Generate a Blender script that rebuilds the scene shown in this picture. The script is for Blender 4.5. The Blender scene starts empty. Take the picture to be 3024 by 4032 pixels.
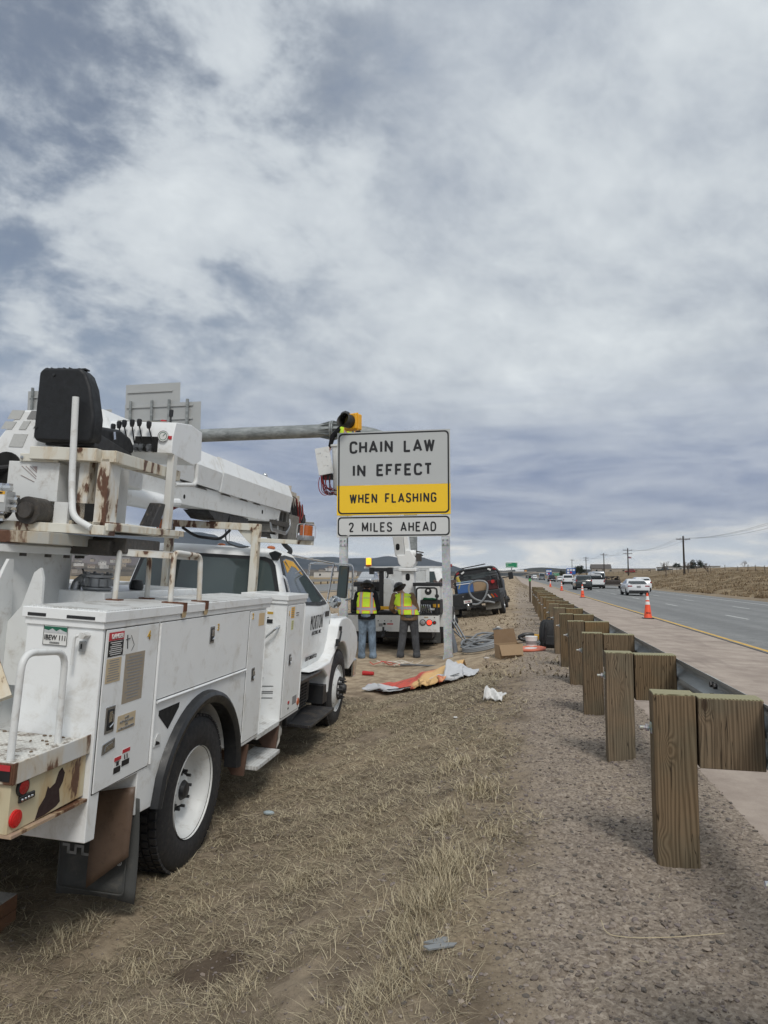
import bpy, bmesh, math, random
import numpy as np
from mathutils import Vector, Matrix, Euler, noise
R = math.radians
random.seed(7); np.random.seed(7)
S = bpy.context.scene
# ---------------------------------------------------------------- camera
# world: X to the right of the road, Y along the road, Z up; metres
PITCH, YAW, CAMZ, FPX = R(5.11), R(10.4), 1.40, 2795.0
cd = bpy.data.cameras.new('camera'); cam = bpy.data.objects.new('camera', cd)
S.collection.objects.link(cam); S.camera = cam
cam.location = (0, 0, CAMZ)
cam.rotation_euler = (R(90) + PITCH, 0, YAW)
cd.sensor_fit = 'VERTICAL'; cd.sensor_height = 36.0; cd.lens = 36.0 * FPX / 4032.0
cd.clip_start = 0.05; cd.clip_end = 30000
S.render.resolution_x, S.render.resolution_y = 768, 1024
# ---------------------------------------------------------------- world and sun
SUN_EL, SUN_AZ = R(50), R(152)       # sun high, behind the camera and a little to the right
W = bpy.data.worlds.new('World'); S.world = W; W.use_nodes = True
def build_world():
    nt = W.node_tree; nt.nodes.clear(); N = nt.nodes.new; L = nt.links.new
    def math_(op, a, b=None, c=None):
        n = N('ShaderNodeMath'); n.operation = op
        for i, v in enumerate((a, b, c)):
            if v is None: continue
            if isinstance(v, (int, float)): n.inputs[i].default_value = v
            else: L(v, n.inputs[i])
        return n.outputs[0]
    def vmath(op, a, b=None, s=None):
        n = N('ShaderNodeVectorMath'); n.operation = op
        for i, v in enumerate((a, b)):
            if v is None: continue
            if isinstance(v, (tuple, list)): n.inputs[i].default_value = v
            else: L(v, n.inputs[i])
        if s is not None: n.inputs[3].default_value = s
        return n.outputs[1] if op in ('DOT_PRODUCT', 'LENGTH') else n.outputs[0]
    def noise_(vec, scale, detail, rough=.5, dist=0.0, off=(0, 0, 0)):
        n = N('ShaderNodeTexNoise'); L(vmath('ADD', vec, off), n.inputs['Vector'])
        n.inputs['Scale'].default_value = scale; n.inputs['Detail'].default_value = detail
        n.inputs['Roughness'].default_value = rough; n.inputs['Distortion'].default_value = dist
        return n.outputs[0]
    def ss(x, a, b):
        n = N('ShaderNodeMapRange'); n.interpolation_type = 'SMOOTHSTEP'
        L(x, n.inputs[0]); n.inputs[1].default_value = a; n.inputs[2].default_value = b
        return n.outputs[0]
    def mix(f, a, b, mode='MIX'):
        n = N('ShaderNodeMix'); n.data_type = 'RGBA'; n.blend_type = mode
        if isinstance(f, float): n.inputs[0].default_value = f
        else: L(f, n.inputs[0])
        for i, v in ((6, a), (7, b)):
            if isinstance(v, tuple): n.inputs[i].default_value = v + (1,)
            else: L(v, n.inputs[i])
        return n.outputs[2]
    tc = N('ShaderNodeTexCoord'); d = vmath('NORMALIZE', tc.outputs['Generated'])
    sep = N('ShaderNodeSeparateXYZ'); L(d, sep.inputs[0])
    z = math_('MAXIMUM', sep.outputs[2], 0.0)
    # project the cloud deck onto a flat layer so the clouds flatten towards the horizon
    inv = math_('DIVIDE', 1.0, math_('ADD', z, 0.42))
    comb = N('ShaderNodeCombineXYZ'); L(math_('MULTIPLY', sep.outputs[0], inv), comb.inputs[0])
    L(math_('MULTIPLY', sep.outputs[1], inv), comb.inputs[1])
    p = comb.outputs[0]
    rot = N('ShaderNodeVectorRotate'); rot.rotation_type = 'Z_AXIS'; L(p, rot.inputs[0]); rot.inputs['Angle'].default_value = R(50)
    ps = vmath('MULTIPLY', rot.outputs[0], (1.0, 0.8, 1.0))
    n1 = noise_(ps, 1.7, 3, .5, .3, (3.1, 1.7, 0))      # large masses
    n2 = noise_(ps, 5.2, 10, .6, .15, (7.3, 2.2, 4))      # billows
    n3 = noise_(ps, 12.0, 9, .62, .2, (1.3, 9.2, 2))       # wisps
    c = math_('ADD', math_('MULTIPLY', n1, .36), math_('ADD', math_('MULTIPLY', n2, .46), math_('MULTIPLY', n3, .19)))
    lf_ = N('ShaderNodeMapRange'); lf_.interpolation_type = 'SMOOTHSTEP'; L(vmath('DOT_PRODUCT', d, tuple(Vector((-.62, .66, .50)).normalized())), lf_.inputs[0]); lf_.inputs[1].default_value = .84; lf_.inputs[2].default_value = .99; lf_.inputs[3].default_value = .012; lf_.inputs[4].default_value = -.008
    c = math_('ADD', c, lf_.outputs[0])
    ramp = N('ShaderNodeValToRGB'); L(c, ramp.inputs[0])
    cr = ramp.color_ramp; cr.elements[0].position = .35; cr.elements[0].color = (.235, .285, .37, 1)
    cr.elements[1].position = .66; cr.elements[1].color = (.64, .68, .70, 1)
    for pos, col in ((.43, (.35, .39, .445)), (.48, (.425, .465, .51)), (.53, (.495, .535, .57))):
        e = cr.elements.new(pos); e.color = col + (1,)
    cloud = ramp.outputs[0]
    def lobe(v, a, b):            # soft area of sky round one direction
        v = Vector(v).normalized()
        return ss(vmath('DOT_PRODUCT', d, tuple(v)), a, b)
    # low blue grey layer above the horizon, and the pale band below it
    hn = noise_(vmath('MULTIPLY', d, (2.2, 2.2, 16.0)), 1.6, 8, .58, .6)
    zz = math_('ADD', z, math_('MULTIPLY', math_('SUBTRACT', hn, .5), .12))
    azl = ss(vmath('DOT_PRODUCT', d, tuple(Vector((.45, .9, .06)).normalized())), .80, .99)
    dark = math_('MULTIPLY', ss(zz, .03, .085), math_('SUBTRACT', 1.0, ss(zz, .12, .30)))
    hn2 = noise_(vmath('MULTIPLY', d, (3.0, 3.0, 15.0)), 2.0, 8, .6, .5, (4, 4, 4))
    lay = N('ShaderNodeValToRGB'); L(hn2, lay.inputs[0])
    lay.color_ramp.elements[0].position = .36; lay.color_ramp.elements[0].color = (.165, .215, .34, 1)
    lay.color_ramp.elements[1].position = .66; lay.color_ramp.elements[1].color = (.38, .42, .50, 1)
    cloud = mix(math_('MULTIPLY', dark, .92), cloud, lay.outputs[0])
    pale = mix(ss(hn2, .42, .62), (.50, .55, .60), (.78, .765, .72))
    cloud = mix(math_('SUBTRACT', 1.0, ss(zz, .028, .075)), cloud, pale)
    sky = N('ShaderNodeTexSky'); sky.sky_type = 'NISHITA'; sky.sun_disc = False
    sky.sun_elevation = SUN_EL; sky.sun_rotation = SUN_AZ
    bg1 = N('ShaderNodeBackground'); L(sky.outputs[0], bg1.inputs[0]); bg1.inputs[1].default_value = .07
    bg2 = N('ShaderNodeBackground'); L(cloud, bg2.inputs[0]); bg2.inputs[1].default_value = SKYGAIN
    # thin places where the blue shows through, mostly high on the left
    hole = math_('MULTIPLY', lobe((-.60, .70, .62), .86, .99), math_('SUBTRACT', 1.0, ss(c, .42, .53)))
    hole = math_('MAXIMUM', hole, math_('MULTIPLY', math_('SUBTRACT', 1.0, ss(c, .36, .41)), .25))
    mx = N('ShaderNodeMixShader'); L(math_('SUBTRACT', 1.0, math_('MULTIPLY', hole, .65)), mx.inputs[0])
    L(bg1.outputs[0], mx.inputs[1]); L(bg2.outputs[0], mx.inputs[2])
    out = N('ShaderNodeOutputWorld'); L(mx.outputs[0], out.inputs[0])
SKYGAIN = 1.22
build_world()
sl = bpy.data.lights.new('sun', 'SUN'); sl.energy = 1.9; sl.angle = R(17); sl.color = (1, .96, .90)
sun = bpy.data.objects.new('sun', sl); S.collection.objects.link(sun)
sv = Vector((math.sin(SUN_AZ) * math.cos(SUN_EL), math.cos(SUN_AZ) * math.cos(SUN_EL), math.sin(SUN_EL)))
sun.rotation_euler = sv.to_track_quat('Z', 'Y').to_euler(); sun.location = sv * 50
S.view_settings.view_transform = 'Standard'; S.view_settings.look = 'None'
S.view_settings.exposure = 0.0; S.view_settings.gamma = 1.0; S.view_settings.use_curve_mapping = False
S.render.engine = 'CYCLES'

# ---------------------------------------------------------------- pixel -> place helpers (measured from the photo)
RC = Matrix.Rotation(YAW, 3, 'Z') @ Matrix.Rotation(PITCH, 3, 'X'); CAM = Vector((0, 0, CAMZ))
def ray(px, py): return RC @ Vector(((px - 1512) / FPX, 1, -(py - 2016) / FPX))
def atY(px, py, Y): d = ray(px, py); return CAM + d * (Y / d.y)
# ---------------------------------------------------------------- tagging
def tag(o, label, cat, group=None, kind=None):
    if label: o['label'] = label
    if cat: o['category'] = cat
    if group: o['group'] = group
    if kind: o['kind'] = kind
    return o
def thing(name, label, cat, loc=(0, 0, 0), rot=(0, 0, 0), group=None):
    o = bpy.data.objects.new(name, None); S.collection.objects.link(o); o.empty_display_size = .2
    o.location = loc; o.rotation_euler = rot
    return tag(o, label, cat, group)
def kids(o): return [c for c in S.collection.objects if c.parent == o]
def copy_tree(o, loc=None, rz=None, label=None, parent=None):
    c = o.copy(); S.collection.objects.link(c); c.parent = parent
    for ch in list(o.children): copy_tree(ch, parent=c)
    if loc is not None: c.location = loc
    if rz is not None: c.rotation_euler.z = rz
    if label: c['label'] = label
    return c

# ---------------------------------------------------------------- materials
MATS = {}
def lin(c): return tuple(((v / 255) / 12.92 if v / 255 <= .04045 else ((v / 255 + .055) / 1.055) ** 2.4) for v in c)
class NT:
    def __init__(s, name):
        s.m = bpy.data.materials.new(name); s.m.use_nodes = True; s.t = s.m.node_tree
        s.b = s.t.nodes['Principled BSDF']; s.tc = s.t.nodes.new('ShaderNodeTexCoord'); s.obj = s.tc.outputs['Object']
    def N(s, k): return s.t.nodes.new(k)
    def L(s, a, b): s.t.links.new(a, b)
    def put(s, n, i, v):
        if isinstance(v, tuple): n.inputs[i].default_value = v if len(v) == 4 or n.inputs[i].type != 'RGBA' else v + (1,)
        elif isinstance(v, (int, float)): n.inputs[i].default_value = v
        else: s.L(v, n.inputs[i])
    def math(s, op, a, b=0.0, c=None, clamp=False):
        n = s.N('ShaderNodeMath'); n.operation = op; n.use_clamp = clamp; s.put(n, 0, a); s.put(n, 1, b)
        if c is not None: s.put(n, 2, c)
        return n.outputs[0]
    def scale(s, v, vec=None):
        n = s.N('ShaderNodeVectorMath'); n.operation = 'MULTIPLY'; s.put(n, 0, vec or s.obj); s.put(n, 1, v); return n.outputs[0]
    def noise(s, scale, detail=4, rough=.55, dist=0., vec=None, out=0):
        n = s.N('ShaderNodeTexNoise'); s.L(vec or s.obj, n.inputs['Vector']); n.inputs['Scale'].default_value = scale
        n.inputs['Detail'].default_value = detail; n.inputs['Roughness'].default_value = rough; n.inputs['Distortion'].default_value = dist
        return n.outputs[out]
    def voro(s, scale, vec=None, feature='F1', out='Distance'):
        n = s.N('ShaderNodeTexVoronoi'); n.feature = feature; s.L(vec or s.obj, n.inputs['Vector']); n.inputs['Scale'].default_value = scale
        return n.outputs[out]
    def ss(s, x, a, b, lo=0., hi=1.):
        n = s.N('ShaderNodeMapRange'); n.interpolation_type = 'SMOOTHSTEP'; s.L(x, n.inputs[0])
        for i, v in ((1, a), (2, b), (3, lo), (4, hi)): n.inputs[i].default_value = v
        return n.outputs[0]
    def mix(s, f, a, b, mode='MIX'):
        n = s.N('ShaderNodeMix'); n.data_type = 'RGBA'; n.blend_type = mode; s.put(n, 0, f); s.put(n, 6, a); s.put(n, 7, b); return n.outputs[2]
    def sep(s, v=None):
        n = s.N('ShaderNodeSeparateXYZ'); s.L(v or s.obj, n.inputs[0]); return n.outputs
    def bump(s, h, strength=.3, dist=.01):
        n = s.N('ShaderNodeBump'); n.inputs['Strength'].default_value = strength; n.inputs['Distance'].default_value = dist
        s.L(h, n.inputs['Height']); s.L(n.outputs[0], s.b.inputs['Normal'])
    def set(s, **k):
        for a, v in k.items(): s.put(s.b, {'color': 'Base Color', 'rough': 'Roughness', 'metal': 'Metallic', 'emit': 'Emission Color', 'estr': 'Emission Strength', 'trans': 'Transmission Weight', 'ior': 'IOR', 'coat': 'Coat Weight', 'spec': 'Specular IOR Level', 'alpha': 'Alpha'}[a], v)
        return s.m
def plain(name, col, rough=.5, metal=0., var=.12, sc=6., bump=0., bsc=60., coat=0., dirt=None, dirtamt=.5):
    """a material whose colour varies a little, optionally with dirt patches and a fine bump"""
    if name in MATS: return MATS[name]
    n = NT(name); a = n.noise(sc, 5, .6)
    c = n.mix(a, tuple(v * (1 - var) for v in col), tuple(min(1, v * (1 + var)) for v in col))
    if dirt: c = n.mix(n.math('MULTIPLY', n.ss(n.noise(sc * 2.3, 7, .7, .4), .5, .74), dirtamt), c, dirt)
    n.set(color=c, rough=rough, metal=metal, coat=coat)
    n.L(n.ss(n.noise(sc * 3, 4), .3, .7, max(0, rough - .08), min(1, rough + .1)), n.b.inputs['Roughness'])
    if bump: n.bump(n.noise(bsc, 6, .65), bump, .01)
    MATS[name] = n.m; return n.m
def rusty(name, base, rust=(.11, .052, .030), lo=.56, hi=.60, sc=9., streak=(1, 1, .35), stain=(.50, .38, .22), rough=.45):
    if name in MATS: return MATS[name]
    n = NT(name); v = n.scale(streak); a = n.noise(sc, 8, .62, .3, v); big = n.noise(sc * .3, 3, .5, 0, v)
    t = n.math('ADD', n.math('MULTIPLY', a, .65), n.math('MULTIPLY', big, .35))
    c = n.mix(n.noise(5, 5), tuple(x * .9 for x in base), base)
    c = n.mix(n.math('MULTIPLY', n.ss(t, lo - .09, hi), .65), c, stain)
    c = n.mix(n.ss(t, lo, hi), c, n.mix(n.noise(40, 4), tuple(x * .7 for x in rust), tuple(x * 1.5 for x in rust)))
    n.set(color=c, rough=rough); n.bump(n.math('MULTIPLY', n.ss(t, lo, hi), n.noise(60, 4)), .4, .006)
    MATS[name] = n.m; return n.m
WHITE = plain('white_paint', (.80, .815, .815), .38, var=.06, sc=2.2, coat=.2, dirt=(.42, .38, .31), dirtamt=.5)
WHITE2 = plain('worn_white_paint', (.68, .69, .68), .5, var=.06, sc=4, dirt=(.30, .25, .19), dirtamt=.5)
CREAM = rusty('rusty_cream_paint', (.70, .68, .60), lo=.545, hi=.575)
RUSTW = rusty('rust_edged_white_paint', (.68, .68, .65), lo=.555, hi=.585)
RUSTY = rusty('stained_tail_panel_paint', (.60, .53, .36), lo=.575, hi=.60, sc=5, stain=(.42, .24, .08), streak=(1, 1, .3))
RUST = plain('rust', (.13, .05, .024), .85, var=.35, sc=18, bump=.4)
RUBBER = plain('tyre_rubber', (.022, .022, .024), .72, var=.25, sc=9, bump=.25, bsc=40, dirt=(.10, .085, .07), dirtamt=.45)
BLACK = plain('black_plastic', (.017, .018, .02), .42, var=.2, sc=8, dirt=(.07, .065, .055), dirtamt=.3)
BLACKM = plain('black_metal', (.02, .021, .023), .5, var=.3, sc=8, dirt=(.09, .07, .05), dirtamt=.35)
VINYL = plain('black_seat_shell', (.007, .008, .010), .6, var=.3, sc=7, bump=.1, dirt=(.025, .028, .032), dirtamt=.3)
DARK = plain('dark_void', (.008, .008, .008), .9)
GREASY = plain('greasy_machinery', (.055, .05, .045), .6, var=.6, sc=14, bump=.5, bsc=30, dirt=(.13, .10, .07))
CHROME = plain('chrome', (.62, .63, .64), .16, 1., var=.05)
STEEL = plain('brushed_steel', (.42, .43, .44), .35, 1., var=.15, sc=12)
ALU = plain('cast_aluminium', (.36, .37, .38), .5, .8, var=.3, sc=16, bump=.2)
ORANGE_P = plain('orange_cone_plastic', (.85, .115, .035), .45, var=.06)
WIRER = plain('hose_red', (.20, .018, .015), .5)
RED = plain('red_paint', (.45, .02, .02), .45)
DRED = plain('dark_red_auger_paint', (.22, .02, .022), .5, var=.25)
TAN = plain('tan_sticker', (.52, .42, .28), .6, var=.1, sc=60)
YELLOW = plain('yellow_paint', (.75, .40, .03), .5, var=.08)
STK = {'white': plain('sticker_white', (.72, .72, .70), .5, var=.05), 'red': plain('sticker_red', (.50, .03, .04), .5), 'black': plain('sticker_black', (.012, .012, .014), .5),
       'green': plain('plate_green', (.01, .12, .07), .5), 'grey': plain('print_grey', (.25, .25, .25), .6), 'gold': plain('gold_number', (.50, .31, .05), .5)}
def galv():
    n = NT('galvanised_steel'); a = n.noise(3.2, 6, .62, .2); b = n.voro(45, out='Color')
    c = n.mix(n.ss(a, .35, .65), (.40, .43, .44), (.60, .62, .63)); c = n.mix(.16, c, b, 'OVERLAY')
    return n.set(color=c, rough=.55, metal=.35)
GALV = galv()
def galv_dark():
    n = NT('weathered_galvanised_steel'); a = n.noise(2.2, 7, .65, .4, n.scale((1, 1, 3)))
    return n.set(color=n.mix(n.ss(a, .3, .7), (.17, .185, .185), (.34, .36, .36)), rough=.6, metal=.3)
GALVD = galv_dark()
def emis(name, col, st):
    n = NT(name); return n.set(color=col, emit=col, estr=st, rough=.3)
def glass(name, col, rough=.03, alpha=1.0):
    n = NT(name); n.set(color=col, rough=rough, ior=1.5, alpha=alpha); n.b.inputs['Coat Weight'].default_value = .6; return n.m
TINT = glass('tinted_glass', (.012, .02, .022))
AMBER = glass('amber_lens', (.42, .10, .012), .25)
REDL = glass('red_lens', (.28, .008, .012), .2)
MIRROR = glass('mirror_glass', (.05, .065, .065), .02)

# ---------------------------------------------------------------- mesh builder
class MB:
    def __init__(s, M=None): s.v = []; s.f = []; s.mi = []; s.cur = 0; s.M = M
    def add(s, vs, fs):
        o = len(s.v); s.v += [tuple(s.M @ Vector(p)) if s.M else tuple(p) for p in vs]
        s.f += [tuple(i + o for i in f) for f in fs]; s.mi += [s.cur] * len(fs); return s
    def box(s, x0, x1, y0, y1, z0, z1):
        v = [(x, y, z) for z in (z0, z1) for y in (y0, y1) for x in (x0, x1)]
        return s.add(v, [(0, 2, 3, 1), (4, 5, 7, 6), (0, 1, 5, 4), (2, 6, 7, 3), (0, 4, 6, 2), (1, 3, 7, 5)])
    def cbox(s, c, d, rot=(0, 0, 0)):
        m = Matrix.Translation(c) @ Euler(rot).to_matrix().to_4x4(); a, b, e = d[0] / 2, d[1] / 2, d[2] / 2
        v = [tuple(m @ Vector((x, y, z))) for z in (-e, e) for y in (-b, b) for x in (-a, a)]
        return s.add(v, [(0, 2, 3, 1), (4, 5, 7, 6), (0, 1, 5, 4), (2, 6, 7, 3), (0, 4, 6, 2), (1, 3, 7, 5)])
    def prism(s, poly, ax, a, b):
        """poly = 2D points in the plane perpendicular to axis ax ('x': (y,z), 'y': (x,z), 'z': (x,y))"""
        g = {'x': lambda p, t: (t, p[0], p[1]), 'y': lambda p, t: (p[0], t, p[1]), 'z': lambda p, t: (p[0], p[1], t)}[ax]
        n = len(poly); v = [g(p, a) for p in poly] + [g(p, b) for p in poly]
        return s.add(v, [tuple(range(n)), tuple(range(2 * n - 1, n - 1, -1))] + [(i, i + n, (i + 1) % n + n, (i + 1) % n) for i in range(n)])
    def loft(s, secs, cap=True, closed=True):
        n = len(secs[0]); v = [p for sec in secs for p in sec]; f = []
        for k in range(len(secs) - 1):
            for i in range(n if closed else n - 1):
                j = (i + 1) % n; f.append((k * n + i, k * n + j, (k + 1) * n + j, (k + 1) * n + i))
        if cap: f += [tuple(range(n - 1, -1, -1)), tuple((len(secs) - 1) * n + i for i in range(n))]
        return s.add(v, f)
    def tube(s, pts, r, n=10, fil=0., cap=True):
        pts = [Vector(p) for p in pts]
        if fil:
            q = [pts[0]]
            for i in range(1, len(pts) - 1):
                a, b, c = pts[i - 1], pts[i], pts[i + 1]; da = (a - b); dc = (c - b)
                f = min(fil, da.length * .49, dc.length * .49); p0 = b + da.normalized() * f; p1 = b + dc.normalized() * f
                for t in (0, .2, .4, .6, .8, 1): q.append(p0 * (1 - t) ** 2 + b * 2 * t * (1 - t) + p1 * t * t)
            q.append(pts[-1]); pts = q
        rs = r if isinstance(r, (list, tuple)) else [r] * len(pts)
        if len(rs) != len(pts): rs = [rs[0] + (rs[-1] - rs[0]) * i / (len(pts) - 1) for i in range(len(pts))]
        secs = []; up = None
        for i, p in enumerate(pts):
            t = (pts[min(i + 1, len(pts) - 1)] - pts[max(i - 1, 0)]).normalized()
            if up is None:
                up = Vector((0, 0, 1)) if abs(t.z) < .9 else Vector((0, 1, 0))
            u = t.cross(up).normalized(); up = u.cross(t).normalized()
            secs.append([tuple(p + (u * math.cos(a) + up * math.sin(a)) * rs[i]) for a in [2 * math.pi * k / n for k in range(n)]])
        return s.loft(secs, cap)
    def etube(s, pts, n=14):
        """pts = list of (centre, (rx, ry)) stacked sections with horizontal ellipses"""
        secs = [[(c[0] + r[0] * math.cos(2 * math.pi * k / n), c[1] + r[1] * math.sin(2 * math.pi * k / n), c[2]) for k in range(n)] for c, r in pts]
        return s.loft(secs)
    def lathe(s, prof, c=(0, 0, 0), ax='z', n=24, a0=0, a1=2 * math.pi, cap=None):
        full = abs(a1 - a0 - 2 * math.pi) < 1e-6; m = n if full else n + 1; secs = []
        for r, h in prof:
            sec = []
            for k in range(m):
                a = a0 + (a1 - a0) * k / n; x, y = r * math.cos(a), r * math.sin(a)
                p = {'z': (x, y, h), 'x': (h, x, y), 'y': (x, h, y)}[ax]; sec.append((p[0] + c[0], p[1] + c[1], p[2] + c[2]))
            secs.append(sec)
        return s.loft(secs, full if cap is None else cap, full)
    def ball(s, c, r, n=14):
        r = r if isinstance(r, (tuple, list)) else (r, r, r); m = n // 2 + 1
        secs = [[(c[0] + r[0] * math.sin(a) * math.cos(b), c[1] + r[1] * math.sin(a) * math.sin(b), c[2] + r[2] * math.cos(a)) for b in [2 * math.pi * k / n for k in range(n)]] for a in [math.pi * (j + .02) / (m + .04) for j in range(m + 1)]]
        return s.loft(secs)
    def grid(s, fn, nu, nv):
        v = [fn(i / nu, j / nv) for j in range(nv + 1) for i in range(nu + 1)]
        return s.add(v, [(j * (nu + 1) + i, j * (nu + 1) + i + 1, (j + 1) * (nu + 1) + i + 1, (j + 1) * (nu + 1) + i) for j in range(nv) for i in range(nu)])
    def build(s, name, mat, parent=None, bevel=0., smooth=35, label=None, seg=2, recalc=True):
        me = bpy.data.meshes.new(name); me.from_pydata(s.v, [], s.f); me.update()
        if recalc:
            b = bmesh.new(); b.from_mesh(me); bmesh.ops.recalc_face_normals(b, faces=b.faces); b.to_mesh(me); b.free()
        for m in (mat if isinstance(mat, (list, tuple)) else [mat]): me.materials.append(m)
        if any(s.mi): me.polygons.foreach_set('material_index', s.mi)
        if smooth:
            me.polygons.foreach_set('use_smooth', [True] * len(me.polygons)); me.set_sharp_from_angle(angle=R(smooth))
        o = bpy.data.objects.new(name, me); S.collection.objects.link(o)
        if parent: o.parent = parent
        if bevel:
            m = o.modifiers.new('bevel', 'BEVEL'); m.width = bevel; m.segments = seg; m.limit_method = 'ANGLE'; m.angle_limit = R(40); m.harden_normals = True
        if label: o['label'] = label
        return o
def np_mesh(name, V, F, mat, parent=None, smooth=False, mi=None):
    me = bpy.data.meshes.new(name); V = np.asarray(V, np.float32); F = np.asarray(F, np.int32); k = F.shape[1]
    me.vertices.add(len(V)); me.vertices.foreach_set('co', V.ravel()); me.loops.add(F.size); me.loops.foreach_set('vertex_index', F.ravel())
    me.polygons.add(len(F)); me.polygons.foreach_set('loop_start', np.arange(0, F.size, k, dtype=np.int32))
    me.update(calc_edges=True); me.validate()
    for m in (mat if isinstance(mat, (list, tuple)) else [mat]): me.materials.append(m)
    if mi is not None: me.polygons.foreach_set('material_index', np.asarray(mi, np.int32))
    me.polygons.foreach_set('use_smooth', np.full(len(F), smooth))
    o = bpy.data.objects.new(name, me); S.collection.objects.link(o)
    if parent: o.parent = parent
    return o
def text(name, body, mat, M, width=None, height=.1, thick=.0, parent=None, depth=.002, sp=1.0, shear=0., shrink=1.0):
    """lettering as a thin mesh: drawn in the XZ plane of matrix M, facing -Y, centred"""
    cu = bpy.data.curves.new(name, 'FONT'); cu.body = body; cu.align_x = 'CENTER'; cu.align_y = 'CENTER'; cu.size = 1; cu.extrude = depth; cu.offset = thick
    cu.space_character = sp; cu.shear = shear; cu.resolution_u = 3
    t = bpy.data.objects.new(name, cu); S.collection.objects.link(t); bpy.context.view_layer.update()
    me = bpy.data.meshes.new_from_object(t); bpy.data.objects.remove(t); bpy.data.curves.remove(cu)
    co = np.empty(len(me.vertices) * 3, np.float32); me.vertices.foreach_get('co', co); co = co.reshape(-1, 3)
    lo, hi = co.min(0), co.max(0); c = (lo + hi) / 2; sz = hi - lo; sy = height / sz[1]; sx = width / sz[0] if width else sy
    co = (co - c) * [sx, sy, 1]; co = np.stack([co[:, 0], -co[:, 2], co[:, 1]], 1)
    m = np.array(M); co = co @ m[:3, :3].T + m[:3, 3]
    me.vertices.foreach_set('co', co.astype(np.float32).ravel()); me.update(); me.materials.clear(); me.materials.append(mat); me.name = name
    o = bpy.data.objects.new(name, me); S.collection.objects.link(o)
    if parent: o.parent = parent
    return o
def MX(loc, rz=0., rx=0., ry=0.): return Matrix.Translation(loc) @ Euler((rx, ry, rz)).to_matrix().to_4x4()
# ================================================================ SETTING
def lerp(x, xs, ys): return float(np.interp(x, xs, ys))
YEL = 5.0          # x of the yellow edge line
def road_z(x): return -.02 - (.13 / 3.7) * (x - 1.3) if x < YEL else -.15 - .034 * (x - YEL)
XP = [-2000, -400, -90, -34, -27.5, -27, -14, -13.5, -9, -5, -3.6, -2.9, -2.1, -1.4, -.9, -.4, .1, .5, 1.3, 1.35, YEL, 19.0, 19.05, 21, 27, 38, 60, 110, 300, 2000]
def ditch(X): return np.interp(X, [-9, -5, -3.6, -2.9, -2.1, -1.4, -.9, -.4, .1, .5], [0, .80, .97, 1.0, .97, .70, .42, .16, .04, 0])
def ground_base(X, Y):
    X = np.asarray(X, float); Y = np.asarray(Y, float)
    dep = np.interp(Y, [0, 9, 16, 27, 40, 60], [.60, .60, .47, .19, .05, .0])
    z = -ditch(X) * dep
    z = np.where(X < -9, np.interp(X, [-60, -27.4, -27, -14, -13.6, -9], [.1, .1, .13, .13, .12, 0]), z)
    z = np.where(X > 1.3, np.interp(X, [1.3, 1.34, YEL, 19, 19.1, 21, 27, 38, 60, 110, 300, 2000], [-.0, -.06, -.19, -.67, -.64, -.5, .5, 1.9, 3.3, 4.2, 5.0, 5.0]), z)
    # the bank beyond the road starts lower near the camera and rises further to the right
    hump = 1.3 * np.exp(-((X + 1.0) / 2.0) ** 2) * np.interp(Y, [30, 62, 80, 110], [0, 1, 1, 0]); z = z + np.where(X < 1.3, hump, 0)
    bank = np.where(X > 23, .5 * np.sin(Y * .043 + 1) * np.sin(X * .08) * np.minimum(1, (X - 23) / 15) * np.where(X < 200, 1, 0), 0)
    return z + bank
def vn(X, Y, s, seed):
    """smooth value noise, vectorised"""
    x = X * s + seed * 17.3; y = Y * s - seed * 9.1; xi = np.floor(x).astype(int); yi = np.floor(y).astype(int); fx = x - xi; fy = y - yi
    fx = fx * fx * (3 - 2 * fx); fy = fy * fy * (3 - 2 * fy)
    h = lambda a, b: np.modf(np.abs(np.sin((a % 4096) * 127.1 + (b % 4096) * 311.7 + seed) * 43758.5453))[0]
    return (h(xi, yi) * (1 - fx) + h(xi + 1, yi) * fx) * (1 - fy) + (h(xi, yi + 1) * (1 - fx) + h(xi + 1, yi + 1) * fx) * fy
def ground(X, Y):
    z = ground_base(X, Y); X = np.asarray(X, float); Y = np.asarray(Y, float)
    soft = np.where((X < 1.0) & (X > -13), 1.0, 0.) * np.clip((1.25 - X) / .5, 0, 1)
    z = z + soft * ((vn(X, Y, .9, 1) - .5) * .07 + (vn(X, Y, 2.6, 2) - .5) * .035)
    near = np.clip((14 - Y) / 6, 0, 1) * soft
    z = z + near * ((vn(X, Y, 9, 3) - .5) * .022 + (vn(X, Y, 24, 4) - .5) * .014 + (vn(X, Y, 55, 5) - .5) * .008)
    far = np.where(X > 21, 1., 0.)
    z = z + far * ((vn(X, Y, .35, 6) - .5) * .5 + (vn(X, Y, 1.1, 7) - .5) * .22)
    return z
def gz(x, y): return float(ground(np.array([x]), np.array([y]))[0])
def hit(px, py):
    """where the line of sight through a photo pixel meets the ground"""
    d = ray(px, py); t = .5
    for _ in range(4000):
        p = CAM + d * t
        if p.z <= gz(p.x, p.y): break
        t += .01 + t * .002
    return p
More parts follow.
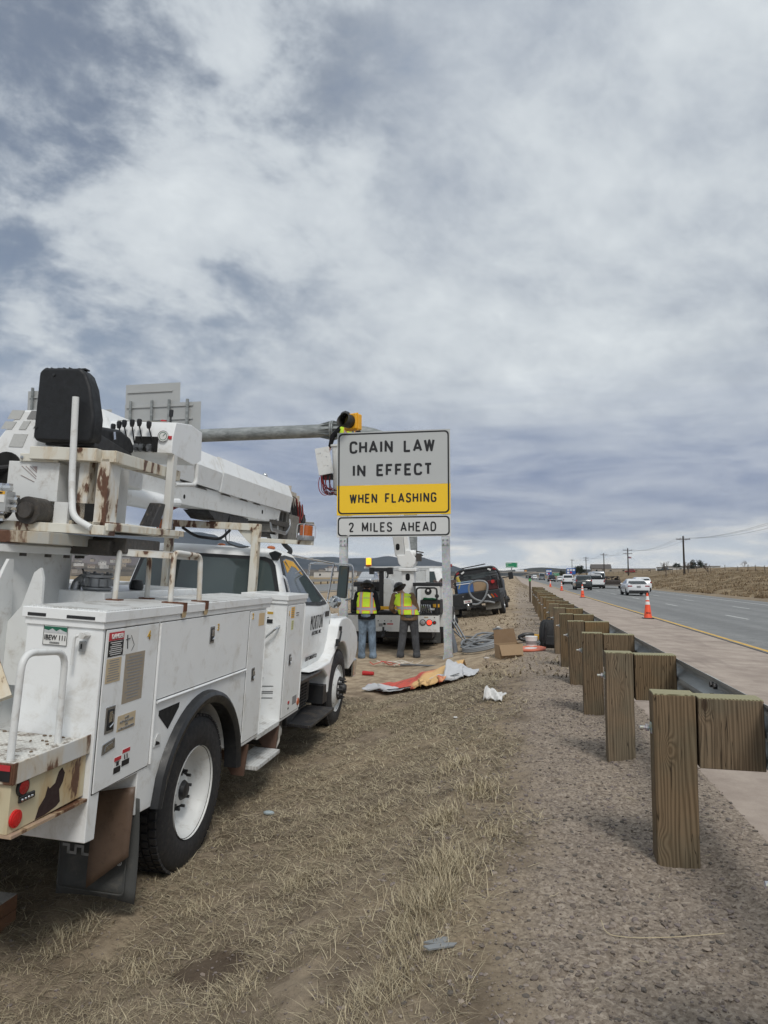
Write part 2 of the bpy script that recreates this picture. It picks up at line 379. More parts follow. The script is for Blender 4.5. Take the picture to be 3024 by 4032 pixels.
def soil():
    n = NT('dry_soil'); P = n.obj; s = n.sep(P)
    big = n.noise(.55, 5, .6); mid = n.noise(4.0, 7, .68); fine = n.noise(34, 8, .72); grit = n.voro(75, out='Color')
    c = n.mix(n.ss(mid, .32, .68), lin((106, 94, 80)), lin((150, 136, 117)))
    c = n.mix(n.ss(big, .42, .62), c, n.mix(n.ss(fine, .3, .7), lin((120, 106, 88)), lin((164, 149, 125))))
    # sandier trampled ground by the sign and the trucks, pale gravel along the rail
    sandy = n.math('MULTIPLY', n.ss(s[1], 10.5, 13.0), n.math('SUBTRACT', 1.0, n.ss(s[0], -.2, .8)))
    c = n.mix(n.math('MULTIPLY', sandy, .8), c, n.mix(n.ss(mid, .35, .65), lin((142, 125, 105)), lin((182, 165, 141))))
    grav = n.math('MULTIPLY', n.ss(n.math('ADD', s[0], n.math('MULTIPLY', n.math('SUBTRACT', big, .5), 1.2)), -.15, .25), n.math('SUBTRACT', 1.0, n.ss(s[1], 40, 60)))
    c = n.mix(n.math('MULTIPLY', grav, .8), c, n.mix(n.ss(fine, .3, .7), lin((122, 111, 101)), lin((168, 156, 143))))
    bw = n.N('ShaderNodeRGBToBW'); n.L(grit, bw.inputs[0]); c = n.mix(n.math('MULTIPLY', grav, .5), c, bw.outputs[0], 'SOFT_LIGHT')
    # damp oil spot in front of the truck's tail
    def spot(cx, cy, r0, r1, wx=1.):
        dx = n.math('MULTIPLY', n.math('SUBTRACT', s[0], cx), wx); dy = n.math('SUBTRACT', s[1], cy)
        d = n.math('ADD', n.math('SQRT', n.math('ADD', n.math('MULTIPLY', dx, dx), n.math('MULTIPLY', dy, dy))), n.math('MULTIPLY', n.math('SUBTRACT', n.noise(9, 6, .7), .5), .5))
        return n.math('SUBTRACT', 1.0, n.ss(d, r0, r1))
    c = n.mix(n.math('MULTIPLY', spot(-1.45, 3.35, .14, .24, .9), .75), c, lin((76, 64, 54)))
    # dry grass beyond the road
    bank = n.ss(s[0], 20.0, 21.5); bc = n.mix(n.ss(n.noise(.5, 7, .7), .35, .65), lin((104, 88, 68)), lin((152, 136, 110)))
    bc = n.mix(n.math('MULTIPLY', n.ss(n.noise(.13, 4, .6), .5, .68), .8), bc, lin((98, 84, 62))); bc = n.mix(n.math('MULTIPLY', n.ss(n.noise(.9, 6, .7), .52, .64), .7), bc, lin((84, 66, 46)))
    c = n.mix(bank, c, bc)
    lf = n.math('SUBTRACT', 1.0, n.ss(s[0], -30, -27)); c = n.mix(lf, c, n.mix(n.ss(n.noise(.02, 6, .65), .4, .6), lin((128, 112, 88)), lin((160, 142, 112))))
    n.set(color=c, rough=.95, spec=.15)
    h = n.math('ADD', n.math('MULTIPLY', fine, .6), n.math('MULTIPLY', n.noise(120, 5, .7), .4)); n.bump(h, .75, .02)
    return n.m
SOIL = soil()
def axis(parts):
    a = []
    for lo, hi, st in parts: a += list(np.arange(lo, hi - 1e-6, st))
    return np.array(a + [parts[-1][1]])
gx = axis([(-9000, -1000, 2000), (-1000, -100, 150), (-100, -34, 11), (-34, -13, .8), (-13, -5, .35), (-5, -3, .12), (-3, 1.24, .026), (1.24, 1.36, .04), (1.36, 5, .6), (5, 19, 2.8), (19, 40, .5), (40, 110, 2.5), (110, 300, 24), (300, 9300, 1500)])
gy = axis([(-40, -4, 6), (-4, 1.2, .4), (1.2, 9, .028), (9, 16, .07), (16, 45, .4), (45, 130, 1.4), (130, 400, 9), (400, 9400, 1500)])
GX, GY = np.meshgrid(gx, gy); GZ = ground(GX, GY)
nx, ny = len(gx), len(gy); idx = np.arange(nx * ny).reshape(ny, nx)
g = np_mesh('ground', np.stack([GX, GY, GZ], -1).reshape(-1, 3), np.stack([idx[:-1, :-1], idx[:-1, 1:], idx[1:, 1:], idx[1:, :-1]], -1).reshape(-1, 4), SOIL, smooth=True)
tag(g, None, None, kind='structure')
# ---- road surfaces
def concrete():
    n = NT('pink_shoulder_concrete'); s = n.sep()
    c = n.mix(n.ss(n.noise(1.4, 7, .7), .3, .7), lin((146, 133, 123)), lin((176, 163, 151))); c = n.mix(.35, c, n.noise(140, 3, .7), 'SOFT_LIGHT')
    j = n.math('PINGPONG', n.math('ADD', s[1], .6), 2.3); c = n.mix(n.math('MULTIPLY', n.math('SUBTRACT', 1., n.ss(j, .010, .03)), .65), c, lin((92, 82, 76)))
    c = n.mix(n.math('MULTIPLY', n.ss(n.noise(.7, 6, .6, .5, n.scale((3, .25, 1))), .55, .7), .3), c, lin((116, 104, 97)))
    n.set(color=c, rough=.85, spec=.25); n.bump(n.noise(160, 3, .7), .35, .006); return n.m
def asphalt():
    n = NT('asphalt'); s = n.sep()
    c = n.mix(n.ss(n.noise(2.0, 7, .75), .3, .7), (.175, .178, .176), (.245, .247, .242)); c = n.mix(.5, c, n.noise(170, 3, .8), 'SOFT_LIGHT')
    w = n.noise(.35, 3, .5, 0, n.scale((1, .06, 1))); t = n.math('PINGPONG', n.math('ADD', s[0], n.math('MULTIPLY', w, .25)), .92)
    c = n.mix(n.math('MULTIPLY', n.ss(t, .35, .9), .35), c, (.13, .133, .133))
    lane = n.math('PINGPONG', n.math('SUBTRACT', s[0], 6.95), 3.7); c = n.mix(n.math('MULTIPLY', n.math('SUBTRACT', 1., n.ss(lane, .1, .6)), .35), c, (.12, .12, .12))
    wv = n.noise(.9, 4, .6, 1.5, n.scale((1, .22, 1))); ck = n.math('SUBTRACT', 1., n.ss(n.math('ABSOLUTE', n.math('SUBTRACT', wv, .5)), .0, .004)); c = n.mix(n.math('MULTIPLY', ck, .55), c, (.045, .045, .046))
    c = n.mix(n.math('MULTIPLY', n.ss(n.noise(.12, 5, .6, .5, n.scale((2, .3, 1))), .52, .66), .3), c, (.24, .24, .235))
    n.set(color=c, rough=.8, spec=.3); n.bump(n.noise(170, 3, .8), .4, .006); return n.m
CONC, ASPH = concrete(), asphalt()
def strip(name, xs, y0, y1, dz, mat, kind='structure', step=6, zf=road_z):
    ys = list(np.arange(y0, min(y1, 160), step)) + list(np.arange(160, y1 + 1, 60)) if y1 > 160 else list(np.linspace(y0, y1, max(2, int((y1 - y0) / step) + 1)))
    X, Y = np.meshgrid(xs, ys); Z = np.array([[zf(x) + dz for x in xs] for _ in ys]); k = len(xs); id_ = np.arange(k * len(ys)).reshape(len(ys), k)
    o = np_mesh(name, np.stack([X, Y, Z], -1).reshape(-1, 3), np.stack([id_[:-1, :-1], id_[:-1, 1:], id_[1:, 1:], id_[1:, :-1]], -1).reshape(-1, 4), mat)
    return tag(o, None, None, kind=kind) if kind else o
def YELW():
    n = NT('yellow_line_paint'); a = n.noise(9, 7, .75, 0, n.scale((1, .4, 1))); return n.set(color=n.mix(n.ss(a, .46, .70), lin((212, 170, 78)), lin((150, 130, 96))), rough=.7)
def WHTL():
    n = NT('white_line_paint'); a = n.noise(9, 7, .75, 0, n.scale((1, .4, 1))); return n.set(color=n.mix(n.ss(a, .48, .72), lin((205, 206, 203)), lin((142, 142, 140))), rough=.7)
YL, WL = YELW(), WHTL()
strip('shoulder_pavement', [1.3, 2.5, 3.7, YEL - .11], -30, 1900, 0, CONC)
CRK = plain('crack_filler', (.035, .03, .03), .8, var=.6, sc=20)
strip('pavement_joint', [YEL - .11, YEL - .04], -30, 1900, -.004, CRK)
strip('road', [YEL - .04, 8.7, 12.4, 16.1, 19.0], -30, 1900, 0, ASPH)
strip('yellow_edge_line', [YEL + .02, YEL + .15], -30, 1500, .004, YL)
strip('white_edge_line', [16.1, 16.24], -30, 1500, .004, WL)
def dashes(name, x):
    V = []; F = []
    for k in range(-3, 60):
        y0 = k * 12.19 + (5.2 if x < 10 else 5.2); y1 = y0 + 3.05
        o = len(V); V += [(x - .06, y0, road_z(x - .06) + .004), (x + .06, y0, road_z(x + .06) + .004), (x + .06, y1, road_z(x + .06) + .004), (x - .06, y1, road_z(x - .06) + .004)]; F.append((o, o + 1, o + 2, o + 3))
    tag(np_mesh(name, V, F, WL), None, None, kind='structure')
dashes('lane_markings', 8.8); dashes('lane_markings', 12.5)
flat = lambda x: .16
strip('opposite_road', [-27, -21, -14], -30, 1900, 0, ASPH, zf=flat)
strip('opposite_edge_line', [-14.8, -14.65], -30, 900, .004, YL, zf=flat)
# ---- hills on the horizon: real ridges kilometres away
def hills(name, cy, az0, az1, dist, hfn, depth, mat, n=220, m=14):
    az = np.linspace(az0, az1, n); V = []
    for j in range(m):
        t = j / (m - 1)
        for i, a in enumerate(az):
            h = hfn(math.degrees(a)) * math.sin(math.pi * min(1, t * .55 + .0)) ** 1.0 * (1 if t < .95 else .9)
            rr = dist + depth * t; x, y = rr * math.sin(a), rr * math.cos(a)
            h = h * (.75 + .5 * (vn(np.array([x]), np.array([y]), 1 / (depth * .35), 11)[0])) + h * .22 * (vn(np.array([x]), np.array([y]), 1 / (depth * .09), 12)[0] - .5) + h * .1 * (vn(np.array([x]), np.array([y]), 1 / (depth * .03), 14)[0] - .5)
            V.append((x, y, h - (8 if j == 0 else 0)))
    id_ = np.arange(n * m).reshape(m, n)
    return tag(np_mesh(name, V, np.stack([id_[:-1, :-1], id_[:-1, 1:], id_[1:, 1:], id_[1:, :-1]], -1).reshape(-1, 4), mat, smooth=True), None, None, kind='structure')
def hillmat(name, a, b, c, sc, sp=1.):
    n = NT(name); k = n.noise(sc, 9, .68, .3); col = n.mix(n.ss(k, .38, .62), a, b); col = n.mix(n.ss(n.noise(sc * 7, 6, .75), .60, .66), col, c)
    return n.set(color=col, rough=1., spec=.0)
HM1 = hillmat('forested_mountain', (.030, .043, .055), (.060, .070, .082), (.085, .085, .09), .0016)
HM2 = hillmat('bare_foothill', (.115, .10, .10), (.16, .14, .135), (.055, .06, .06), .0022)
HM3 = hillmat('valley_scrub', (.16, .135, .11), (.07, .066, .06), (.45, .43, .40), .006)
HM4 = hillmat('wooded_ridge', (.045, .052, .056), (.08, .083, .08), (.16, .15, .13), .006)
D = lambda deg: math.radians(deg)
# azimuths are measured clockwise from the road direction; the photo looks towards -10.4 degrees
hills('mountains', 0, D(-46), D(-3.5), 5200, lambda a: float(np.interp(a, [-46, -38, -35, -32, -28, -24, -20.5, -18.6, -17, -15, -13.3, -11.5, -10, -9, -8.3, -7.2, -5.8, -4.5, -3.5], [330, 350, 350, 395, 400, 360, 280, 215, 205, 205, 186, 176, 190, 164, 170, 186, 140, 100, 60])), 2600, HM1)
hills('foothills', 0, D(-50), D(-17), 3300, lambda a: float(np.interp(a, [-50, -40, -36, -33.3, -31, -29, -26, -22, -17], [150, 185, 215, 212, 155, 116, 80, 45, 10])), 1500, HM2, 160, 12)
hills('valley', 0, D(-50), D(-8), 1500, lambda a: float(np.interp(a, [-50, -36, -28, -20, -8], [46, 50, 40, 26, 10])), 1600, HM3, 220, 12)
hills('ridge', 0, D(-6.5), D(14), 2100, lambda a: float(np.interp(a, [-6.5, -4, -1, 1.2, 3.2, 6, 8, 14], [16, 20, 22, 29, 27, 20, 14, 6])), 900, HM4, 260, 10)
# ================================================================ GUARDRAIL
def wood():
    n = NT('treated_timber'); oi = n.N('ShaderNodeObjectInfo'); s = n.sep()
    off = n.N('ShaderNodeVectorMath'); off.operation = 'MULTIPLY_ADD'; cmb = n.N('ShaderNodeCombineXYZ')
    for i in range(3): n.L(oi.outputs['Random'], cmb.inputs[i])
    n.L(cmb.outputs[0], off.inputs[0]); off.inputs[1].default_value = (13, 7, 29); n.L(n.obj, off.inputs[2]); P = off.outputs[0]
    kn = n.voro(3.3, n.scale((1.6, 1.6, .75), P)); kw = n.math('SUBTRACT', 1., n.ss(kn, .0, .34))
    warp = n.math('MULTIPLY', n.math('MULTIPLY', kw, kw), .9)
    q = n.scale((1, 1, .07), P); w = n.noise(7, 3, .5, 0, q)
    sx = n.sep(P); r = n.math('ADD', n.math('ADD', n.math('MULTIPLY', sx[0], 1.0), n.math('MULTIPLY', sx[1], .7)), n.math('ADD', n.math('MULTIPLY', w, .16), n.math('MULTIPLY', warp, .11)))
    ring = n.math('PINGPONG', n.math('MULTIPLY', r, 105), 1.0)
    fine = n.noise(60, 6, .7, 0, n.scale((1, 1, .04), P))
    c = n.mix(n.ss(ring, .0, 1.0), lin((101, 84, 63)), lin((130, 110, 85)))
    c = n.mix(n.ss(n.noise(3, 4, .6, 0, P), .4, .65), c, n.mix(ring, lin((92, 81, 63)), lin((118, 106, 85))))
    c = n.mix(n.math('MULTIPLY', n.ss(fine, .5, .72), .55), c, lin((72, 58, 42)))
    c = n.mix(n.math('MULTIPLY', n.ss(kw, .80, .93), .75), c, lin((60, 42, 28)))
    crack = n.noise(9, 2, .5, .2, n.scale((3, 3, .12), P)); ck = n.math('SUBTRACT', 1., n.ss(n.math('ABSOLUTE', n.math('SUBTRACT', crack, .5)), .0, .010))
    c = n.mix(n.math('MULTIPLY', ck, .8), c, lin((40, 32, 25)))
    hv = n.N('ShaderNodeHueSaturation'); n.L(c, hv.inputs['Color']); n.L(n.ss(oi.outputs['Random'], 0, 1, .82, 1.10), hv.inputs['Value']); n.L(n.ss(n.math('FRACT', n.math('MULTIPLY', oi.outputs['Random'], 7.3)), 0, 1, .85, 1.12), hv.inputs['Saturation']); c = hv.outputs[0]
    n.set(color=c, rough=.85, spec=.2); n.bump(n.math('SUBTRACT', n.math('MULTIPLY', ring, .35), n.math('MULTIPLY', ck, 1.)), .5, .004)
    return n.m
def endgrain():
    n = NT('timber_end_grain'); s = n.sep(n.scale((1, 1, 0))); v = n.N('ShaderNodeVectorMath'); v.operation = 'LENGTH'; a = n.N('ShaderNodeVectorMath'); a.operation = 'ADD'; n.L(n.scale((1, 1, 0)), a.inputs[0]); a.inputs[1].default_value = (-.10, .09, 0); n.L(a.outputs[0], v.inputs[0])
    ring = n.math('PINGPONG', n.math('MULTIPLY', n.math('ADD', v.outputs[1], n.math('MULTIPLY', n.noise(9, 3), .02)), 120), 1.)
    return n.set(color=n.mix(n.ss(ring, .2, .9), lin((118, 112, 84)), lin((168, 164, 132))), rough=.9)
WOOD, ENDG = wood(), endgrain()
def railm():
    n = NT('guardrail_galvanising'); a = n.noise(2.2, 7, .65, .4, n.scale((1, .5, 3))); return n.set(color=n.mix(n.ss(a, .3, .7), (.27, .29, .295), (.46, .48, .48)), rough=.5, metal=.35)
RAILM = railm()
POSTX = .665
def rail_x(y): return POSTX + .203 + .31 + lerp(y, [0, 12, 33], [0, .02, .12])
def make_post():
    t = thing('guardrail_post', None, 'post', group='timber posts carrying the roadside guardrail')
    m = MB(); m.box(0, .201, 0, .152, -.35, .818); m.build('post', WOOD, t, .006)
    m = MB(); m.box(.002, .201, .002, .150, .818, .824); m.build('post_top', ENDG, t)
    m = MB(); m.box(.211, .512, -.004, .146, .470, .808); m.build('blockout', WOOD, t, .004)
    m = MB(); m.box(.213, .510, -.002, .144, .808, .813); m.build('blockout_top', ENDG, t)
    m = MB(); m.tube([(-.058, .075, .64), (.01, .075, .64)], .009, 8); m.lathe([(.0, -.030), (.019, -.030), (.019, -.014), (.0, -.014)], (0, .075, .64), 'x', 6); m.cbox((-.004, .075, .64), (.006, .05, .05)); m.build('bolt', GALV, t)
    return t
proto = make_post(); ys = [3.86 - .02 + 1.905 * k for k in range(-1, 17)]
pl = ['nearest full timber post beside the right edge, large knot halfway down its face', 'second timber post from the camera, its block split by a long crack', 'third timber post from the camera with a cluster of small knots', 'fourth timber post from the camera in the guardrail row']
vis = 0
for k, y in enumerate(ys):
    o = proto if k == 0 else copy_tree(proto)
    px = rail_x(y) - .513 + (random.uniform(-.006, .006) if k > 2 else 0)
    o.location = (px, y, gz(px - .02, y - .02)*0.5 - .006 + (.0 if k < 4 else random.uniform(-.012, .012))); o.rotation_euler = (0, R(random.uniform(-1.1, 1.1)), R(random.uniform(-3, 3)))
    i = 0
    words = ['first', 'second', 'third', 'fourth', 'fifth', 'sixth', 'seventh', 'eighth', 'ninth', 'tenth', 'eleventh', 'twelfth', 'thirteenth', 'fourteenth', 'fifteenth', 'sixteenth', 'seventeenth']
    if y < 3.0: o['label'] = 'timber guardrail post outside the picture behind the nearest one shown'
    else:
        i = sum(1 for q in ys[:k] if q >= 3.0)
        o['label'] = pl[i] if i < 4 else ('last timber post at the far end of the guardrail by the marker' if k == len(ys) - 1 else f'{words[i]} timber guardrail post counted from the camera')
# the steel beam
def wbeam():
    t = thing('guardrail_beam', 'galvanised steel W-beam rail bolted to the timber blocks along the shoulder', 'guardrail')
    prof = [(0, 0), (.006, .018), (.052, .058), (.080, .078), (.080, .098), (.052, .120), (.012, .142), (.012, .170), (.052, .192), (.080, .214), (.080, .234), (.052, .254), (.006, .294), (0, .312)]
    m = MB(); yy = [-4] + [0 + 1.27 * i for i in range(0, 28)]; secs = []
    for y in yy:
        x0 = rail_x(y) + .003; zz = .465
        secs.append([(x0 + a, y, zz + b) for a, b in prof] + [(x0 + a - .004, y, zz + b) for a, b in reversed(prof)])
    m.loft(secs); m.build('rail', RAILM, t, smooth=50)
    for y in (4.6,):
        m = MB()
        m2 = [[(rail_x(yy2) + .003 + a + .004, yy2, .465 + b) for a, b in prof] + [(rail_x(yy2) + .003 + a, yy2, .465 + b) for a, b in reversed(prof)] for yy2 in (y - .02, y + .3)]
        m.loft(m2); m.build('splice_lap', GALV, t)
        for dy in (.04, .12):
            for dz in (.045, .11, .2, .27):
                b = MB(); b.lathe([(0, -.02), (.019, -.02), (.019, .0), (.0, .0)], (rail_x(y) + .0, y + dy, .465 + dz), 'x', 6); b.build('splice_bolt', BLACKM, t)
    m = MB(); m.box(rail_x(33.5) - .02, rail_x(33.5) + .10, 34.3, 34.5, .43, .80); m.build('end_terminal', GALVD, t, .01)
wbeam()
# ================================================================ DIGGER TRUCK
TO = (-2.2167, 4.6218, -.5806); TROT = (0, R(3.5), R(.9))
truck = thing('utility_truck', 'big white digger derrick truck with rust stains and a boom folded over its cab', 'truck', TO, TROT)
TM = Matrix.Translation(TO) @ Euler(TROT).to_matrix().to_4x4(); TMI = TM.inverted()
def tl(px, py, ax, val):
    o = TMI @ CAM; d = TMI.to_3x3() @ ray(px, py); return o + d * ((val - o[ax]) / d[ax])
def tread(name, base, worn, metal=0.):
    n = NT(name); s = n.sep(); k = 34.
    a = n.math('SINE', n.math('MULTIPLY', n.math('ADD', s[0], s[1]), k * 3.14)); b = n.math('SINE', n.math('MULTIPLY', n.math('SUBTRACT', s[0], s[1]), k * 3.14))
    zc = n.math('SINE', n.math('MULTIPLY', s[2], k * 3.14 * 1.3)); h = n.math('MULTIPLY', n.ss(n.math('MULTIPLY', a, b), .15, .5), 1.)
    w = n.noise(7, 8, .7, .3); c = n.mix(n.ss(w, .50, .60), base, worn); c = n.mix(n.math('MULTIPLY', h, .35), c, tuple(min(1, v * 1.5) for v in base))
    n.set(color=c, rough=.45, metal=metal); n.bump(h, .8, .006); return n.m
TREADW = tread('white_tread_plate', (.62, .63, .62), (.40, .39, .37)); TREADR = tread('worn_tail_deck_plate', (.60, .59, .55), (.20, .165, .13)); TREADB = tread('black_tread_step', (.03, .03, .032), (.08, .07, .06))
TREADS = rusty('rusty_tread_edge', (.62, .62, .60), lo=.53, hi=.58, sc=6)
def P(m, name, mat, **k): par = k.pop('parent', truck); return m.build(name, mat, par, **k)
# --- chassis
m = MB(); m.box(-1.65, -1.5, -1.6, 5.7, .55, .80); m.box(-.9, -.75, -1.6, 5.7, .55, .80); m.box(-1.6, -.8, -.2, .4, .38, .6); m.tube([(-2.1, .13, .47), (-.3, .13, .47)], .09, 10); m.ball((-1.2, .13, .47), .2); m.tube([(-2.1, 4.82, .45), (-.3, 4.82, .45)], .06, 8); m.box(-1.5, -.9, .6, 2.4, .5, .62); m.tube([(-1.2, .1, .5), (-1.2, 3.2, .65)], .05, 8); P(m, 'chassis', BLACKM)
m = MB(); m.box(-2.3, -.50, -1.0, 2.5, .78, .86); P(m, 'subframe', WHITE2)
# --- right side compartment box
arch = [(.13 + .63 * math.cos(a), .47 + .63 * math.sin(a)) for a in [R(168 - 9 * i) for i in range(18)]]
side = [(-1.24, 1.712), (-1.24, .632), (-1.15, .622), (-1.14, .86), (-.745, .85), (-.745, .61), (-.55, .60)] + arch + [(.80, .605), (1.33, .60), (1.33, 1.712)]
m = MB(); m.prism(side, 'x', -.44, 0); P(m, 'side_compartment', WHITE, bevel=.006)
m = MB(); m.prism(side, 'x', -2.40, -1.96); P(m, 'side_compartment', WHITE, bevel=.006)
m = MB(); m.box(-1.95, -.45, -1.235, 2.57, .86, 1.02); m.box(-1.95, -.45, -1.238, -1.20, .633, .88); P(m, 'load_bed', WHITE2)
for x0, x1 in ((-.46, .018), (-2.418, -1.94)):
    m = MB(); m.box(x0, x1, -1.262, 1.42, 1.742, 1.797); m.box(x0 + .012, x1 - .010, -1.250, 1.41, 1.706, 1.742); P(m, 'compartment_lid', WHITE, bevel=.004)
    m = MB(); m.box(x0 + .01, x1 - .008, -1.23, 1.40, 1.797, 1.802); P(m, 'lid_tread', TREADW)
    if x0 > -1:
        for a, b in ((-.425, -.32), (-.20, -.04)):
            m = MB(); m.box(a, b, -1.2645, -1.255, 1.752, 1.768); P(m, 'hand_slot', BLACKM)
# tall front compartment, recess, step
for x0, x1 in ((-.44, 0), (-2.40, -1.96)):
    m = MB(); m.box(x0, x1, 1.93, 2.57, .60, 1.72); P(m, 'tall_compartment', WHITE, bevel=.006)
    m = MB(); m.box(x0 - .02, x1 + .016, 1.905, 2.605, 1.745, 1.795); m.box(x0 - .01, x1 + .006, 1.915, 2.595, 1.71, 1.745); P(m, 'tall_lid', WHITE, bevel=.004)
m = MB(); m.box(-.46, -.42, 1.33, 1.93, .60, 1.70); P(m, 'recess_wall', WHITE)
m = MB(); m.box(-.44, 0, 1.33, 1.93, .575, .615); P(m, 'recess_step', TREADW)
m = MB(); m.tube([(-.06, 1.925, 1.50), (-.07, 1.86, 1.48), (-.20, 1.86, 1.36), (-.20, 1.86, 1.02), (-.19, 1.925, 1.0)], .011, 8, .03); P(m, 'grab_handle', CHROME)
for z0, k in ((.82, .3), (.865, .22), (.88, .2), (.93, .2)):
    m = MB(); m.tube([(-.40, 1.9275, z0), (-.25, 1.9275, z0 - .012), (-.08, 1.9275, z0 + .002)], .0032, 5); P(m, 'scuff_mark', BLACK)
# --- doors, hinges, latches
def latch(par, y, z, s=1.0, ang=0):
    m = MB(); m.box(.004, .011, y - .045 * s, y + .045 * s, z - .07 * s, z + .07 * s); a = m.build('latch', STEEL, par, .012)
    m = MB(); m.box(.010, .0125, y - .032 * s, y + .032 * s, z - .055 * s, z + .055 * s); m.build('latch_recess', BLACKM, par, .008)
    m = MB(); m.tube([(.018, y + .012 * s, z + .03 * s), (.02, y + .016 * s, z - .02 * s), (.02, y - .02 * s, z - .035 * s)], .005, 6, .01); m.box(.012, .018, y - .022 * s, y + .008 * s, z - .01 * s, z + .045 * s); m.build('latch_handle', CHROME, par)
doors = []
for k, (y0, y1, z0, z1) in enumerate([(1.965, 2.515, .63, 1.695), (.925, 1.312, .635, 1.69), (-.612, .902, 1.24, 1.70), (-1.215, -.645, .868, 1.70)]):
    m = MB(); m.box(-.002, .0012, y0 - .006, y1 + .006, z0 - .006, z1 + .004); P(m, 'door_gap_shade', BLACKM)  # thin dark panel behind the door, stands in for shade in its gap
    m = MB(); m.box(-.001, .007, y0, y1, z0, z1); d = P(m, 'compartment_door', WHITE, bevel=.003)
    d['label'] = ['tall narrow front compartment door numbered 1', 'narrow compartment door numbered 2 ahead of the wheel', 'wide drop-down compartment door numbered 3 over the wheel', 'rear compartment door numbered 4 covered in warning stickers'][k]
    doors.append(d)
m = MB(); m.tube([(.010, -.60, 1.226), (.010, .90, 1.226)], .009, 8); P(m, 'door_hinge', WHITE, parent=doors[2])
m = MB(); m.tube([(.010, -.632, .875), (.010, -.632, 1.70)], .009, 8); P(m, 'door_hinge', WHITE, parent=doors[3])
for d, a in ((0, (2.54, .64, 1.69)), (1, (1.322, .64, 1.685))):
    m = MB(); m.tube([(.006, a[0], a[1]), (.006, a[0], a[2])], .007, 8); P(m, 'door_hinge', WHITE, parent=doors[d])
latch(doors[3], -1.115, 1.225, 1.0); latch(doors[2], .16, 1.565, .85); latch(doors[1], 1.075, 1.165, .8); latch(doors[0], 2.115, 1.165, .8)
FR = lambda x, y, z: MX((x, y, z), R(90))         # lettering on a face that looks to the right
RE = lambda x, y, z: MX((x, y, z))                # lettering on a face that looks to the back
def stick(par, y0, y1, z0, z1, mat, name='sticker', x=.0072, lines=0, lm='grey', hdr=None):
    m = MB(); m.box(x, x + .0012, y0, y1, z0, z1); o = m.build(name, mat, par)
    if lines:
        m = MB(); h = (z1 - z0) * (.78 if hdr else .9) / lines
        for i in range(lines):
            z = z0 + (z1 - z0) * .06 + h * (i + .5); w = (y1 - y0) * random.uniform(.55, .86); ym = (y0 + y1) / 2; m.box(x + .001, x + .0022, ym - w / 2, ym + w / 2, z - h * .18, z + h * .18)
        m.build('small_print', STK[lm], par)
    return o
d4, d3, d2, d1 = doors[3], doors[2], doors[1], doors[0]
stick(d4, -1.20, -.885, 1.555, 1.69, STK['white'], 'danger_sign')
stick(d4, -1.195, -1.045, 1.642, 1.685, STK['red'], 'danger_header', x=.0085)
text('lettering', '\u25B2DANGER'[1:], STK['white'], FR(.0110, -1.112, 1.6635), .115, .026, .02, d4)
stick(d4, -1.195, -1.045, 1.558, 1.640, STK['black'], 'danger_text', x=.0085, lines=7, lm='white')
m = MB(); m.tube([(.010, -1.01, 1.66), (.010, -1.0, 1.585)], .003, 5); m.tube([(.010, -1.02, 1.635), (.010, -.98, 1.64)], .0025, 5); m.tube([(.010, -.97, 1.655), (.010, -.93, 1.60), (.010, -.955, 1.57)], .0012, 5); P(m, 'danger_drawing', STK['black'], parent=d4)
stick(d4, -1.197, -1.05, 1.42, 1.548, TAN, 'data_sticker', lines=9)
stick(d4, -1.01, -.795, 1.285, 1.555, plain('brown_chart_sticker', (.33, .28, .215), .6, sc=40), 'chart_sticker', lines=14)
o = stick(d4, -1.035, -.845, 1.14, 1.225, TAN, 'notice_sticker')
text('lettering', "IF IT'S\nNOT GROUNDED\nIT'S\nNOT DE-ENERGIZED", STK['grey'], FR(.010, -.94, 1.18), .16, .068, .0, d4)
stick(d4, -1.035, -.965, .92, 1.005, STK['white'], 'warning_sticker', lines=2); stick(d4, -1.035, -.965, .985, 1.005, STK['red'], 'warning_header', x=.0088); stick(d4, -1.035, -.965, .92, .952, STK['black'], 'warning_text', x=.0088)
stick(d4, -.955, -.875, .94, 1.03, STK['white'], 'warning_sticker'); stick(d4, -.955, -.875, 1.01, 1.03, STK['red'], 'warning_header', x=.0088); stick(d4, -.955, -.875, .94, .97, STK['black'], 'warning_text', x=.0088)
m = MB(); m.box(.008, .0098, -1.01, -.985, .957, .98); m.tube([(.009, -.93, 1.0), (.009, -.925, .975)], .004, 5); m.tube([(.009, -.905, 1.0), (.009, -.90, .975)], .004, 5); P(m, 'warning_drawing', STK['black'], parent=d4)
m = MB(); m.prism([(-1.17, 1.05), (-1.165, 1.105), (-1.05, 1.12), (-1.045, 1.065)], 'x', .002, .012); P(m, 'rope_light_bezel', STEEL, parent=d4, bevel=.003)
m = MB(); m.prism([(-1.145, 1.065), (-1.14, 1.09), (-1.075, 1.10), (-1.07, 1.075)], 'x', .011, .014); P(m, 'bezel_plate', CHROME, parent=d4)
for t_, y, z, par in (('4', -.765, 1.64, d4), ('3', .262, 1.612, d3), ('2', .98, 1.65, d2), ('1', 1.995, 1.62, d1)):
    text('door_number', t_, STK['gold'], FR(.0095, y, z), None, .05, .01, par)
stick(d2, 1.13, 1.27, 1.56, 1.665, plain('peach_sticker', (.62, .46, .27), .6), 'faded_sticker')
stick(d1, 2.06, 2.17, 1.57, 1.675, YELLOW, 'yellow_sticker', lines=5); stick(d1, 2.09, 2.16, 1.455, 1.545, plain('pale_yellow_sticker', (.62, .60, .25), .6), 'yellow_sticker', lines=4)
stick(d1, 2.20, 2.35, 1.575, 1.625, STK['white'], 'white_sticker', lines=2, lm='black')
stick(d1, 2.30, 2.44, .70, .78, STK['grey'], 'data_plate'); stick(d1, 2.14, 2.20, .66, .76, STK['white'], 'warning_sticker', lines=2, lm='black')
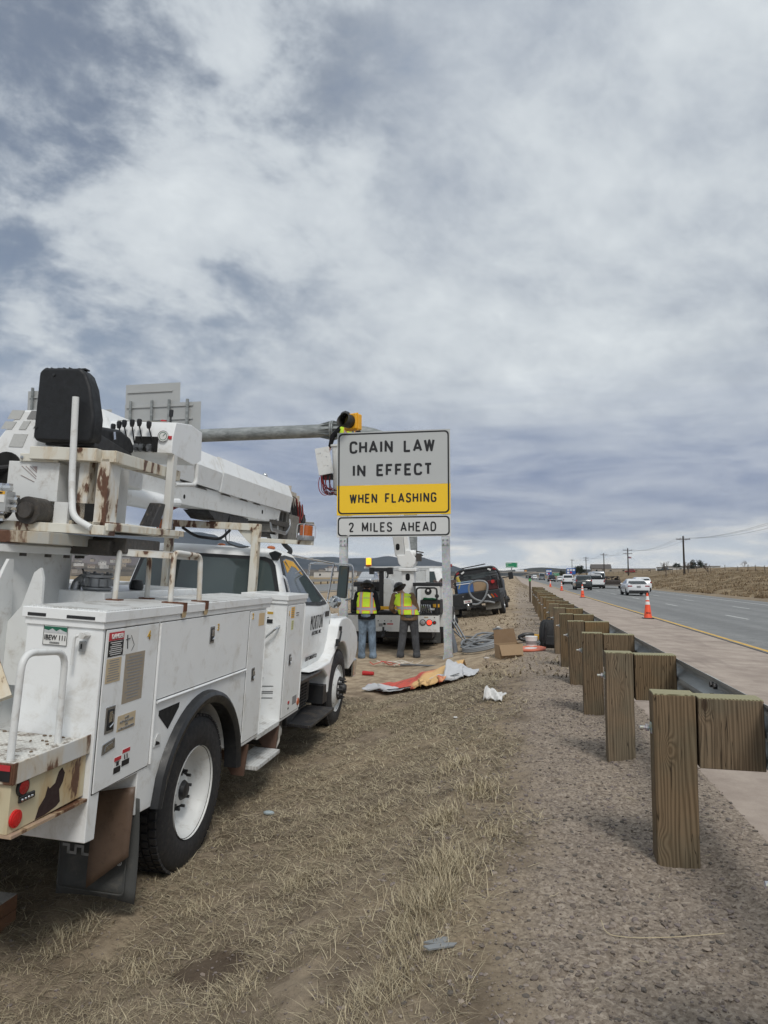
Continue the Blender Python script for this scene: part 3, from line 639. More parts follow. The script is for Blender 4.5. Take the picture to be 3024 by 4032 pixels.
stick(d1, 2.14, 2.20, .735, .76, STK['red'], 'warning_header', x=.0088)
m = MB(); m.lathe([(0, .016), (.036, .014), (.04, 0)], (0, 2.50, .70), 'x', 16); P(m, 'side_reflector', plain('orange_reflector', (.45, .10, .03), .35))
o = MB(); o.box(-.27, -.13, 1.924, 1.929, 1.52, 1.63); o = P(o, 'step_warning_sticker', STK['white'])
for z0, z1, mt in ((1.605, 1.63, 'gold'), (1.52, 1.557, 'black')):
    m = MB(); m.box(-.27, -.13, 1.9225, 1.924, z0, z1); m.build('sticker_band', STK[mt], o)
m = MB(); m.tube([(-.20, 1.923, 1.595), (-.20, 1.923, 1.57)], .005, 5); m.tube([(-.23, 1.923, 1.575), (-.20, 1.923, 1.565), (-.17, 1.923, 1.575)], .004, 5); m.build('falling_figure', STK['black'], o)
# wheel flare, chock triangle, fuel door, flaps
fl = MB(); secs = []
for i in range(25):
    a = R(170 - i * 7.0); cy, cz = .13, .47; ri, ro = .625, .712
    if i < 2: ri, ro = .63, .70
    secs.append([(0.001, cy + ro * math.cos(a), cz + ro * math.sin(a)), (.045, cy + (ro - .01) * math.cos(a), cz + (ro - .01) * math.sin(a)), (.060, cy + (ro - .035) * math.cos(a), cz + (ro - .035) * math.sin(a)), (.055, cy + (ri + .02) * math.cos(a), cz + (ri + .02) * math.sin(a)), (.04, cy + ri * math.cos(a), cz + ri * math.sin(a)), (-.06, cy + ri * math.cos(a), cz + ri * math.sin(a)), (-.06, cy + (ri + .02) * math.cos(a), cz + (ri + .02) * math.sin(a)), (0.001, cy + (ri + .02) * math.cos(a), cz + (ri + .02) * math.sin(a))])
fl.loft(secs); P(fl, 'wheel_flare', BLACK)
m = MB(); m.prism([(-.545, 1.165), (-.27, 1.17), (-.275, 1.14), (-.41, 1.03), (-.545, 1.135)], 'x', .0005, .003); P(m, 'access_hole', DARK)
m = MB(); m.prism([(-.585, .955), (-.575, 1.0), (-.545, 1.03), (-.51, 1.02), (-.495, .97), (-.50, .95)], 'x', .0005, .006); P(m, 'fuel_flap', WHITE2, bevel=.002); m = MB(); m.prism([(-.57, .965), (-.56, .99), (-.52, .975), (-.51, .96)], 'x', .006, .008); P(m, 'fuel_label', STK['black'])
flap = plain('grey_rubber_flap', (.062, .064, .062), .8, var=.2, sc=5, bump=.15, dirt=(.12, .11, .095), dirtamt=.6)
m = MB(); m.grid(lambda u, v: (-.47 + .49 * u + .02 * v, -.74 + .02 * math.sin(v * 3), .12 + .07 * u * 0 + .018 * math.sin(u * 3) + (.70 - .12) * (1 - v)), 8, 8)
o = P(m, 'mud_flap', flap); mo = o.modifiers.new('t', 'SOLIDIFY'); mo.thickness = .009
m = MB(); m.tube([(-.44, -.752, .62), (-.435, -.755, .17), (-.02, -.755, .17), (-.025, -.752, .6)], .004, 5, .03); m.build('flap_ridge', flap, o)
m = MB()
for a in ((-.42, .40, -.375, .415), (-.39, .36, -.375, .40), (-.39, .36, -.33, .375), (-.345, .375, -.33, .415), (-.345, .40, -.30, .415), (-.30, .36, -.285, .415), (-.30, .36, -.25, .375)): m.box(a[0], a[2], -.7572, -.756, a[1], a[3])
m.build('flap_emblem', STK['grey'], o)
text('registered_mark', '\u00AE', plain('print_white', (.6, .6, .6), .6), RE(-.06, -.757, .345), None, .03, .01, o)
m = MB(); m.grid(lambda u, v: (-.222 + .24 * u + .004 * math.sin(v * 4), -.80 - .035 * math.sin(v * 1.9) + .03 * v, (.205 + .20 * u) * v + (.735 + .055 * u) * (1 - v)), 6, 8)
o = P(m, 'splash_plate', plain('brown_rusted_plate', (.115, .075, .052), .6, var=.3, sc=6, dirt=(.055, .032, .022), dirtamt=.8), label='brown rusted plate hanging over the flap'); mo = o.modifiers.new('t', 'SOLIDIFY'); mo.thickness = .008
m = MB(); m.prism([(-.44, .63), (-.02, .635), (-.03, .60), (-.16, .42), (-.20, .42), (-.26, .55), (-.43, .60)], 'y', -.775, -.76); P(m, 'bracket_plate', WHITE2)
# --- tail shelf
m = MB(); m.box(-2.38, -.022, -1.815, -1.243, 1.09, 1.150); P(m, 'tail_shelf', TREADR, bevel=.004)
m = MB(); m.box(-.021, -.012, -1.822, -1.243, 1.080, 1.175); m.box(-2.38, -.021, -1.822, -1.812, 1.08, 1.172); P(m, 'shelf_edge', TREADS, bevel=.004)
m = MB(); m.box(-2.36, -.030, -1.808, -1.243, .868, 1.078); P(m, 'tail_panel', RUSTY, bevel=.003)
m = MB(); m.prism([(-1.812, .868), (-1.243, .855), (-1.243, .842), (-1.812, .855)], 'x', -2.3, -.004); P(m, 'tail_flange', rusty('rusty_flange', (.42, .30, .22), lo=.48, hi=.53, sc=8))
m = MB(); m.prism([(-.028 + .0, 0), (0, 0), (0, 0)], 'x', 0, 0) if False else None
m = MB(); hole = [(-1.62, .872), (-1.60, .92), (-1.56, .955), (-1.545, 1.0), (-1.53, .985), (-1.49, 1.0), (-1.47, 1.045), (-1.445, 1.06), (-1.42, 1.03), (-1.43, .99), (-1.455, .96), (-1.44, .90), (-1.47, .885), (-1.55, .872)]; m.prism(hole, 'x', -.031, -.0285); P(m, 'rust_patch', plain('deep_rust', (.030, .014, .012), .9, var=.4, sc=12))
for y, z, r, mt, nm in ((-1.735, 1.052, .032, REDL, 'tail_light'), (-1.765, .925, .030, plain('red_reflector', (.60, .02, .02), .3), 'reflector')):
    m = MB(); m.lathe([(r + .008, -.03), (r + .008, -.02), (r, -.018)], (0, y, z), 'x', 24); b = P(m, nm, BLACK if nm == 'tail_light' else mt)
    m = MB(); m.lathe([(r, -.024), (r * .96, -.016), (0, -.013)], (0, y, z), 'x', 24); m.build('lens', mt, b)
m = MB(); m.box(-.03, -.018, -1.755, -1.65, .985, 1.015); P(m, 'oval_marker', BLACK, bevel=.005); m = MB()
for i in range(4): m.ball((-.018, -1.74 + i * .022, .998), .007, 8)
P(m, 'marker_diodes', CHROME)
for x in (-.12, -.24):
    m = MB(); m.lathe([(.042, -1.812), (.042, -1.828), (.0, -1.835)], (x, 0, 1.03), 'y', 20); b = P(m, 'tail_light', REDL)
m = MB(); m.box(-.10, -.03, -1.825, -1.823, 1.095, 1.165); P(m, 'warning_sticker', STK['black']); m = MB(); m.box(-.10, -.03, -1.827, -1.825, 1.14, 1.165); P(m, 'warning_header', STK['red'])
m = MB(); m.tube([(-.115, -1.37, 1.15), (-.115, -1.375, 1.60), (-.115, -1.70, 1.625), (-.115, -1.715, 1.15)], .0165, 12, .085); P(m, 'grab_rail', WHITE2, label='white tubular grab rail on the tail shelf')
m = MB()
for _ in range(26): m.ball((random.uniform(-.9, -.1), random.uniform(-1.75, -1.27), 1.153), (random.uniform(.004, .014), random.uniform(.004, .012), .005), 6)
P(m, 'shelf_debris', plain('dirt_crumbs', (.16, .12, .085), .9))
# --- rear face fittings: plate, pin lock
m = MB(); m.box(-.336, -.198, -1.2455, -1.2415, 1.605, 1.705); pb = P(m, 'licence_plate', STK['white'], bevel=.003)
m = MB(); m.prism([(-.332, 1.701), (-.202, 1.701), (-.202, 1.676), (-.222, 1.682), (-.242, 1.690), (-.262, 1.678), (-.285, 1.692), (-.305, 1.680), (-.332, 1.686)], 'y', -1.2475, -1.2455); m.build('green_sky', STK['green'], pb)
m = MB(); m.prism([(-.332, 1.686), (-.305, 1.680), (-.285, 1.692), (-.262, 1.678), (-.242, 1.690), (-.222, 1.682), (-.202, 1.676), (-.202, 1.667), (-.332, 1.669)], 'y', -1.2472, -1.2455); m.build('mountain_line', plain('plate_mountain', (.50, .51, .52), .5, var=.3, sc=90), pb)
text('lettering', 'IBEW 111', STK['black'], RE(-.267, -1.2475, 1.645), .118, .026, -.006, pb); text('lettering', 'COLORADO', STK['grey'], RE(-.267, -1.2475, 1.619), .055, .009, .0, pb)
m = MB(); m.box(-.336, -.198, -1.2465, -1.2455, 1.605, 1.6075); m.box(-.336, -.3335, -1.2465, -1.2455, 1.605, 1.705); m.box(-.2005, -.198, -1.2465, -1.2455, 1.605, 1.705); m.build('plate_rim', STK['black'], pb)
m = MB(); m.lathe([(.0, -1.30), (.018, -1.30), (.018, -1.243)], (-.085, 0, 1.672), 'y', 6); m.tube([(-.085, -1.29, 1.672), (-.128, -1.29, 1.668), (-.134, -1.285, 1.52)], .008, 8, .03); P(m, 'lock_pin', WHITE2)
m = MB(); m.box(-.122, -.088, -1.256, -1.243, 1.585, 1.64); b = P(m, 'lock_hasp', STEEL, bevel=.003); m = MB(); m.box(-.110, -.104, -1.2585, -1.256, 1.60, 1.625); m.build('key_slot', DARK, b)
# --- steps on top of the lid
m = MB(); m.tube([(-.085, -.34, 1.80), (-.085, -.34, 2.13), (-.055, 0, 2.115), (-.04, 0.0, 1.80)], .0175, 12, .05); P(m, 'lid_step_hoop', RUSTW)
m = MB(); m.tube([(-.41, -.45, 1.80), (-.405, -.45, 2.125), (-.38, -.10, 2.105), (-.375, -.10, 1.80)], .0175, 12, .05); P(m, 'lid_step_hoop', RUSTW)
m = MB(); m.prism([(-.395, -.44), (-.095, -.33), (-.06, -.02), (-.37, -.11)], 'z', 2.085, 2.125); P(m, 'lid_step_board', RUSTW, bevel=.003)
m = MB(); m.prism([(-.395, -.44), (-.095, -.33), (-.06, -.02), (-.37, -.11)], 'z', 2.126, 2.131); P(m, 'board_tread', TREADS)
for x, y in ((-.085, -.34), (-.04, 0), (-.41, -.45), (-.375, -.10)):
    m = MB(); m.box(x - .045, x + .045, y - .03, y + .03, 1.802, 1.81)
    if x > -.1: m.box(.018, .024, y - .022, y + .022, 1.755, 1.81); m.box(x + .03, .024, y - .022, y + .022, 1.803, 1.811)
    P(m, 'hoop_foot', RUST)
    if x > -.1:
        st = MB(); st.prism([(y - .025, 1.755), (y + .026, 1.755), (y + .03, 1.735), (y + .012, 1.715), (y - .004, 1.72), (y - .02, 1.712), (y - .032, 1.73)], 'x', .0170, .0188); P(st, 'rust_run', plain('rust_run_stain', (.46, .34, .19), .6, var=.3, sc=40))
# --- oil tank box behind the lid with filter head
m = MB(); m.box(-1.02, -.50, -.42, 1.0, 1.55, 1.845); P(m, 'oil_tank', WHITE, bevel=.01)
tx, ty = -.66, -.25
m = MB(); m.lathe([(.085, 1.846), (.095, 1.855), (.095, 1.865), (.075, 1.872), (.075, 1.925), (.098, 1.932), (.098, 1.95), (.09, 1.957), (0, 1.957)], (tx, ty, 0), 'z', 20)
for k in range(6): a = k * 1.047 + .3; m.lathe([(.012, 1.945), (.012, 1.968), (0, 1.968)], (tx + .085 * math.cos(a), ty + .085 * math.sin(a), 0), 'z', 6); m.cbox((tx + .08 * math.cos(a), ty + .08 * math.sin(a), 1.90), (.035, .03, .05), (0, 0, a))
P(m, 'return_filter_head', ALU)
m = MB(); m.tube([(tx - .05, ty, 1.905), (tx - .135, ty - .02, 1.905), (tx - .15, ty - .03, 1.78)], .034, 12, .07); m.lathe([(.042, -.02), (.042, .02)], (tx - .10, ty - .01, 1.905), 'x', 12); P(m, 'elbow_pipe', STEEL)
m = MB(); m.lathe([(.042, 1.74), (.046, 1.75), (.046, 1.80), (.04, 1.81)], (tx - .15, ty - .03, 0), 'z', 8); P(m, 'pipe_fitting', plain('olive_fitting', (.10, .095, .055), .5, .3))
m = MB(); m.tube([(tx - .11, ty + .05, 1.86), (tx - .15, ty + .05, 1.98)], .006, 6); P(m, 'cable_stub', BLACK)
m = MB(); m.lathe([(.045, 1.846), (.05, 1.86), (.05, 1.885), (.04, 1.915), (0, 1.92)], (-.58, .12, 0), 'z', 12); P(m, 'tank_breather', BLACK)
# --- turret
cx, cy = -1.32, -.47
m = MB(); m.lathe([(.52, .86), (.50, 1.2), (.50, 2.07), (0, 2.07)], (cx, cy, 0), 'z', 40); P(m, 'pedestal', WHITE2)
m = MB(); m.lathe([(.0, 2.07), (.60, 2.07), (.61, 2.115), (.60, 2.125), (0, 2.125)], (cx, cy, 0), 'z', 40); P(m, 'rotation_bearing', WHITE2, bevel=.004)
m = MB()
for k in range(22): a = 2 * math.pi * k / 22; m.lathe([(.022, 2.05), (.022, 2.069)], (cx + .56 * math.cos(a), cy + .56 * math.sin(a), 0), 'z', 6)
P(m, 'bearing_bolts', GREASY)
m = MB(); m.lathe([(.0, 2.126), (.62, 2.126), (.62, 2.195), (0, 2.195)], (cx, cy, 0), 'z', 40); m.box(cx - .6, -.60, -.9, .25, 2.13, 2.20); P(m, 'turntable_plate', rusty('greasy_turntable_paint', (.42, .42, .39), lo=.54, hi=.60, sc=5), bevel=.004)
m = MB(); m.box(-.72, -.36, -.45, .0, 2.10, 2.20); m.prism([(-.5, 2.18), (.1, 2.18), (.02, 2.08), (-.5, 2.08)], 'x', -.9, -.45); P(m, 'rotation_gearbox', GREASY, bevel=.01)
for x, y, ww in ((-.80, -.93, .02), (-1.25, -1.0, .02)):
    m = MB(); m.prism([(-.02, 1.98), (.02, 1.98), (.0, 1.45), (-.0, 1.45)], 'x', 0, 0) if False else None
g_ = MB(); g_.prism([(-.93, 1.98), (-.90, 2.03), (-.86, 2.03), (-.80, 1.3), (-1.22, 1.3), (-1.20, 1.45)], 'x', -.86, -.84); P(g_, 'pedestal_gusset', WHITE2)
g_ = MB(); g_.prism([(-.98, 1.5), (-.76, 1.76), (-.70, 1.96), (-.66, 1.99), (-.64, 1.93), (-.62, 1.3), (-1.0, 1.3)], 'y', -.86, -.84); P(g_, 'pedestal_gusset', WHITE2)
m = MB(); m.tube([(-.75, -1.16, 1.62), (-.55, -1.2, 1.30)], .045, 4); P(m, 'outrigger_brace', rusty('brace_paint', (.60, .56, .46), lo=.56, hi=.575, sc=5), label='peeling cream brace beside the tail shelf')
m = MB(); m.box(-.96, -.90, -.975, -.97, 1.90, 1.975); P(m, 'warning_sticker', STK['white']); m = MB(); m.box(-.96, -.90, -.977, -.975, 1.955, 1.975); P(m, 'warning_header', STK['red'])
# housing that carries the boom foot, with its label panels
m = MB(); m.prism([(-1.75, 2.25), (-1.75, 2.60), (-1.33, 2.70), (-1.235, 2.83), (-1.115, 2.99), (-.86, 3.0), (-.80, 2.90), (-.80, 2.60), (-.98, 2.60), (-1.0, 2.25)], 'y', -.58, .5); P(m, 'boom_foot_housing', WHITE, bevel=.02)
for a, b, c_, d_ in ((-1.20, -1.08, 2.925, 2.985), (-1.06, -.95, 2.93, 2.985), (-1.24, -1.13, 2.86, 2.91), (-1.11, -1.03, 2.86, 2.915), (-1.01, -.94, 2.87, 2.91), (-1.0, -.93, 2.81, 2.85), (-1.17, -1.04, 2.745, 2.83)):
    m = MB(); m.prism([(a, c_), (a + .03, d_), (b, d_), (b - .03, c_)], 'y', -.584, -.581); P(m, 'capacity_chart', plain('faded_chart', (.50, .51, .50), .6, var=.15, sc=60) if (a, b) != (-1.06, -.95) else STK['grey'])
m = MB(); m.lathe([(.11, -.596), (.11, -.58)], (-1.17, 0, 2.60), 'y', 24); m.lathe([(0, -.592), (.10, -.592)], (-1.17, 0, 2.60), 'y', 24); P(m, 'hose_port', DARK)
m = MB()
for k in range(9): m.tube([(-1.12 - .02 * k, -.56, 2.62 - .015 * k), (-1.25 - .03 * k, -.72, 2.57 - .03 * k), (-1.5, -.62, 2.45 - .02 * k)], .016, 7, .08)
m.tube([(-1.02, -.72, 2.42), (-.98, -.76, 2.33), (-1.08, -.74, 2.24), (-1.22, -.72, 2.28), (-1.3, -.7, 2.4)], .03, 8, .08)
P(m, 'hydraulic_hoses', RUBBER)
m = MB(); m.cbox((-.86, -.66, 2.33), (.10, .12, .12)); m.lathe([(.085, -.76), (.085, -.62)], (-.86, 0, 2.33), 'y', 24); m.lathe([(.05, -.79), (.05, -.76)], (-.86, 0, 2.33), 'y', 16); P(m, 'swivel_motor', GREASY)
m = MB(); m.box(-.66, -.52, -.60, -.56, 2.265, 2.40); P(m, 'open_bay', DARK); m = MB(); m.box(-.775, -.68, -.625, -.60, 2.262, 2.40); P(m, 'bay_plate', WHITE2)
m = MB(); m.box(-1.18, -.95, -.84, -.76, 2.31, 2.435); b = P(m, 'valve_block', plain('grey_valve', (.42, .43, .43), .5, .2)); m = MB(); m.box(-1.17, -.96, -.843, -.840, 2.365, 2.412); m.build('label_text', STK['white'], b); m = MB(); m.box(-1.17, -.96, -.844, -.840, 2.413, 2.432); cl = m.build('caution_band', YELLOW, b)
text('lettering', 'CAUTION', STK['black'], RE(-1.01, -.8455, 2.4225), .07, .012, .01, b)
m = MB()
for x, z in ((-1.03, 2.455), (-.98, 2.455), (-.925, 2.385), (-.925, 2.34), (-1.0, 2.285)): m.lathe([(0, -.03), (.022, -.03), (.022, .03), (0, .03)], (x, -.78, z), 'z', 6); m.lathe([(0, -.03), (.018, -.03), (.018, .03), (0, .03)], (x, -.80, z), 'x', 6)
P(m, 'hose_fittings', CHROME)
# --- operator station on the turntable
m = MB(); m.box(-1.12, -.36, -.73, -.60, 2.205, 2.262); m.box(-1.0, -.36, -.60, .28, 2.235, 2.29); m.prism([(-.71, 2.232), (.33, 2.25), (.33, 2.292), (-.71, 2.278)], 'x', -.37, -.345); m.box(-1.12, -.95, -.73, -.66, 2.15, 2.205); P(m, 'station_platform', CREAM, bevel=.004)
m = MB(); m.box(-1.135, -.775, -.61, -.34, 2.40, 2.65); P(m, 'control_cover', WHITE2, bevel=.004, label='square white cover with peeled sticker')
m = MB()
for a in ((-1.04, 2.62, -.93, 2.54), (-1.01, 2.62, -.93, 2.555), (-.98, 2.62, -.93, 2.58), (-1.04, 2.56, -.94, 2.52)): m.tube([(a[0], -.612, a[1]), (a[2], -.612, a[3])], .0022, 4)
m.prism([(-.965, 2.62), (-.93, 2.62), (-.93, 2.585)], 'y', -.6125, -.611); P(m, 'peeled_sticker', plain('sticker_remains', (.33, .27, .26), .6))
for x0, x1 in ((-.645, -.575), (-.52, -.44)):
    m = MB(); m.box(x0, x1, -.60, -.46, 2.262, 2.69); P(m, 'station_column', RUSTW, bevel=.006)
m = MB(); m.box(-.70, -.64, -.5, -.4, 2.262, 2.62); m.box(-.78, -.70, -.2, .1, 2.262, 2.7); P(m, 'station_column', WHITE2)
m = MB(); m.box(-.96, -.50, -.66, -.58, 2.66, 2.735); m.box(-.96, -.50, -.66, -.2, 2.728, 2.742); m.box(-.50, -.40, -.60, .3, 2.665, 2.74); m.box(-1.05, -.78, -.625, -.612, 2.648, 2.70); P(m, 'seat_beam', CREAM, bevel=.005)
m = MB()
for x in (-1.03, -.87): m.lathe([(.011, -.632), (0, -.634), (0, -.62), (.011, -.62)], (x, 0, 2.672), 'y', 10)
P(m, 'cover_bolts', STEEL)
m = MB(); m.tube([(-.645, -.705, 3.05), (-.62, -.70, 2.51), (-.56, -.75, 2.30), (-.44, -.74, 2.245)], .0205, 12, .12); P(m, 'station_handrail', WHITE2)
# seat: moulded shell seen from behind
def shell(w, h):
    pts = [(-w, .03), (-w + .02, 0), (w - .02, 0), (w, .03), (w, h * .35), (w - .045, h * .75), (w - .085, h - .035), (w - .125, h), (-w + .03, h), (-w, h - .03)]
    return pts
m = MB(); p = shell(.205, .475); sx, sz = -.745, 2.775
m.prism([(sx + a, sz + b) for a, b in p], 'y', -.66, -.54); P(m, 'seat_backrest', VINYL, bevel=.022, seg=3)
m = MB(); m.prism([(-.56, 2.80), (-.20, 2.775), (-.10, 2.80), (-.10, 2.85), (-.16, 2.90), (-.30, 2.93), (-.56, 2.90)], 'x', -.93, -.56); P(m, 'seat_cushion', VINYL, bevel=.035, seg=3)
m = MB(); m.prism([(-.60, 2.76), (-.14, 2.745), (-.14, 2.79), (-.40, 2.83), (-.60, 2.86)], 'x', -.90, -.555); m.tube([(-.60, -.12, 2.76), (-.56, -.55, 2.76)], .012, 6); P(m, 'seat_pan', BLACKM, bevel=.01)
for x, z in ((-.84, 3.20), (-.66, 3.05), (-.93, 2.86)):
    m = MB(); m.lathe([(0, -.668), (.009, -.667), (.009, -.655)], (x, 0, z), 'y', 10); P(m, 'seat_bolt', BLACKM)
m = MB(); m.cbox((-.545, -.40, 2.87), (.006, .025, .05), (.3, 0, 0)); P(m, 'belt_anchor', CHROME)
m = MB()
for k in range(7): m.cbox((-.93 + .045 * k + random.uniform(-.01, .01), -.60, 3.252), (random.uniform(.015, .04), .05, random.uniform(.006, .016)), (0, random.uniform(-.4, .4), 0))
P(m, 'torn_seat_edge', BLACKM)
# control console
cons = [(.02, 2.83), (.02, 2.945), (.055, 3.06), (.30, 3.095), (.50, 3.075), (.52, 2.86), (.40, 2.80)]
m = MB(); m.prism(cons, 'x', -.86, -.345); b = P(m, 'control_console', WHITE, bevel=.006)
m = MB(); m.box(-.63, -.455, .012, .019, 2.835, 2.945); m.build('valve_opening', DARK, b)
m = MB(); m.cbox((-.63, .17, 3.082), (.38, .19, .004), (.13, 0, 0)); m.build('legend_plate', plain('stained_legend', (.42, .41, .36), .6, var=.3, sc=30), b)
m = MB(); m.lathe([(.040, .005), (.040, .018), (.034, .018)], (-.415, 0, 2.95), 'y', 24, cap=False); gb = m.build('gauge_bezel', CHROME, b); m = MB(); m.lathe([(0, .008), (.037, .008), (.037, .018)], (-.415, 0, 2.95), 'y', 24, cap=False); m.build('gauge_face', STK['white'], b)
m = MB(); m.tube([(-.415, .006, 2.95), (-.40, .006, 2.968)], .002, 4); m.lathe([(.030, .0075), (.026, .007), (.026, .0078)], (-.415, 0, 2.95), 'y', 20, cap=False); m.build('gauge_needle', STK['green'], b)
m = MB(); m.box(-.375, -.352, .0155, .019, 2.93, 2.955); m.build('red_label', STK['red'], b)
m = MB(); m.lathe([(.012, 3.06), (.012, 3.08), (.022, 3.083), (.022, 3.095), (0, 3.1)], (-.50, .16, 0), 'z', 14); m.build('stop_button', STK['red'], b)
m = MB(); m.tube([(-.43, .14, 3.05), (-.43, .13, 3.12)], .006, 8); m.lathe([(.008, 3.115), (.015, 3.12), (.016, 3.165), (.012, 3.17), (0, 3.17)], (-.43, .13, 0), 'z', 12); m.build('joystick', BLACK, b)
for x, h, l in ((-.79, 3.0, 0), (-.745, 3.02, 0), (-.705, 3.03, 0), (-.645, 3.035, -.01), (-.59, 3.04, 0), (-.515, 3.025, .01)):
    m = MB(); m.tube([(x + .02 + l, .03, 2.87), (x, -.02, h - .02)], .0055, 6); m.lathe([(0, h - .03), (.012, h - .028), (.018, h - .005), (.018, h + .018), (.012, h + .024), (0, h + .024)], (x, -.02, 0), 'z', 12); m.build('control_lever', BLACK, b)
m = MB()
for x in (-.60, -.56, -.50): m.cbox((x, .0, 2.86), (.03, .05, .05)); m.lathe([(0, -.03), (.02, -.03), (.02, .02)], (x, 0, 2.865), 'y', 10)
m.build('valve_spools', STEEL, b)
m = MB(); m.box(-.395, -.345, .06, .12, 2.292, 2.83); P(m, 'console_post', RUSTW, bevel=.004)
m = MB(); m.tube([(-.35, .46, 2.82), (-.35, .47, 2.66), (-.36, .14, 2.62)], .017, 10, .06); P(m, 'console_brace', WHITE2)
m = MB(); m.prism([(-.12, 2.30), (.0, 2.47), (.07, 2.47), (.0, 2.30)], 'x', -.47, -.38); P(m, 'foot_pedal', TREADB, bevel=.005)
# beacon low on the platform
def beacon(x, y, z, r=.085, h=.15, base=.05):
    m = MB(); m.lathe([(0, z), (r * 1.25, z), (r * 1.3, z + base * .3), (r * 1.25, z + base), (0, z + base)], (x, y, 0), 'z', 24); b = P(m, 'beacon_light', ALU)
    m = MB(); m.lathe([(r, z + base), (r, z + h), (r * .9, z + h + .004), (0, z + h + .006)], (x, y, 0), 'z', 24); m.build('beacon_lens', AMBER, b)
    m = MB()
    for a in (0, math.pi / 2):
        dx, dy = r * 1.45 * math.cos(a), r * 1.45 * math.sin(a); m.tube([(x - dx, y - dy, z + base * .5), (x - dx, y - dy, z + h + .018), (x + dx, y + dy, z + h + .018), (x + dx, y + dy, z + base * .5)], .004, 6, .03)
    m.build('beacon_guard', GALV, b)
beacon(-.06, 2.62, 2.35, .070, .155, .05); beacon(-1.52, 2.3, 2.36, .07, .11, .02)
# --- boom
bx = -1.2
def hexs(y, hw, z0, z1, z2, hb, ht): return [(bx - hb, y, z0), (bx + hb, y, z0), (bx + hw, y, z1), (bx + ht, y, z2), (bx - ht, y, z2), (bx - hw, y, z1)]
m = MB(); m.loft([hexs(.3, .20, 2.84, 3.03, 3.20, .17, .12), hexs(2.52, .20, 2.83, 3.02, 3.19, .17, .12)]); P(m, 'boom', WHITE, smooth=8)
m = MB(); m.loft([hexs(2.545, .205, 2.82, 3.03, 3.20, .18, .13), hexs(5.08, .205, 2.82, 3.035, 3.20, .18, .13)]); P(m, 'boom_guard', WHITE, smooth=8)
m = MB(); m.prism([(.45, 2.82), (.45, 2.66), (1.6, 2.60), (4.3, 2.63), (4.7, 2.70), (4.75, 2.82)], 'x', bx - .15, bx + .15); P(m, 'lower_boom', WHITE2, bevel=.006)
for y in (2.1, 2.75, 3.3, 3.75, 1.75): m = MB(); m.prism([(y - .14, 2.802), (y - .06, 2.818), (y + .1, 2.818), (y + .16, 2.802)], 'x', bx + .149, bx + .155); P(m, 'slot_opening', GREASY)
m = MB(); m.lathe([(0, bx + .151), (.028, bx + .151), (.028, bx + .14)], (0, 4.0, 2.73), 'x', 14); m.lathe([(0, bx + .151), (.022, bx + .151), (.022, bx + .14)], (0, 1.75, 2.68), 'x', 14); P(m, 'lightening_hole', DARK)
m = MB(); m.prism([(.40, 2.82), (.46, 2.72), (1.35, 2.545), (1.55, 2.60), (1.2, 2.70), (.80, 2.83)], 'x', bx + .17, bx + .20); P(m, 'boom_strut', WHITE2)
m = MB(); m.tube([(-.99, -.1, 2.56), (-.99, 1.15, 2.565)], .078, 18); m.tube([(-.99, 1.15, 2.565), (-.99, 1.5, 2.60)], .04, 10); P(m, 'lift_cylinder', WHITE)
def helix():
    m = MB(); n = 150; y0, y1, r = .2, 2.6, .20; secs = []; turns = (y1 - y0) / .26
    for i in range(n + 1):
        t = i / n; a = t * turns * 2 * math.pi; y = y0 + (y1 - y0) * t; c = Vector((-1.60, y, 2.78)); d = Vector((math.cos(a), 0, math.sin(a)))
        secs.append([tuple(c + d * .03), tuple(c + d * r), tuple(c + d * r + Vector((0, .012, 0))), tuple(c + d * .03 + Vector((0, .012, 0)))])
    m.loft(secs); m.tube([(-1.60, y0, 2.78), (-1.60, y1 + .3, 2.78)], .035, 10); return m
P(helix(), 'auger', DRED)
m = MB(); tp_ = [(5.02, 3.16), (5.4, 3.15), (5.95, 2.99), (6.25, 2.80), (6.2, 2.68), (5.95, 2.66), (5.98, 2.80), (5.85, 2.92), (5.68, 2.93), (5.5, 2.80), (5.35, 2.6), (5.02, 2.6)]; m.prism(tp_, 'x', bx + .05, bx + .09); m.prism(tp_, 'x', bx - .09, bx - .05); m.box(bx - .16, bx + .16, 5.15, 5.62, 2.42, 2.80); m.box(bx - .14, bx + .15, 4.35, 5.2, 2.50, 2.66); m.box(bx - .12, bx + .13, 5.08, 5.35, 2.45, 2.88); m.cbox((bx, 5.3, 2.62), (.22, .25, .3), (.3, 0, 0)); m.tube([(bx - .12, 6.25, 2.74), (bx + .22, 6.25, 2.74)], .03, 10); P(m, 'boom_tip', plain('grimy_tip_paint', (.20, .19, .17), .6, var=.6, sc=10, bump=.3, dirt=(.06, .05, .04), dirtamt=.9), bevel=.006)
m = MB()
for k in range(7): m.tube([(bx + .10, 5.06 + .12 * k, 3.12 - .02 * k), (bx + .13, 5.2 + .12 * k, 2.85 - .02 * k), (bx + .12, 5.45 + .07 * k, 2.56 + .01 * k), (bx + .12, 5.9 + .03 * k, 2.60 - .01 * k), (bx + .1, 6.08, 2.86)], .018, 6, .12)
P(m, 'tip_hoses', RUBBER)
m = MB()
for k in range(3): m.tube([(bx + .12, 5.55 + .16 * k, 3.07 - .03 * k), (bx + .14, 5.62 + .13 * k, 2.86), (bx + .13, 5.66 + .05 * k, 2.70)], .010, 6, .04)
P(m, 'red_hoses', WIRER)
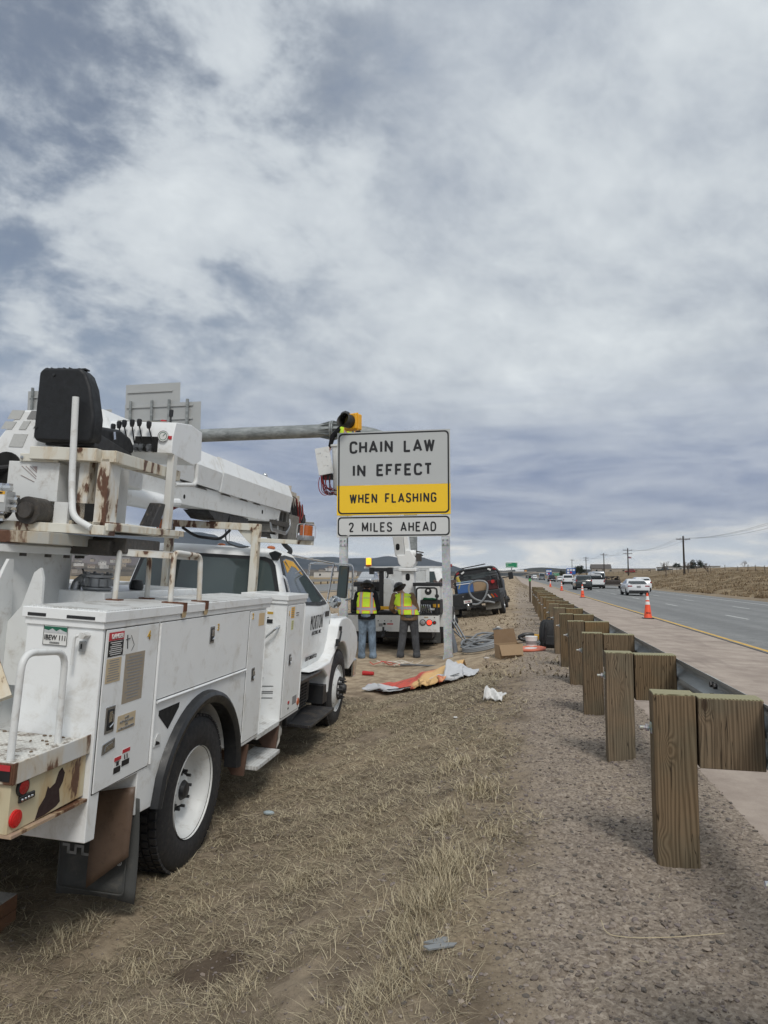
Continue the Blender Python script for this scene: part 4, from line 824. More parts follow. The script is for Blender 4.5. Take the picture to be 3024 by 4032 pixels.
m = MB(); m.box(bx - .08, bx + .10, 5.08, 5.6, 3.09, 3.15); m.box(bx + .05, bx + .12, 5.22, 5.26, 2.95, 3.22); m.box(bx + .05, bx + .12, 5.66, 5.70, 2.95, 3.12); m.prism([(5.3, 3.08), (5.6, 3.05), (5.5, 2.85)], 'x', bx + .1, bx + .11); P(m, 'tip_bracket', plain('aged_cream_bracket', (.50, .45, .38), .6, var=.3, sc=20))
m = MB(); m.lathe([(.11, -1.42), (.13, -1.42), (.13, -1.39), (.09, -1.385), (.09, -1.12), (.13, -1.115), (.13, -1.08), (0, -1.08)], (0, 4.62, 2.52), 'x', 24); m.cbox((-1.25, 4.75, 2.66), (.3, .5, .08)); m.cbox((-1.1, 5.0, 2.55), (.12, .2, .25)); m.box(-1.38, -1.0, 4.3, 5.0, 2.60, 2.66); P(m, 'winch', GREASY)
m = MB()
for k in range(3): m.tube([(-1.02, 4.25, 2.62 - .02 * k), (-1.0, 4.28, 2.54 - .015 * k), (-1.0, 4.9, 2.52 - .015 * k), (-.98, 5.0, 2.62), (-1.0, 5.02, 2.72)], .010, 6, .06)
P(m, 'winch_lines', STEEL)
m = MB(); m.cbox((-1.06, 4.66, 2.57), (.03, .06, .36), (.06, 0, 0)); m.prism([(4.45, 2.47), (4.68, 2.47), (4.68, 2.40), (4.58, 2.38)], 'x', -1.08, -1.05); P(m, 'rest_strut', WHITE2)
m = MB(); m.tube([(-1.15, 5.15, 2.5), (-1.12, 5.2, 2.36), (-1.0, 5.25, 2.28), (-1.08, 5.2, 2.18)], .035, 10, .08); P(m, 'load_hook', BLACKM)
m = MB(); m.tube([(bx, 4.36, 3.20), (bx, 4.36, 3.23)], .012, 8); m.ball((bx + .02, 4.36, 3.245), .038, 12); P(m, 'work_lamp', CHROME)
m = MB(); m.tube([(bx - .05, 4.5, 3.21), (bx - .05, 5.3, 3.18)], .014, 8); P(m, 'boom_line', BLACK)
m = MB(); m.prism([(2.35, 2.60), (2.55, 2.52), (2.9, 2.52), (2.95, 2.62)], 'x', bx - .14, bx + .14); m.box(bx - .12, bx + .12, 3.0, 3.6, 2.52, 2.61); P(m, 'boom_saddle', BLACKM)
# --- headache rack
m = MB(); m.box(-.655, -.575, 2.60, 2.68, 1.02, 2.50); P(m, 'rack_post', CREAM, bevel=.004)
m = MB(); m.box(-1.65, -1.57, 2.60, 2.68, 1.02, 2.50); P(m, 'rack_post', CREAM, bevel=.004)
m = MB(); m.box(-1.72, -.655, 2.605, 2.675, 2.425, 2.50); m.prism([(-.655, 2.425), (-.83, 2.425), (-.655, 2.26)], 'y', 2.63, 2.642); P(m, 'rack_beam', CREAM, bevel=.004)
m = MB(); m.box(-.575, .02, 2.60, 2.665, 2.305, 2.350); P(m, 'beacon_arm', CREAM, bevel=.003)
m = MB(); m.tube([(-1.45, 2.6, 2.42), (-1.3, 2.6, 2.33), (-1.0, 2.6, 2.31), (-.9, 2.6, 2.42)], .016, 8, .1); m.tube([(-.95, 2.6, 2.42), (-.94, 2.6, 2.28), (-.78, 2.6, 2.235), (-.68, 2.6, 2.25)], .008, 8, .06); P(m, 'drooping_hose', BLACK)
# --- cab
def rr(x0, x1, y0, y1, z, r=.12, n=4):
    pts = []
    for cxx, cyy, a0 in ((x1 - r, y1 - r, 0), (x0 + r, y1 - r, 90), (x0 + r, y0 + r, 180), (x1 - r, y0 + r, 270)):
        for k in range(n + 1): a = R(a0 + 90 * k / n); pts.append((cxx + r * math.cos(a), cyy + r * math.sin(a), z))
    return pts
lev = [(.84, .93, 2.72, 4.50), (.90, .965, 2.70, 4.62), (1.05, .975, 2.69, 4.68), (1.45, .98, 2.68, 4.70), (1.58, .960, 2.68, 4.64), (1.85, .880, 2.717, 4.10), (2.10, .806, 2.751, 3.60), (2.19, .780, 2.763, 3.42), (2.235, .70, 2.83, 3.34), (2.255, .56, 2.98, 3.22)]
def cab_pt(z):
    return [float(np.interp(z, [l[0] for l in lev], [l[k] for l in lev])) for k in (1, 2, 3)]
m = MB(); m.loft([rr(-1.2 - hw, -1.2 + hw, y0, y1, z, .055) for z, hw, y0, y1 in lev]); cab = P(m, 'cab', WHITE, smooth=50)
GLS = glass('cab_glass', (.055, .075, .075), .04)
def cabside(poly, off, name, mat, par, sub=None):
    m = MB(); a = []; b = []
    for y, z in poly: hw = cab_pt(z)[0]; a.append((-1.2 + hw + off, y, z)); b.append((-1.2 + hw - .02, y, z))
    m.loft([b, a]); return m.build(name, mat, par)
frame = [(2.86, 2.17), (3.05, 2.185), (3.36, 2.165), (3.62, 2.04), (3.98, 1.86), (4.44, 1.625), (4.44, 1.60), (4.1, 1.59), (3.5, 1.62), (2.84, 1.66)]
fr = cabside(frame, .007, 'side_window', BLACK, cab)
cabside([(2.92, 2.13), (3.05, 2.15), (3.32, 2.13), (3.56, 2.02), (3.92, 1.84), (4.22, 1.66), (4.2, 1.635), (3.5, 1.655), (2.90, 1.70)], .010, 'side_glass', GLS, cab)
cabside([(2.94, 2.12), (3.05, 2.14), (3.31, 2.12), (3.50, 2.03), (3.60, 1.965), (3.48, 1.99), (3.36, 2.05), (3.20, 2.07), (3.08, 2.02), (3.0, 1.99)], .0125, 'yellow_sheet', YELLOW, cab)
m = MB(); m.tube([(-.385, 2.98, 2.12), (-.36, 3.22, 1.97), (-.35, 3.50, 2.02)], .010, 6, .03); m.build('window_bar', STEEL, cab)
# rear window
rw = []
for x, z in ((-2.02, 1.68), (-.40, 1.68), (-.345, 1.71), (-.335, 1.78), (-.415, 2.07), (-.46, 2.13), (-.54, 2.155), (-1.86, 2.155), (-1.94, 2.13), (-1.985, 2.07), (-2.065, 1.78), (-2.055, 1.71)): rw.append((x, z))
def cabrear(poly, off, name, mat, par):
    m = MB(); a = []; b = []
    for x, z in poly: y0 = cab_pt(z)[1]; a.append((x, y0 - off, z)); b.append((x, y0 + .02, z))
    m.loft([a, b]); return m.build(name, mat, par)
f2 = cabrear(rw, .006, 'rear_window', BLACK, cab)
cabrear([(-1.2 + (x + 1.2) * .945, 1.94 + (z - 1.95) * .86) for x, z in rw], .009, 'rear_glass', GLS, cab)
m = MB(); m.box(-1.03, -.78, 2.83, 2.86, 2.205, 2.232); m.build('brake_light_bar', BLACK, cab, .004)
def nearrear(y): return y
m = MB(); sp = [(-.44, 2.86, 2.19), (-.37, 2.82, 2.16), (-.33, 2.78, 2.10), (-.40, 2.775, 2.08), (-.47, 2.80, 2.15)]; m.prism([(-.50, 2.20), (-.43, 2.225), (-.36, 2.20), (-.40, 2.12), (-.45, 2.12)], 'y', 2.74, 2.80); m.build('pillar_trim', BLACK, cab, .01)
m = MB(); m.tube([(-.335, 2.80, 1.96), (-.30, 2.80, 1.93), (-.235, 2.83, 1.72), (-.25, 2.83, 1.68)], .011, 8, .03); m.build('cab_grab_handle', CHROME, cab)
for yy in ((3.15, .03), (4.0, .03)): pass
for mx in (-.60, -1.2):
    m = MB(); m.ball((mx, 3.12, 2.262), (.05, .06, .025), 10); m.build('roof_marker_lamp', AMBER, cab)
seam = [(4.60, 1.55), (4.60, 1.30), (4.56, 1.10), (4.45, .95), (4.20, .885), (3.2, .87)]
def sidetube(pts, r, name, mat, off=.002, par=None):
    m = MB(); m.tube([(-1.2 + cab_pt(z)[0] + off, y, z) for y, z in pts], r, 5, .08); return m.build(name, mat, par or cab)
sidetube(seam, .005, 'door_seam', DARK)
sidetube([(2.86, 1.60), (2.87, 1.0), (2.95, .87)], .004, 'door_seam', DARK)
m = MB(); m.box(-.222, -.212, 3.0, 3.17, 1.38, 1.52); m.build('door_handle', BLACK, cab, .01)
text('company_lettering', 'MORTON', STK['black'], FR(-.2175, 3.93, 1.40), .56, .17, -.012, cab, sp=1.25)
text('company_lettering', 'ELECTRIC, INC.', STK['black'], FR(-.2175, 3.95, 1.27), .44, .05, -.01, cab, sp=1.2, shear=.3)
text('number_lettering', 'DOT 2005377 CO', STK['black'], FR(-.2205, 3.78, .985), .50, .045, .004, cab, shear=.4)
m = MB(); m.box(-.218, -.208, 4.33, 4.50, 1.44, 1.51); m.build('model_badge', BLACK, cab, .004)
# hood, fender, bumper, grille
m = MB(); m.loft([rr(-2.0, -.40, yb, yb + .02, 0, .008) for yb in (0, 1)][:0] or [[(x, y, z) for x, z in ((-1.95, .9), (-.45, .9), (-.42, 1.40), (-.55, top - .06), (-.75, top), (-1.65, top), (-1.85, top - .06), (-1.98, 1.40))] for y, top in ((4.55, 1.60), (4.9, 1.57), (5.5, 1.46), (5.85, 1.33), (5.95, 1.20))]); P(m, 'hood', WHITE, bevel=.02)
arch2 = [(4.82 + .60 * math.cos(a), .47 + .61 * math.sin(a)) for a in [R(176 - 10 * i) for i in range(17)]]
fpoly = [(3.30, .875), (3.9, .83), (4.12, .72), (4.17, .50)] + arch2 + [(5.46, .66), (5.80, .74), (5.93, .90), (5.88, 1.08), (5.70, 1.22), (5.40, 1.34), (5.05, 1.41), (4.72, 1.40), (4.58, 1.32), (4.52, 1.12), (4.40, .97), (4.2, .90)]
for xa, xb in ((-.48, -.085), (-2.32, -1.92)):
    m = MB(); m.prism(fpoly, 'x', xa, xb); P(m, 'front_fender', WHITE, bevel=.05, seg=4)
m = MB(); m.prism([(4.2, .55), (4.24, .98), (4.45, 1.03), (5.2, 1.03), (5.4, .9), (5.4, .55)], 'x', -.60, -.47); P(m, 'wheel_housing', DARK)
m = MB(); m.box(-2.3, -.10, 5.78, 6.02, .47, .74); P(m, 'front_bumper', CHROME, bevel=.03); m = MB(); m.box(-1.8, -.6, 5.9, 5.99, .76, 1.25); P(m, 'grille', BLACK, bevel=.02)
m = MB(); m.tube([(-.075, 4.66, 1.27), (-.045, 4.56, 1.24), (-.04, 4.46, 1.12)], .013, 8); m.cbox((-.075, 4.64, 1.28), (.03, .07, .05)); m.cbox((-.06, 4.46, 1.11), (.04, .08, .09)); P(m, 'hood_latch', BLACK)
# steps and battery box under the door
m = MB(); m.box(-.42, -.06, 2.70, 3.72, .815, .85); b = P(m, 'upper_step', TREADB, bevel=.004)
m = MB(); m.box(-.30, .05, 2.92, 4.02, .34, .372); P(m, 'lower_step', TREADB, bevel=.004)
m = MB(); m.prism([(2.78, .84), (3.70, .80), (3.70, .5), (3.0, .36), (2.85, .36)], 'x', -.62, -.20); P(m, 'battery_box', BLACKM, bevel=.01)
m = MB()
for i in range(9):
    for j in range(6): m.box(-.199, -.195, 2.95 + j * .11, 3.03 + j * .11, .46 + i * .035, .478 + i * .035)
P(m, 'box_vents', DARK)
m = MB(); m.box(-.40, -.1, 4.0, 4.24, .40, .62); P(m, 'splash_bracket', BLACKM)
# rear cab step below the recess
for ya in (1.10, 1.93):
    m = MB(); m.prism([(-.30, .58), (.0, .58), (-.02, .33), (-.12, .33)], 'y', ya, ya + .03); P(m, 'step_bracket', plain('brown_rusted_plate2', (.12, .07, .05), .6, var=.3, sc=6))
m = MB(); m.box(-.22, .03, 1.30, 1.92, .325, .36); P(m, 'folding_step', TREADW, bevel=.003)
m = MB(); m.box(-.35, -.12, 2.0, 2.45, .35, .60); P(m, 'tool_box', GREASY, bevel=.02); m = MB(); m.tube([(-.05, 2.06, .62), (-.03, 2.07, .40), (-.04, 1.98, .33), (-.05, 1.85, .34)], .011, 6, .03); m.ball((-.09, 2.15, .46), (.06, .08, .07), 8); P(m, 'drain_hose', plain('pale_hose', (.42, .40, .36), .6))
# mirrors
yM = 4.62
def q_(px, py, y=yM): return tuple(tl(px, py, 1, y))
a = q_(1181, 2190.6); Cc = {k: q_(800 + x / 2.2123, 2050 + y / 2.2123) for k, (x, y) in dict(tl=(1183, 388), tr=(1270, 395), br=(1252, 690), bl=(1172, 675), t0=(930, 372), t1=(1140, 375), t2=(1305, 385), t3=(1300, 680), t4=(1240, 692), low=(1080, 700), rc=(1148, 708)).items()}
m = MB(); m.tube([(-.48, 3.35, 2.20), Cc['t1']], .012, 8); m.tube([(-.36, 3.9, 1.95), Cc['t0'], Cc['t1'], Cc['t2'], Cc['t3'], Cc['t4']], .013, 8, .06); m.tube([Cc['t1'], Cc['low'], (-.23, 4.25, 1.47)], .012, 8, .03); m.tube([Cc['low'], Cc['rc']], .009, 6); mb = P(m, 'mirror_arms', CHROME)
x0, x1 = Cc['tl'][0], Cc['tr'][0]; z1_, z0_ = Cc['tl'][2], Cc['bl'][2]
m = MB(); m.prism([(x0, z1_), (x1, z1_ - .005), (x1 - .012, z0_), (x0 - .012, z0_ + .01)], 'y', yM + .0, yM + .07); mm = m.build('mirror_head', BLACK, mb, .02)
m = MB(); m.prism([(x0 + .012, z1_ - .012), (x1 - .012, z1_ - .017), (x1 - .022, z0_ + .012), (x0 + .002, z0_ + .02)], 'y', yM - .004, yM - .0005); m.build('mirror_glass', MIRROR, mb)
m = MB(); rcx, _, rcz = Cc['rc']; m.lathe([(.066, yM + .03), (.085, yM + .01), (.085, yM)], (rcx, 0, rcz), 'y', 28); rm = m.build('round_mirror', CHROME, mb); m = MB(); m.lathe([(.082, yM + .0), (.06, yM - .008), (.03, yM - .012), (0, yM - .013)], (rcx, 0, rcz), 'y', 28); m.build('convex_glass', plain('convex_mirror', (.5, .52, .53), .04, 1., var=.01), mb)
m = MB(); m.tube([(-1.75, 4.75, 1.55), (-1.78, 4.75, 2.9)], .003, 5); P(m, 'whip_antenna', BLACK)
# --- wheels
def wheel(x, y, z, r=.51, w=.25, dish=True, right=True, parent=None, rimr=.30, mat=WHITE2, lugs=10, tread=True):
    """outer face at local x = x (right side) ; dish = deep recessed rear rim"""
    s = 1 if right else -1; e = thing('wheel', None, None); e.parent = parent or truck; del_ = e.pop('category', None) if 'category' in e else None; e.location = (x, y, z); e.rotation_euler = (0, 0, 0 if right else math.pi)
    m = MB(); m.lathe([(rimr, -.02), (rimr + .02, -.006), (r * .78, .0), (r * .90, -.008), (r * .965, -.022), (r * .985, -.04), (r * .985, -w + .04), (r * .965, -w + .022), (r * .9, -w + .008), (rimr + .02, -w + .006), (rimr, -w + .02)], (0, 0, 0), 'x', 64, cap=False)
    if tread:
        for k in range(56):
            a = 2 * math.pi * k / 56
            for j, xx in enumerate((-.045, -.10, -.155, -w + .045)):
                aa = a + (j % 2) * .056; c = Vector((xx, math.cos(aa) * (r - .002), math.sin(aa) * (r - .002))); m.cbox(c, (.042, .042, .018), (aa - math.pi / 2, 0, 0))
    m.build('tyre', RUBBER, e, smooth=40)
    if dish: prof = [(rimr + .006, -.004), (rimr + .004, -.018), (rimr - .015, -.03), (rimr - .03, -.06), (rimr - .035, -.12), (rimr - .06, -.15), (rimr - .12, -.165), (.115, -.165), (.11, -.12), (.10, -.10), (.06, -.09), (0, -.09)]
    else: prof = [(rimr + .006, -.004), (rimr + .004, -.018), (rimr - .02, -.03), (rimr - .04, -.05), (rimr - .05, -.03), (rimr - .09, .0), (.13, .02), (.12, .03), (0, .03)]
    m = MB(); m.lathe(prof, (0, 0, 0), 'x', 48, cap=False); rim = m.build('rim', mat, e, smooth=40)
    m = MB(); zz = (-.165 if dish else .012)
    m.lathe([(.075, zz - .01), (.07, zz + (.07 if dish else .07)), (.05, zz + (.10 if dish else .10)), (0, zz + (.105 if dish else .105))], (0, 0, 0), 'x', 20)
    m.lathe([(0, zz + .004), (.155, zz + .004), (.155, zz + .012), (0, zz + .012)], (0, 0, 0), 'x', 24)
    for k in range(lugs): a = 2 * math.pi * k / lugs; m.lathe([(0, zz), (.020, zz), (.019, zz + .045), (.011, zz + .046), (.011, zz + .08), (0, zz + .08)], (0, math.cos(a) * .125, math.sin(a) * .125), 'x', 8)
    m.build('hub', BLACKM, e)
    if not dish:
        m = MB()
        for k in range(5): a = 2 * math.pi * k / 5 + .3; m.lathe([(0, -.012), (.028, -.0125), (.02, -.03)], (0, math.cos(a) * .205, math.sin(a) * .205), 'x', 10)
        m.build('hand_holes', DARK, e)
    return e
wheel(-.015, .13, .49, .515, .25); wheel(-.33, .13, .49, .515, .25, tread=False)
wheel(-2.385, .13, .49, .515, .25, right=False); wheel(-2.07, .13, .49, .515, .25, right=False, tread=False)
wheel(-.10, 4.82, .47, .50, .25, dish=False); wheel(-2.30, 4.82, .47, .50, .25, dish=False, right=False)
# ================================================================ ROAD SIGN BEING FITTED
SW = plain('sign_grey_sheeting', (.46, .475, .47), .4, var=.03, sc=2); SW2 = plain('sign_white_sheeting', (.60, .61, .60), .4, var=.03, sc=2)
SYEL = plain('sign_yellow_sheeting', (.88, .56, .02), .4, var=.02); SBLK = plain('sign_legend_black', (.012, .012, .013), .45)
def ring(m, x0, x1, z0, z1, r, w, y0, y1):
    def rrp(x0, x1, z0, z1, r):
        pts = []
        for cx_, cz_, a0 in ((x1 - r, z1 - r, 0), (x0 + r, z1 - r, 90), (x0 + r, z0 + r, 180), (x1 - r, z0 + r, 270)):
            for k in range(6): a = R(a0 + 18 * k); pts.append((cx_ + r * math.cos(a), cz_ + r * math.sin(a)))
        return pts
    A = rrp(x0, x1, z0, z1, r); B = rrp(x0 + w, x1 - w, z0 + w, z1 - w, r - w * .6); n = len(A); o = 0
    v = [(p[0], y0, p[1]) for p in A] + [(p[0], y0, p[1]) for p in B] + [(p[0], y1, p[1]) for p in A] + [(p[0], y1, p[1]) for p in B]; f = []
    for i in range(n):
        j = (i + 1) % n; f += [(i, j, n + j, n + i), (i, 2 * n + i, 2 * n + j, j), (n + i, n + j, 3 * n + j, 3 * n + i)]
    m.add(v, f)
sx0, sx1, sY = -3.80, -1.315, 15.0
sg = thing('chain_law_sign', 'large grey and yellow roadside sign reading CHAIN LAW IN EFFECT on two steel posts', 'road sign', (0, 0, 0))
sg.location = (-2.56, sY, 0)
m = MB(); m.box(-1.24, 1.245, 0, .004, 3.355, 4.53); p = m.build('sign_panel', SW, sg)
m = MB(); m.box(-1.24, 1.245, 0, .004, 2.70, 3.353); m.build('yellow_panel', SYEL, sg)
m = MB(); ring(m, -1.215, 1.22, 2.725, 4.505, .09, .032, -.0025, .0); m.build('sign_border', SBLK, sg)
m = MB(); m.box(-1.24, 1.245, 0, .004, 2.225, 2.68); m.build('distance_panel', SW2, sg)
m = MB(); ring(m, -1.218, 1.222, 2.245, 2.665, .08, .030, -.0025, .0); m.build('sign_border', SBLK, sg)
m = MB(); m.prism([(-1.03, 2.272), (-.94, 2.272), (-.965, 2.262), (-.975, 2.245), (-.99, 2.258)], 'y', -.0035, -.002); m.build('torn_patch', SW2, sg)
# highway lettering drawn as constant-width strokes (letter box 0..w by 0..1)
GL = {'C': (.72, [[(.72, .76), (.70, .90), (.58, 1), (.18, 1), (.02, .84), (.02, .16), (.18, 0), (.58, 0), (.70, .10), (.72, .24)]]),
      'H': (.70, [[(0, 0), (0, 1)], [(.70, 0), (.70, 1)], [(0, .5), (.70, .5)]]), 'A': (.84, [[(0, 0), (.42, 1), (.84, 0)], [(.14, .27), (.70, .27)]]),
      'I': (.14, [[(.07, 0), (.07, 1)]]), 'N': (.72, [[(0, 0), (0, 1), (.72, 0), (.72, 1)]]), 'L': (.62, [[(0, 1), (0, 0), (.62, 0)]]),
      'W': (1.0, [[(0, 1), (.25, 0), (.5, .95), (.75, 0), (1.0, 1)]]), 'E': (.64, [[(.64, 1), (0, 1), (0, 0), (.64, 0)], [(0, .52), (.52, .52)]]),
      'F': (.62, [[(.62, 1), (0, 1), (0, 0)], [(0, .50), (.50, .50)]]), 'T': (.70, [[(0, 1), (.70, 1)], [(.35, 1), (.35, 0)]]),
      'S': (.66, [[(.65, .80), (.60, .93), (.48, 1), (.18, 1), (.04, .90), (.04, .66), (.16, .54), (.52, .46), (.64, .34), (.64, .12), (.50, 0), (.16, 0), (.04, .07), (0, .20)]]),
      'G': (.72, [[(.72, .78), (.68, .92), (.56, 1), (.18, 1), (.02, .84), (.02, .16), (.18, 0), (.56, 0), (.72, .12), (.72, .46), (.42, .46)]]),
      'M': (.84, [[(0, 0), (0, 1), (.42, .22), (.84, 1), (.84, 0)]]), 'D': (.70, [[(0, 0), (0, 1), (.48, 1), (.70, .80), (.70, .20), (.48, 0), (0, 0)]]),
      '2': (.66, [[(.02, .76), (.06, .92), (.20, 1), (.50, 1), (.64, .88), (.64, .64), (.02, .0), (.66, .0)]])}
def stroke(m, pts, w, y0, y1):
    """one flat band of width w following the points, mitred"""
    global _lay
    P_ = [Vector((p[0], p[1])) for p in pts]
    def slab(poly):
        global _lay
        _lay += 1; o = (_lay % 7) * .00012; n = len(poly); v = [(p.x, y0 - o, p.y) for p in poly] + [(p.x, y1, p.y) for p in poly]
        m.add(v, [tuple(range(n)), tuple(range(2 * n - 1, n - 1, -1))] + [(i, i + n, (i + 1) % n + n, (i + 1) % n) for i in range(n)])
    for a, b in zip(P_, P_[1:]):
        d = (b - a).normalized(); k = Vector((-d.y, d.x)) * w / 2
        slab([a + k, b + k, b - k, a - k])
    for i, p in enumerate(P_[1:-1], 1):
        slab([p + Vector((math.cos(t), math.sin(t))) * w * .5 for t in [2 * math.pi * q / 10 for q in range(10)]])
_lay = 0
def legend(txt, xl, xr, z0, z1, w, name, parent, mat, y0=-.004, y1=-.0005, gap=.30, space=.72, asp=1.0):
    adv = 0; L_ = []
    for ch in txt:
        if ch == ' ': adv += space - gap; continue
        L_.append((ch, adv)); adv += GL[ch][0] * asp + gap
    tot = adv - gap; s = (xr - xl - w) / tot; H = z1 - z0 - w; grp = 0
    m = MB(); word = name
    for ch, a in L_:
        for pl_ in GL[ch][1]:
            pts = [(xl + w / 2 + (a + p_[0] * asp) * s, z0 + w / 2 + p_[1] * H) for p_ in pl_]
            if len(pts) > 6:      # round the long curves
                q = [pts[0]]
                for i in range(1, len(pts) - 1):
                    q += [tuple(np.array(pts[i]) * .75 + np.array(pts[i - 1]) * .25), tuple(np.array(pts[i]) * .75 + np.array(pts[i + 1]) * .25)]
                pts = q + [pts[-1]]
            stroke(m, pts, w, y0, y1)
    return m.build(name, mat, parent, smooth=0, recalc=False)
legend('CHAIN LAW', -.965, .915, 4.055, 4.33, .050, 'chain_law_lettering', sg, SBLK, gap=.46, space=1.55)
legend('IN EFFECT', -.90, .86, 3.545, 3.81, .050, 'in_effect_lettering', sg, SBLK, gap=.46, space=1.55)
legend('WHEN FLASHING', -.955, .945, 2.96, 3.17, .034, 'when_flashing_lettering', sg, SBLK, gap=.46, space=1.5, asp=.92)
legend('2 MILES AHEAD', -.975, .935, 2.335, 2.545, .032, 'miles_ahead_lettering', sg, SBLK, gap=.46, space=1.5, asp=.92)
for x, lx in ((-1.10, 0), (1.125, -.0)):
    b = -.62; zt = 4.35; dx = .0 if x < 0 else .05
    m = MB()
    for a in (0, 1):
        pass
    w, d, t_ = .165, .15, .012
    def tilt(z): return x + lx + dx * (2.3 - z) / 2.7 * .8
    secs = []
    m.loft([[(tilt(z) - w / 2, .008, z), (tilt(z) + w / 2, .008, z), (tilt(z) + w / 2, .02, z), (tilt(z) - w / 2, .02, z)] for z in (b, zt)])
    m.loft([[(tilt(z) - t_ / 2, .0195, z), (tilt(z) + t_ / 2, .0195, z), (tilt(z) + t_ / 2, d - .0115, z), (tilt(z) - t_ / 2, d - .0115, z)] for z in (b, zt)])
    m.loft([[(tilt(z) - w / 2, d - .012, z), (tilt(z) + w / 2, d - .012, z), (tilt(z) + w / 2, d, z), (tilt(z) - w / 2, d, z)] for z in (b, zt)])
    po = m.build('sign_post', GALV, sg)
    m = MB(); m.box(tilt(2.1) - .072, tilt(2.1) + .072, -.002, .007, 2.03, 2.19); br = m.build('clamp_plate', GALV, po, .004)
    for bx_ in (-.042, .042):
        for bz in (2.06, 2.15): m = MB(); m.lathe([(0, -.016), (.017, -.014), (.017, -.003)], (tilt(2.1) + bx_, 0, bz), 'y', 8); m.build('bolt', GALVD, po)
    if x > 0:
        m = MB(); m.box(tilt(-.3) - .11, tilt(-.3) + .11, -.05, .2, -.42, -.395); m.box(tilt(-.3) - .1, tilt(-.3) - .085, -.03, .18, -.42, -.27); m.box(tilt(-.3) + .085, tilt(-.3) + .1, -.03, .18, -.42, -.27); m.build('base_plate', GALV, po)
        for bx_ in (-.09, .09): m = MB(); m.tube([(tilt(-.3) + bx_, -.03, -.60), (tilt(-.3) + bx_, -.03, -.30)], .014, 6); m.lathe([(0, -.36), (.026, -.36), (.026, -.33), (0, -.33)], (tilt(-.3) + bx_, -.03, 0), 'z', 6); m.build('anchor_bolt', GALV, po)
m = MB()
for z in (2.35, 2.58, 2.9, 3.5, 4.1): m.box(-1.2, 1.2, .0045, .0075, z - .03, z + .03)
m.build('stiffener_strips', GALV, sg)
# yellow flashing beacon on top of the sign
vc = atY(1230 + 830 / 5.823, 1580 + 400 / 5.823, 14.9)
bc = thing('flashing_beacon', 'yellow traffic beacon with a deep dark visor mounted above the sign', 'beacon', (vc.x + .03, 15.14, vc.z - .04), (0, 0, R(-24)))
YH = plain('yellow_signal_housing', (.78, .38, .015), .4, var=.06)
m = MB(); m.box(-.17, .17, -.10, .14, -.17, .19); hb = m.build('housing', YH, bc, .03, seg=3)
m = MB(); m.box(-.185, .185, -.035, -.02, -.185, .205); m.build('housing_flange', YH, bc, .01)
m = MB(); n_ = 28; secs = []
for y, r in ((-.10, .152), (-.36, .158)): secs.append([(r * math.cos(a), y + (0.06 * math.sin(a) if y < -.2 else 0), r * math.sin(a) + .01) for a in [2 * math.pi * k / n_ for k in range(n_)]])
m.loft(secs, False); vz = m.build('visor', [plain('visor_black', (.014, .013, .010), .6)], bc, recalc=True); mo = vz.modifiers.new('t', 'SOLIDIFY'); mo.thickness = .006
m = MB(); m.lathe([(.148, -.105), (.11, -.125), (.05, -.14), (0, -.143)], (0, 0, .01), 'y', 24); m.build('lens', plain('amber_unlit_lens', (.16, .13, .05), .25), bc)
m = MB(); m.tube([(0, .02, -.17), (0, .02, -.42)], .028, 10); m.box(-.08, .08, -.03, .07, -.44, -.42); m.build('mounting_pipe', GALV, bc)
# ================================================================ CANTILEVER SIGN STRUCTURE
cs = thing('cantilever_sign_structure', 'thick galvanised mast arm reaching left with sign panels seen from behind', 'sign structure', (-3.99, 27.5, -.5))
m = MB(); m.tube([(0, 0, 0), (0, 0, 5.4)], [.27, .26], 24); m.tube([(0, 0, 5.4), (0, 0, 6.65), (-1.3, 0, 7.55), (-3.1, 0, 7.75)], .26, 24, 1.0); m.build('column', GALVD, cs)
m = MB(); m.tube([(-3.25, 0, 7.75), (-20.0, 0, 7.72)], .27, 24); arm_ = m.build('mast_arm', GALVD, cs)
m = MB(); m.lathe([(0, -3.10), (.40, -3.10), (.40, -3.16), (0, -3.16)], (0, 0, 7.75), 'x', 28); m.lathe([(0, -3.18), (.40, -3.18), (.40, -3.24), (0, -3.24)], (0, 0, 7.75), 'x', 28)
for k in range(10):
    a = 2 * math.pi * k / 10; c_, s_ = math.cos(a), math.sin(a)
    for x0, x1 in ((-3.24, -3.75), (-3.10, -2.6)): v = [(x0, .25 * c_, 7.75 + .25 * s_), (x0, .39 * c_, 7.75 + .39 * s_), (x1, .265 * c_, 7.75 + .265 * s_)]; m.loft([[(a_[0], a_[1] - .01 * s_, a_[2] + .01 * c_) for a_ in v], [(a_[0], a_[1] + .01 * s_, a_[2] - .01 * c_) for a_ in v]])
m.build('flange', GALVD, cs)
SB = plain('sign_back_aluminium', (.42, .43, .425), .5, .25, var=.08, sc=1.5)
def backpanel(x0, x1, z0, z1, bars, rails):
    m = MB(); m.box(x0, x1, .42, .424, z0, z1); pp = m.build('sign_panel', SB, cs)
    for z in rails: m = MB(); m.box(x0 + .1, x1 - .35, .37, .42, z - .035, z + .035); m.build('panel_rail', SB, pp)
    for x in bars: m = MB(); m.box(x - .045, x + .045, .27, .37, z0 - .1, z1 + .12); m.build('panel_beam', GALVD, pp)
o_ = 3.99
backpanel(-16.6 + o_, -14.05 + o_, 9.325, 10.2, (), (9.85,)); backpanel(-16.62 + o_, -13.08 + o_, 6.8, 9.32, (-16.3 + o_, -15.3 + o_, -14.5 + o_), (7.4, 8.0, 8.6, 9.18))
m = MB(); m.box(-13.7 + o_, -13.6 + o_, .25, .37, 6.7, 9.42); m.build('panel_beam', GALVD, cs)
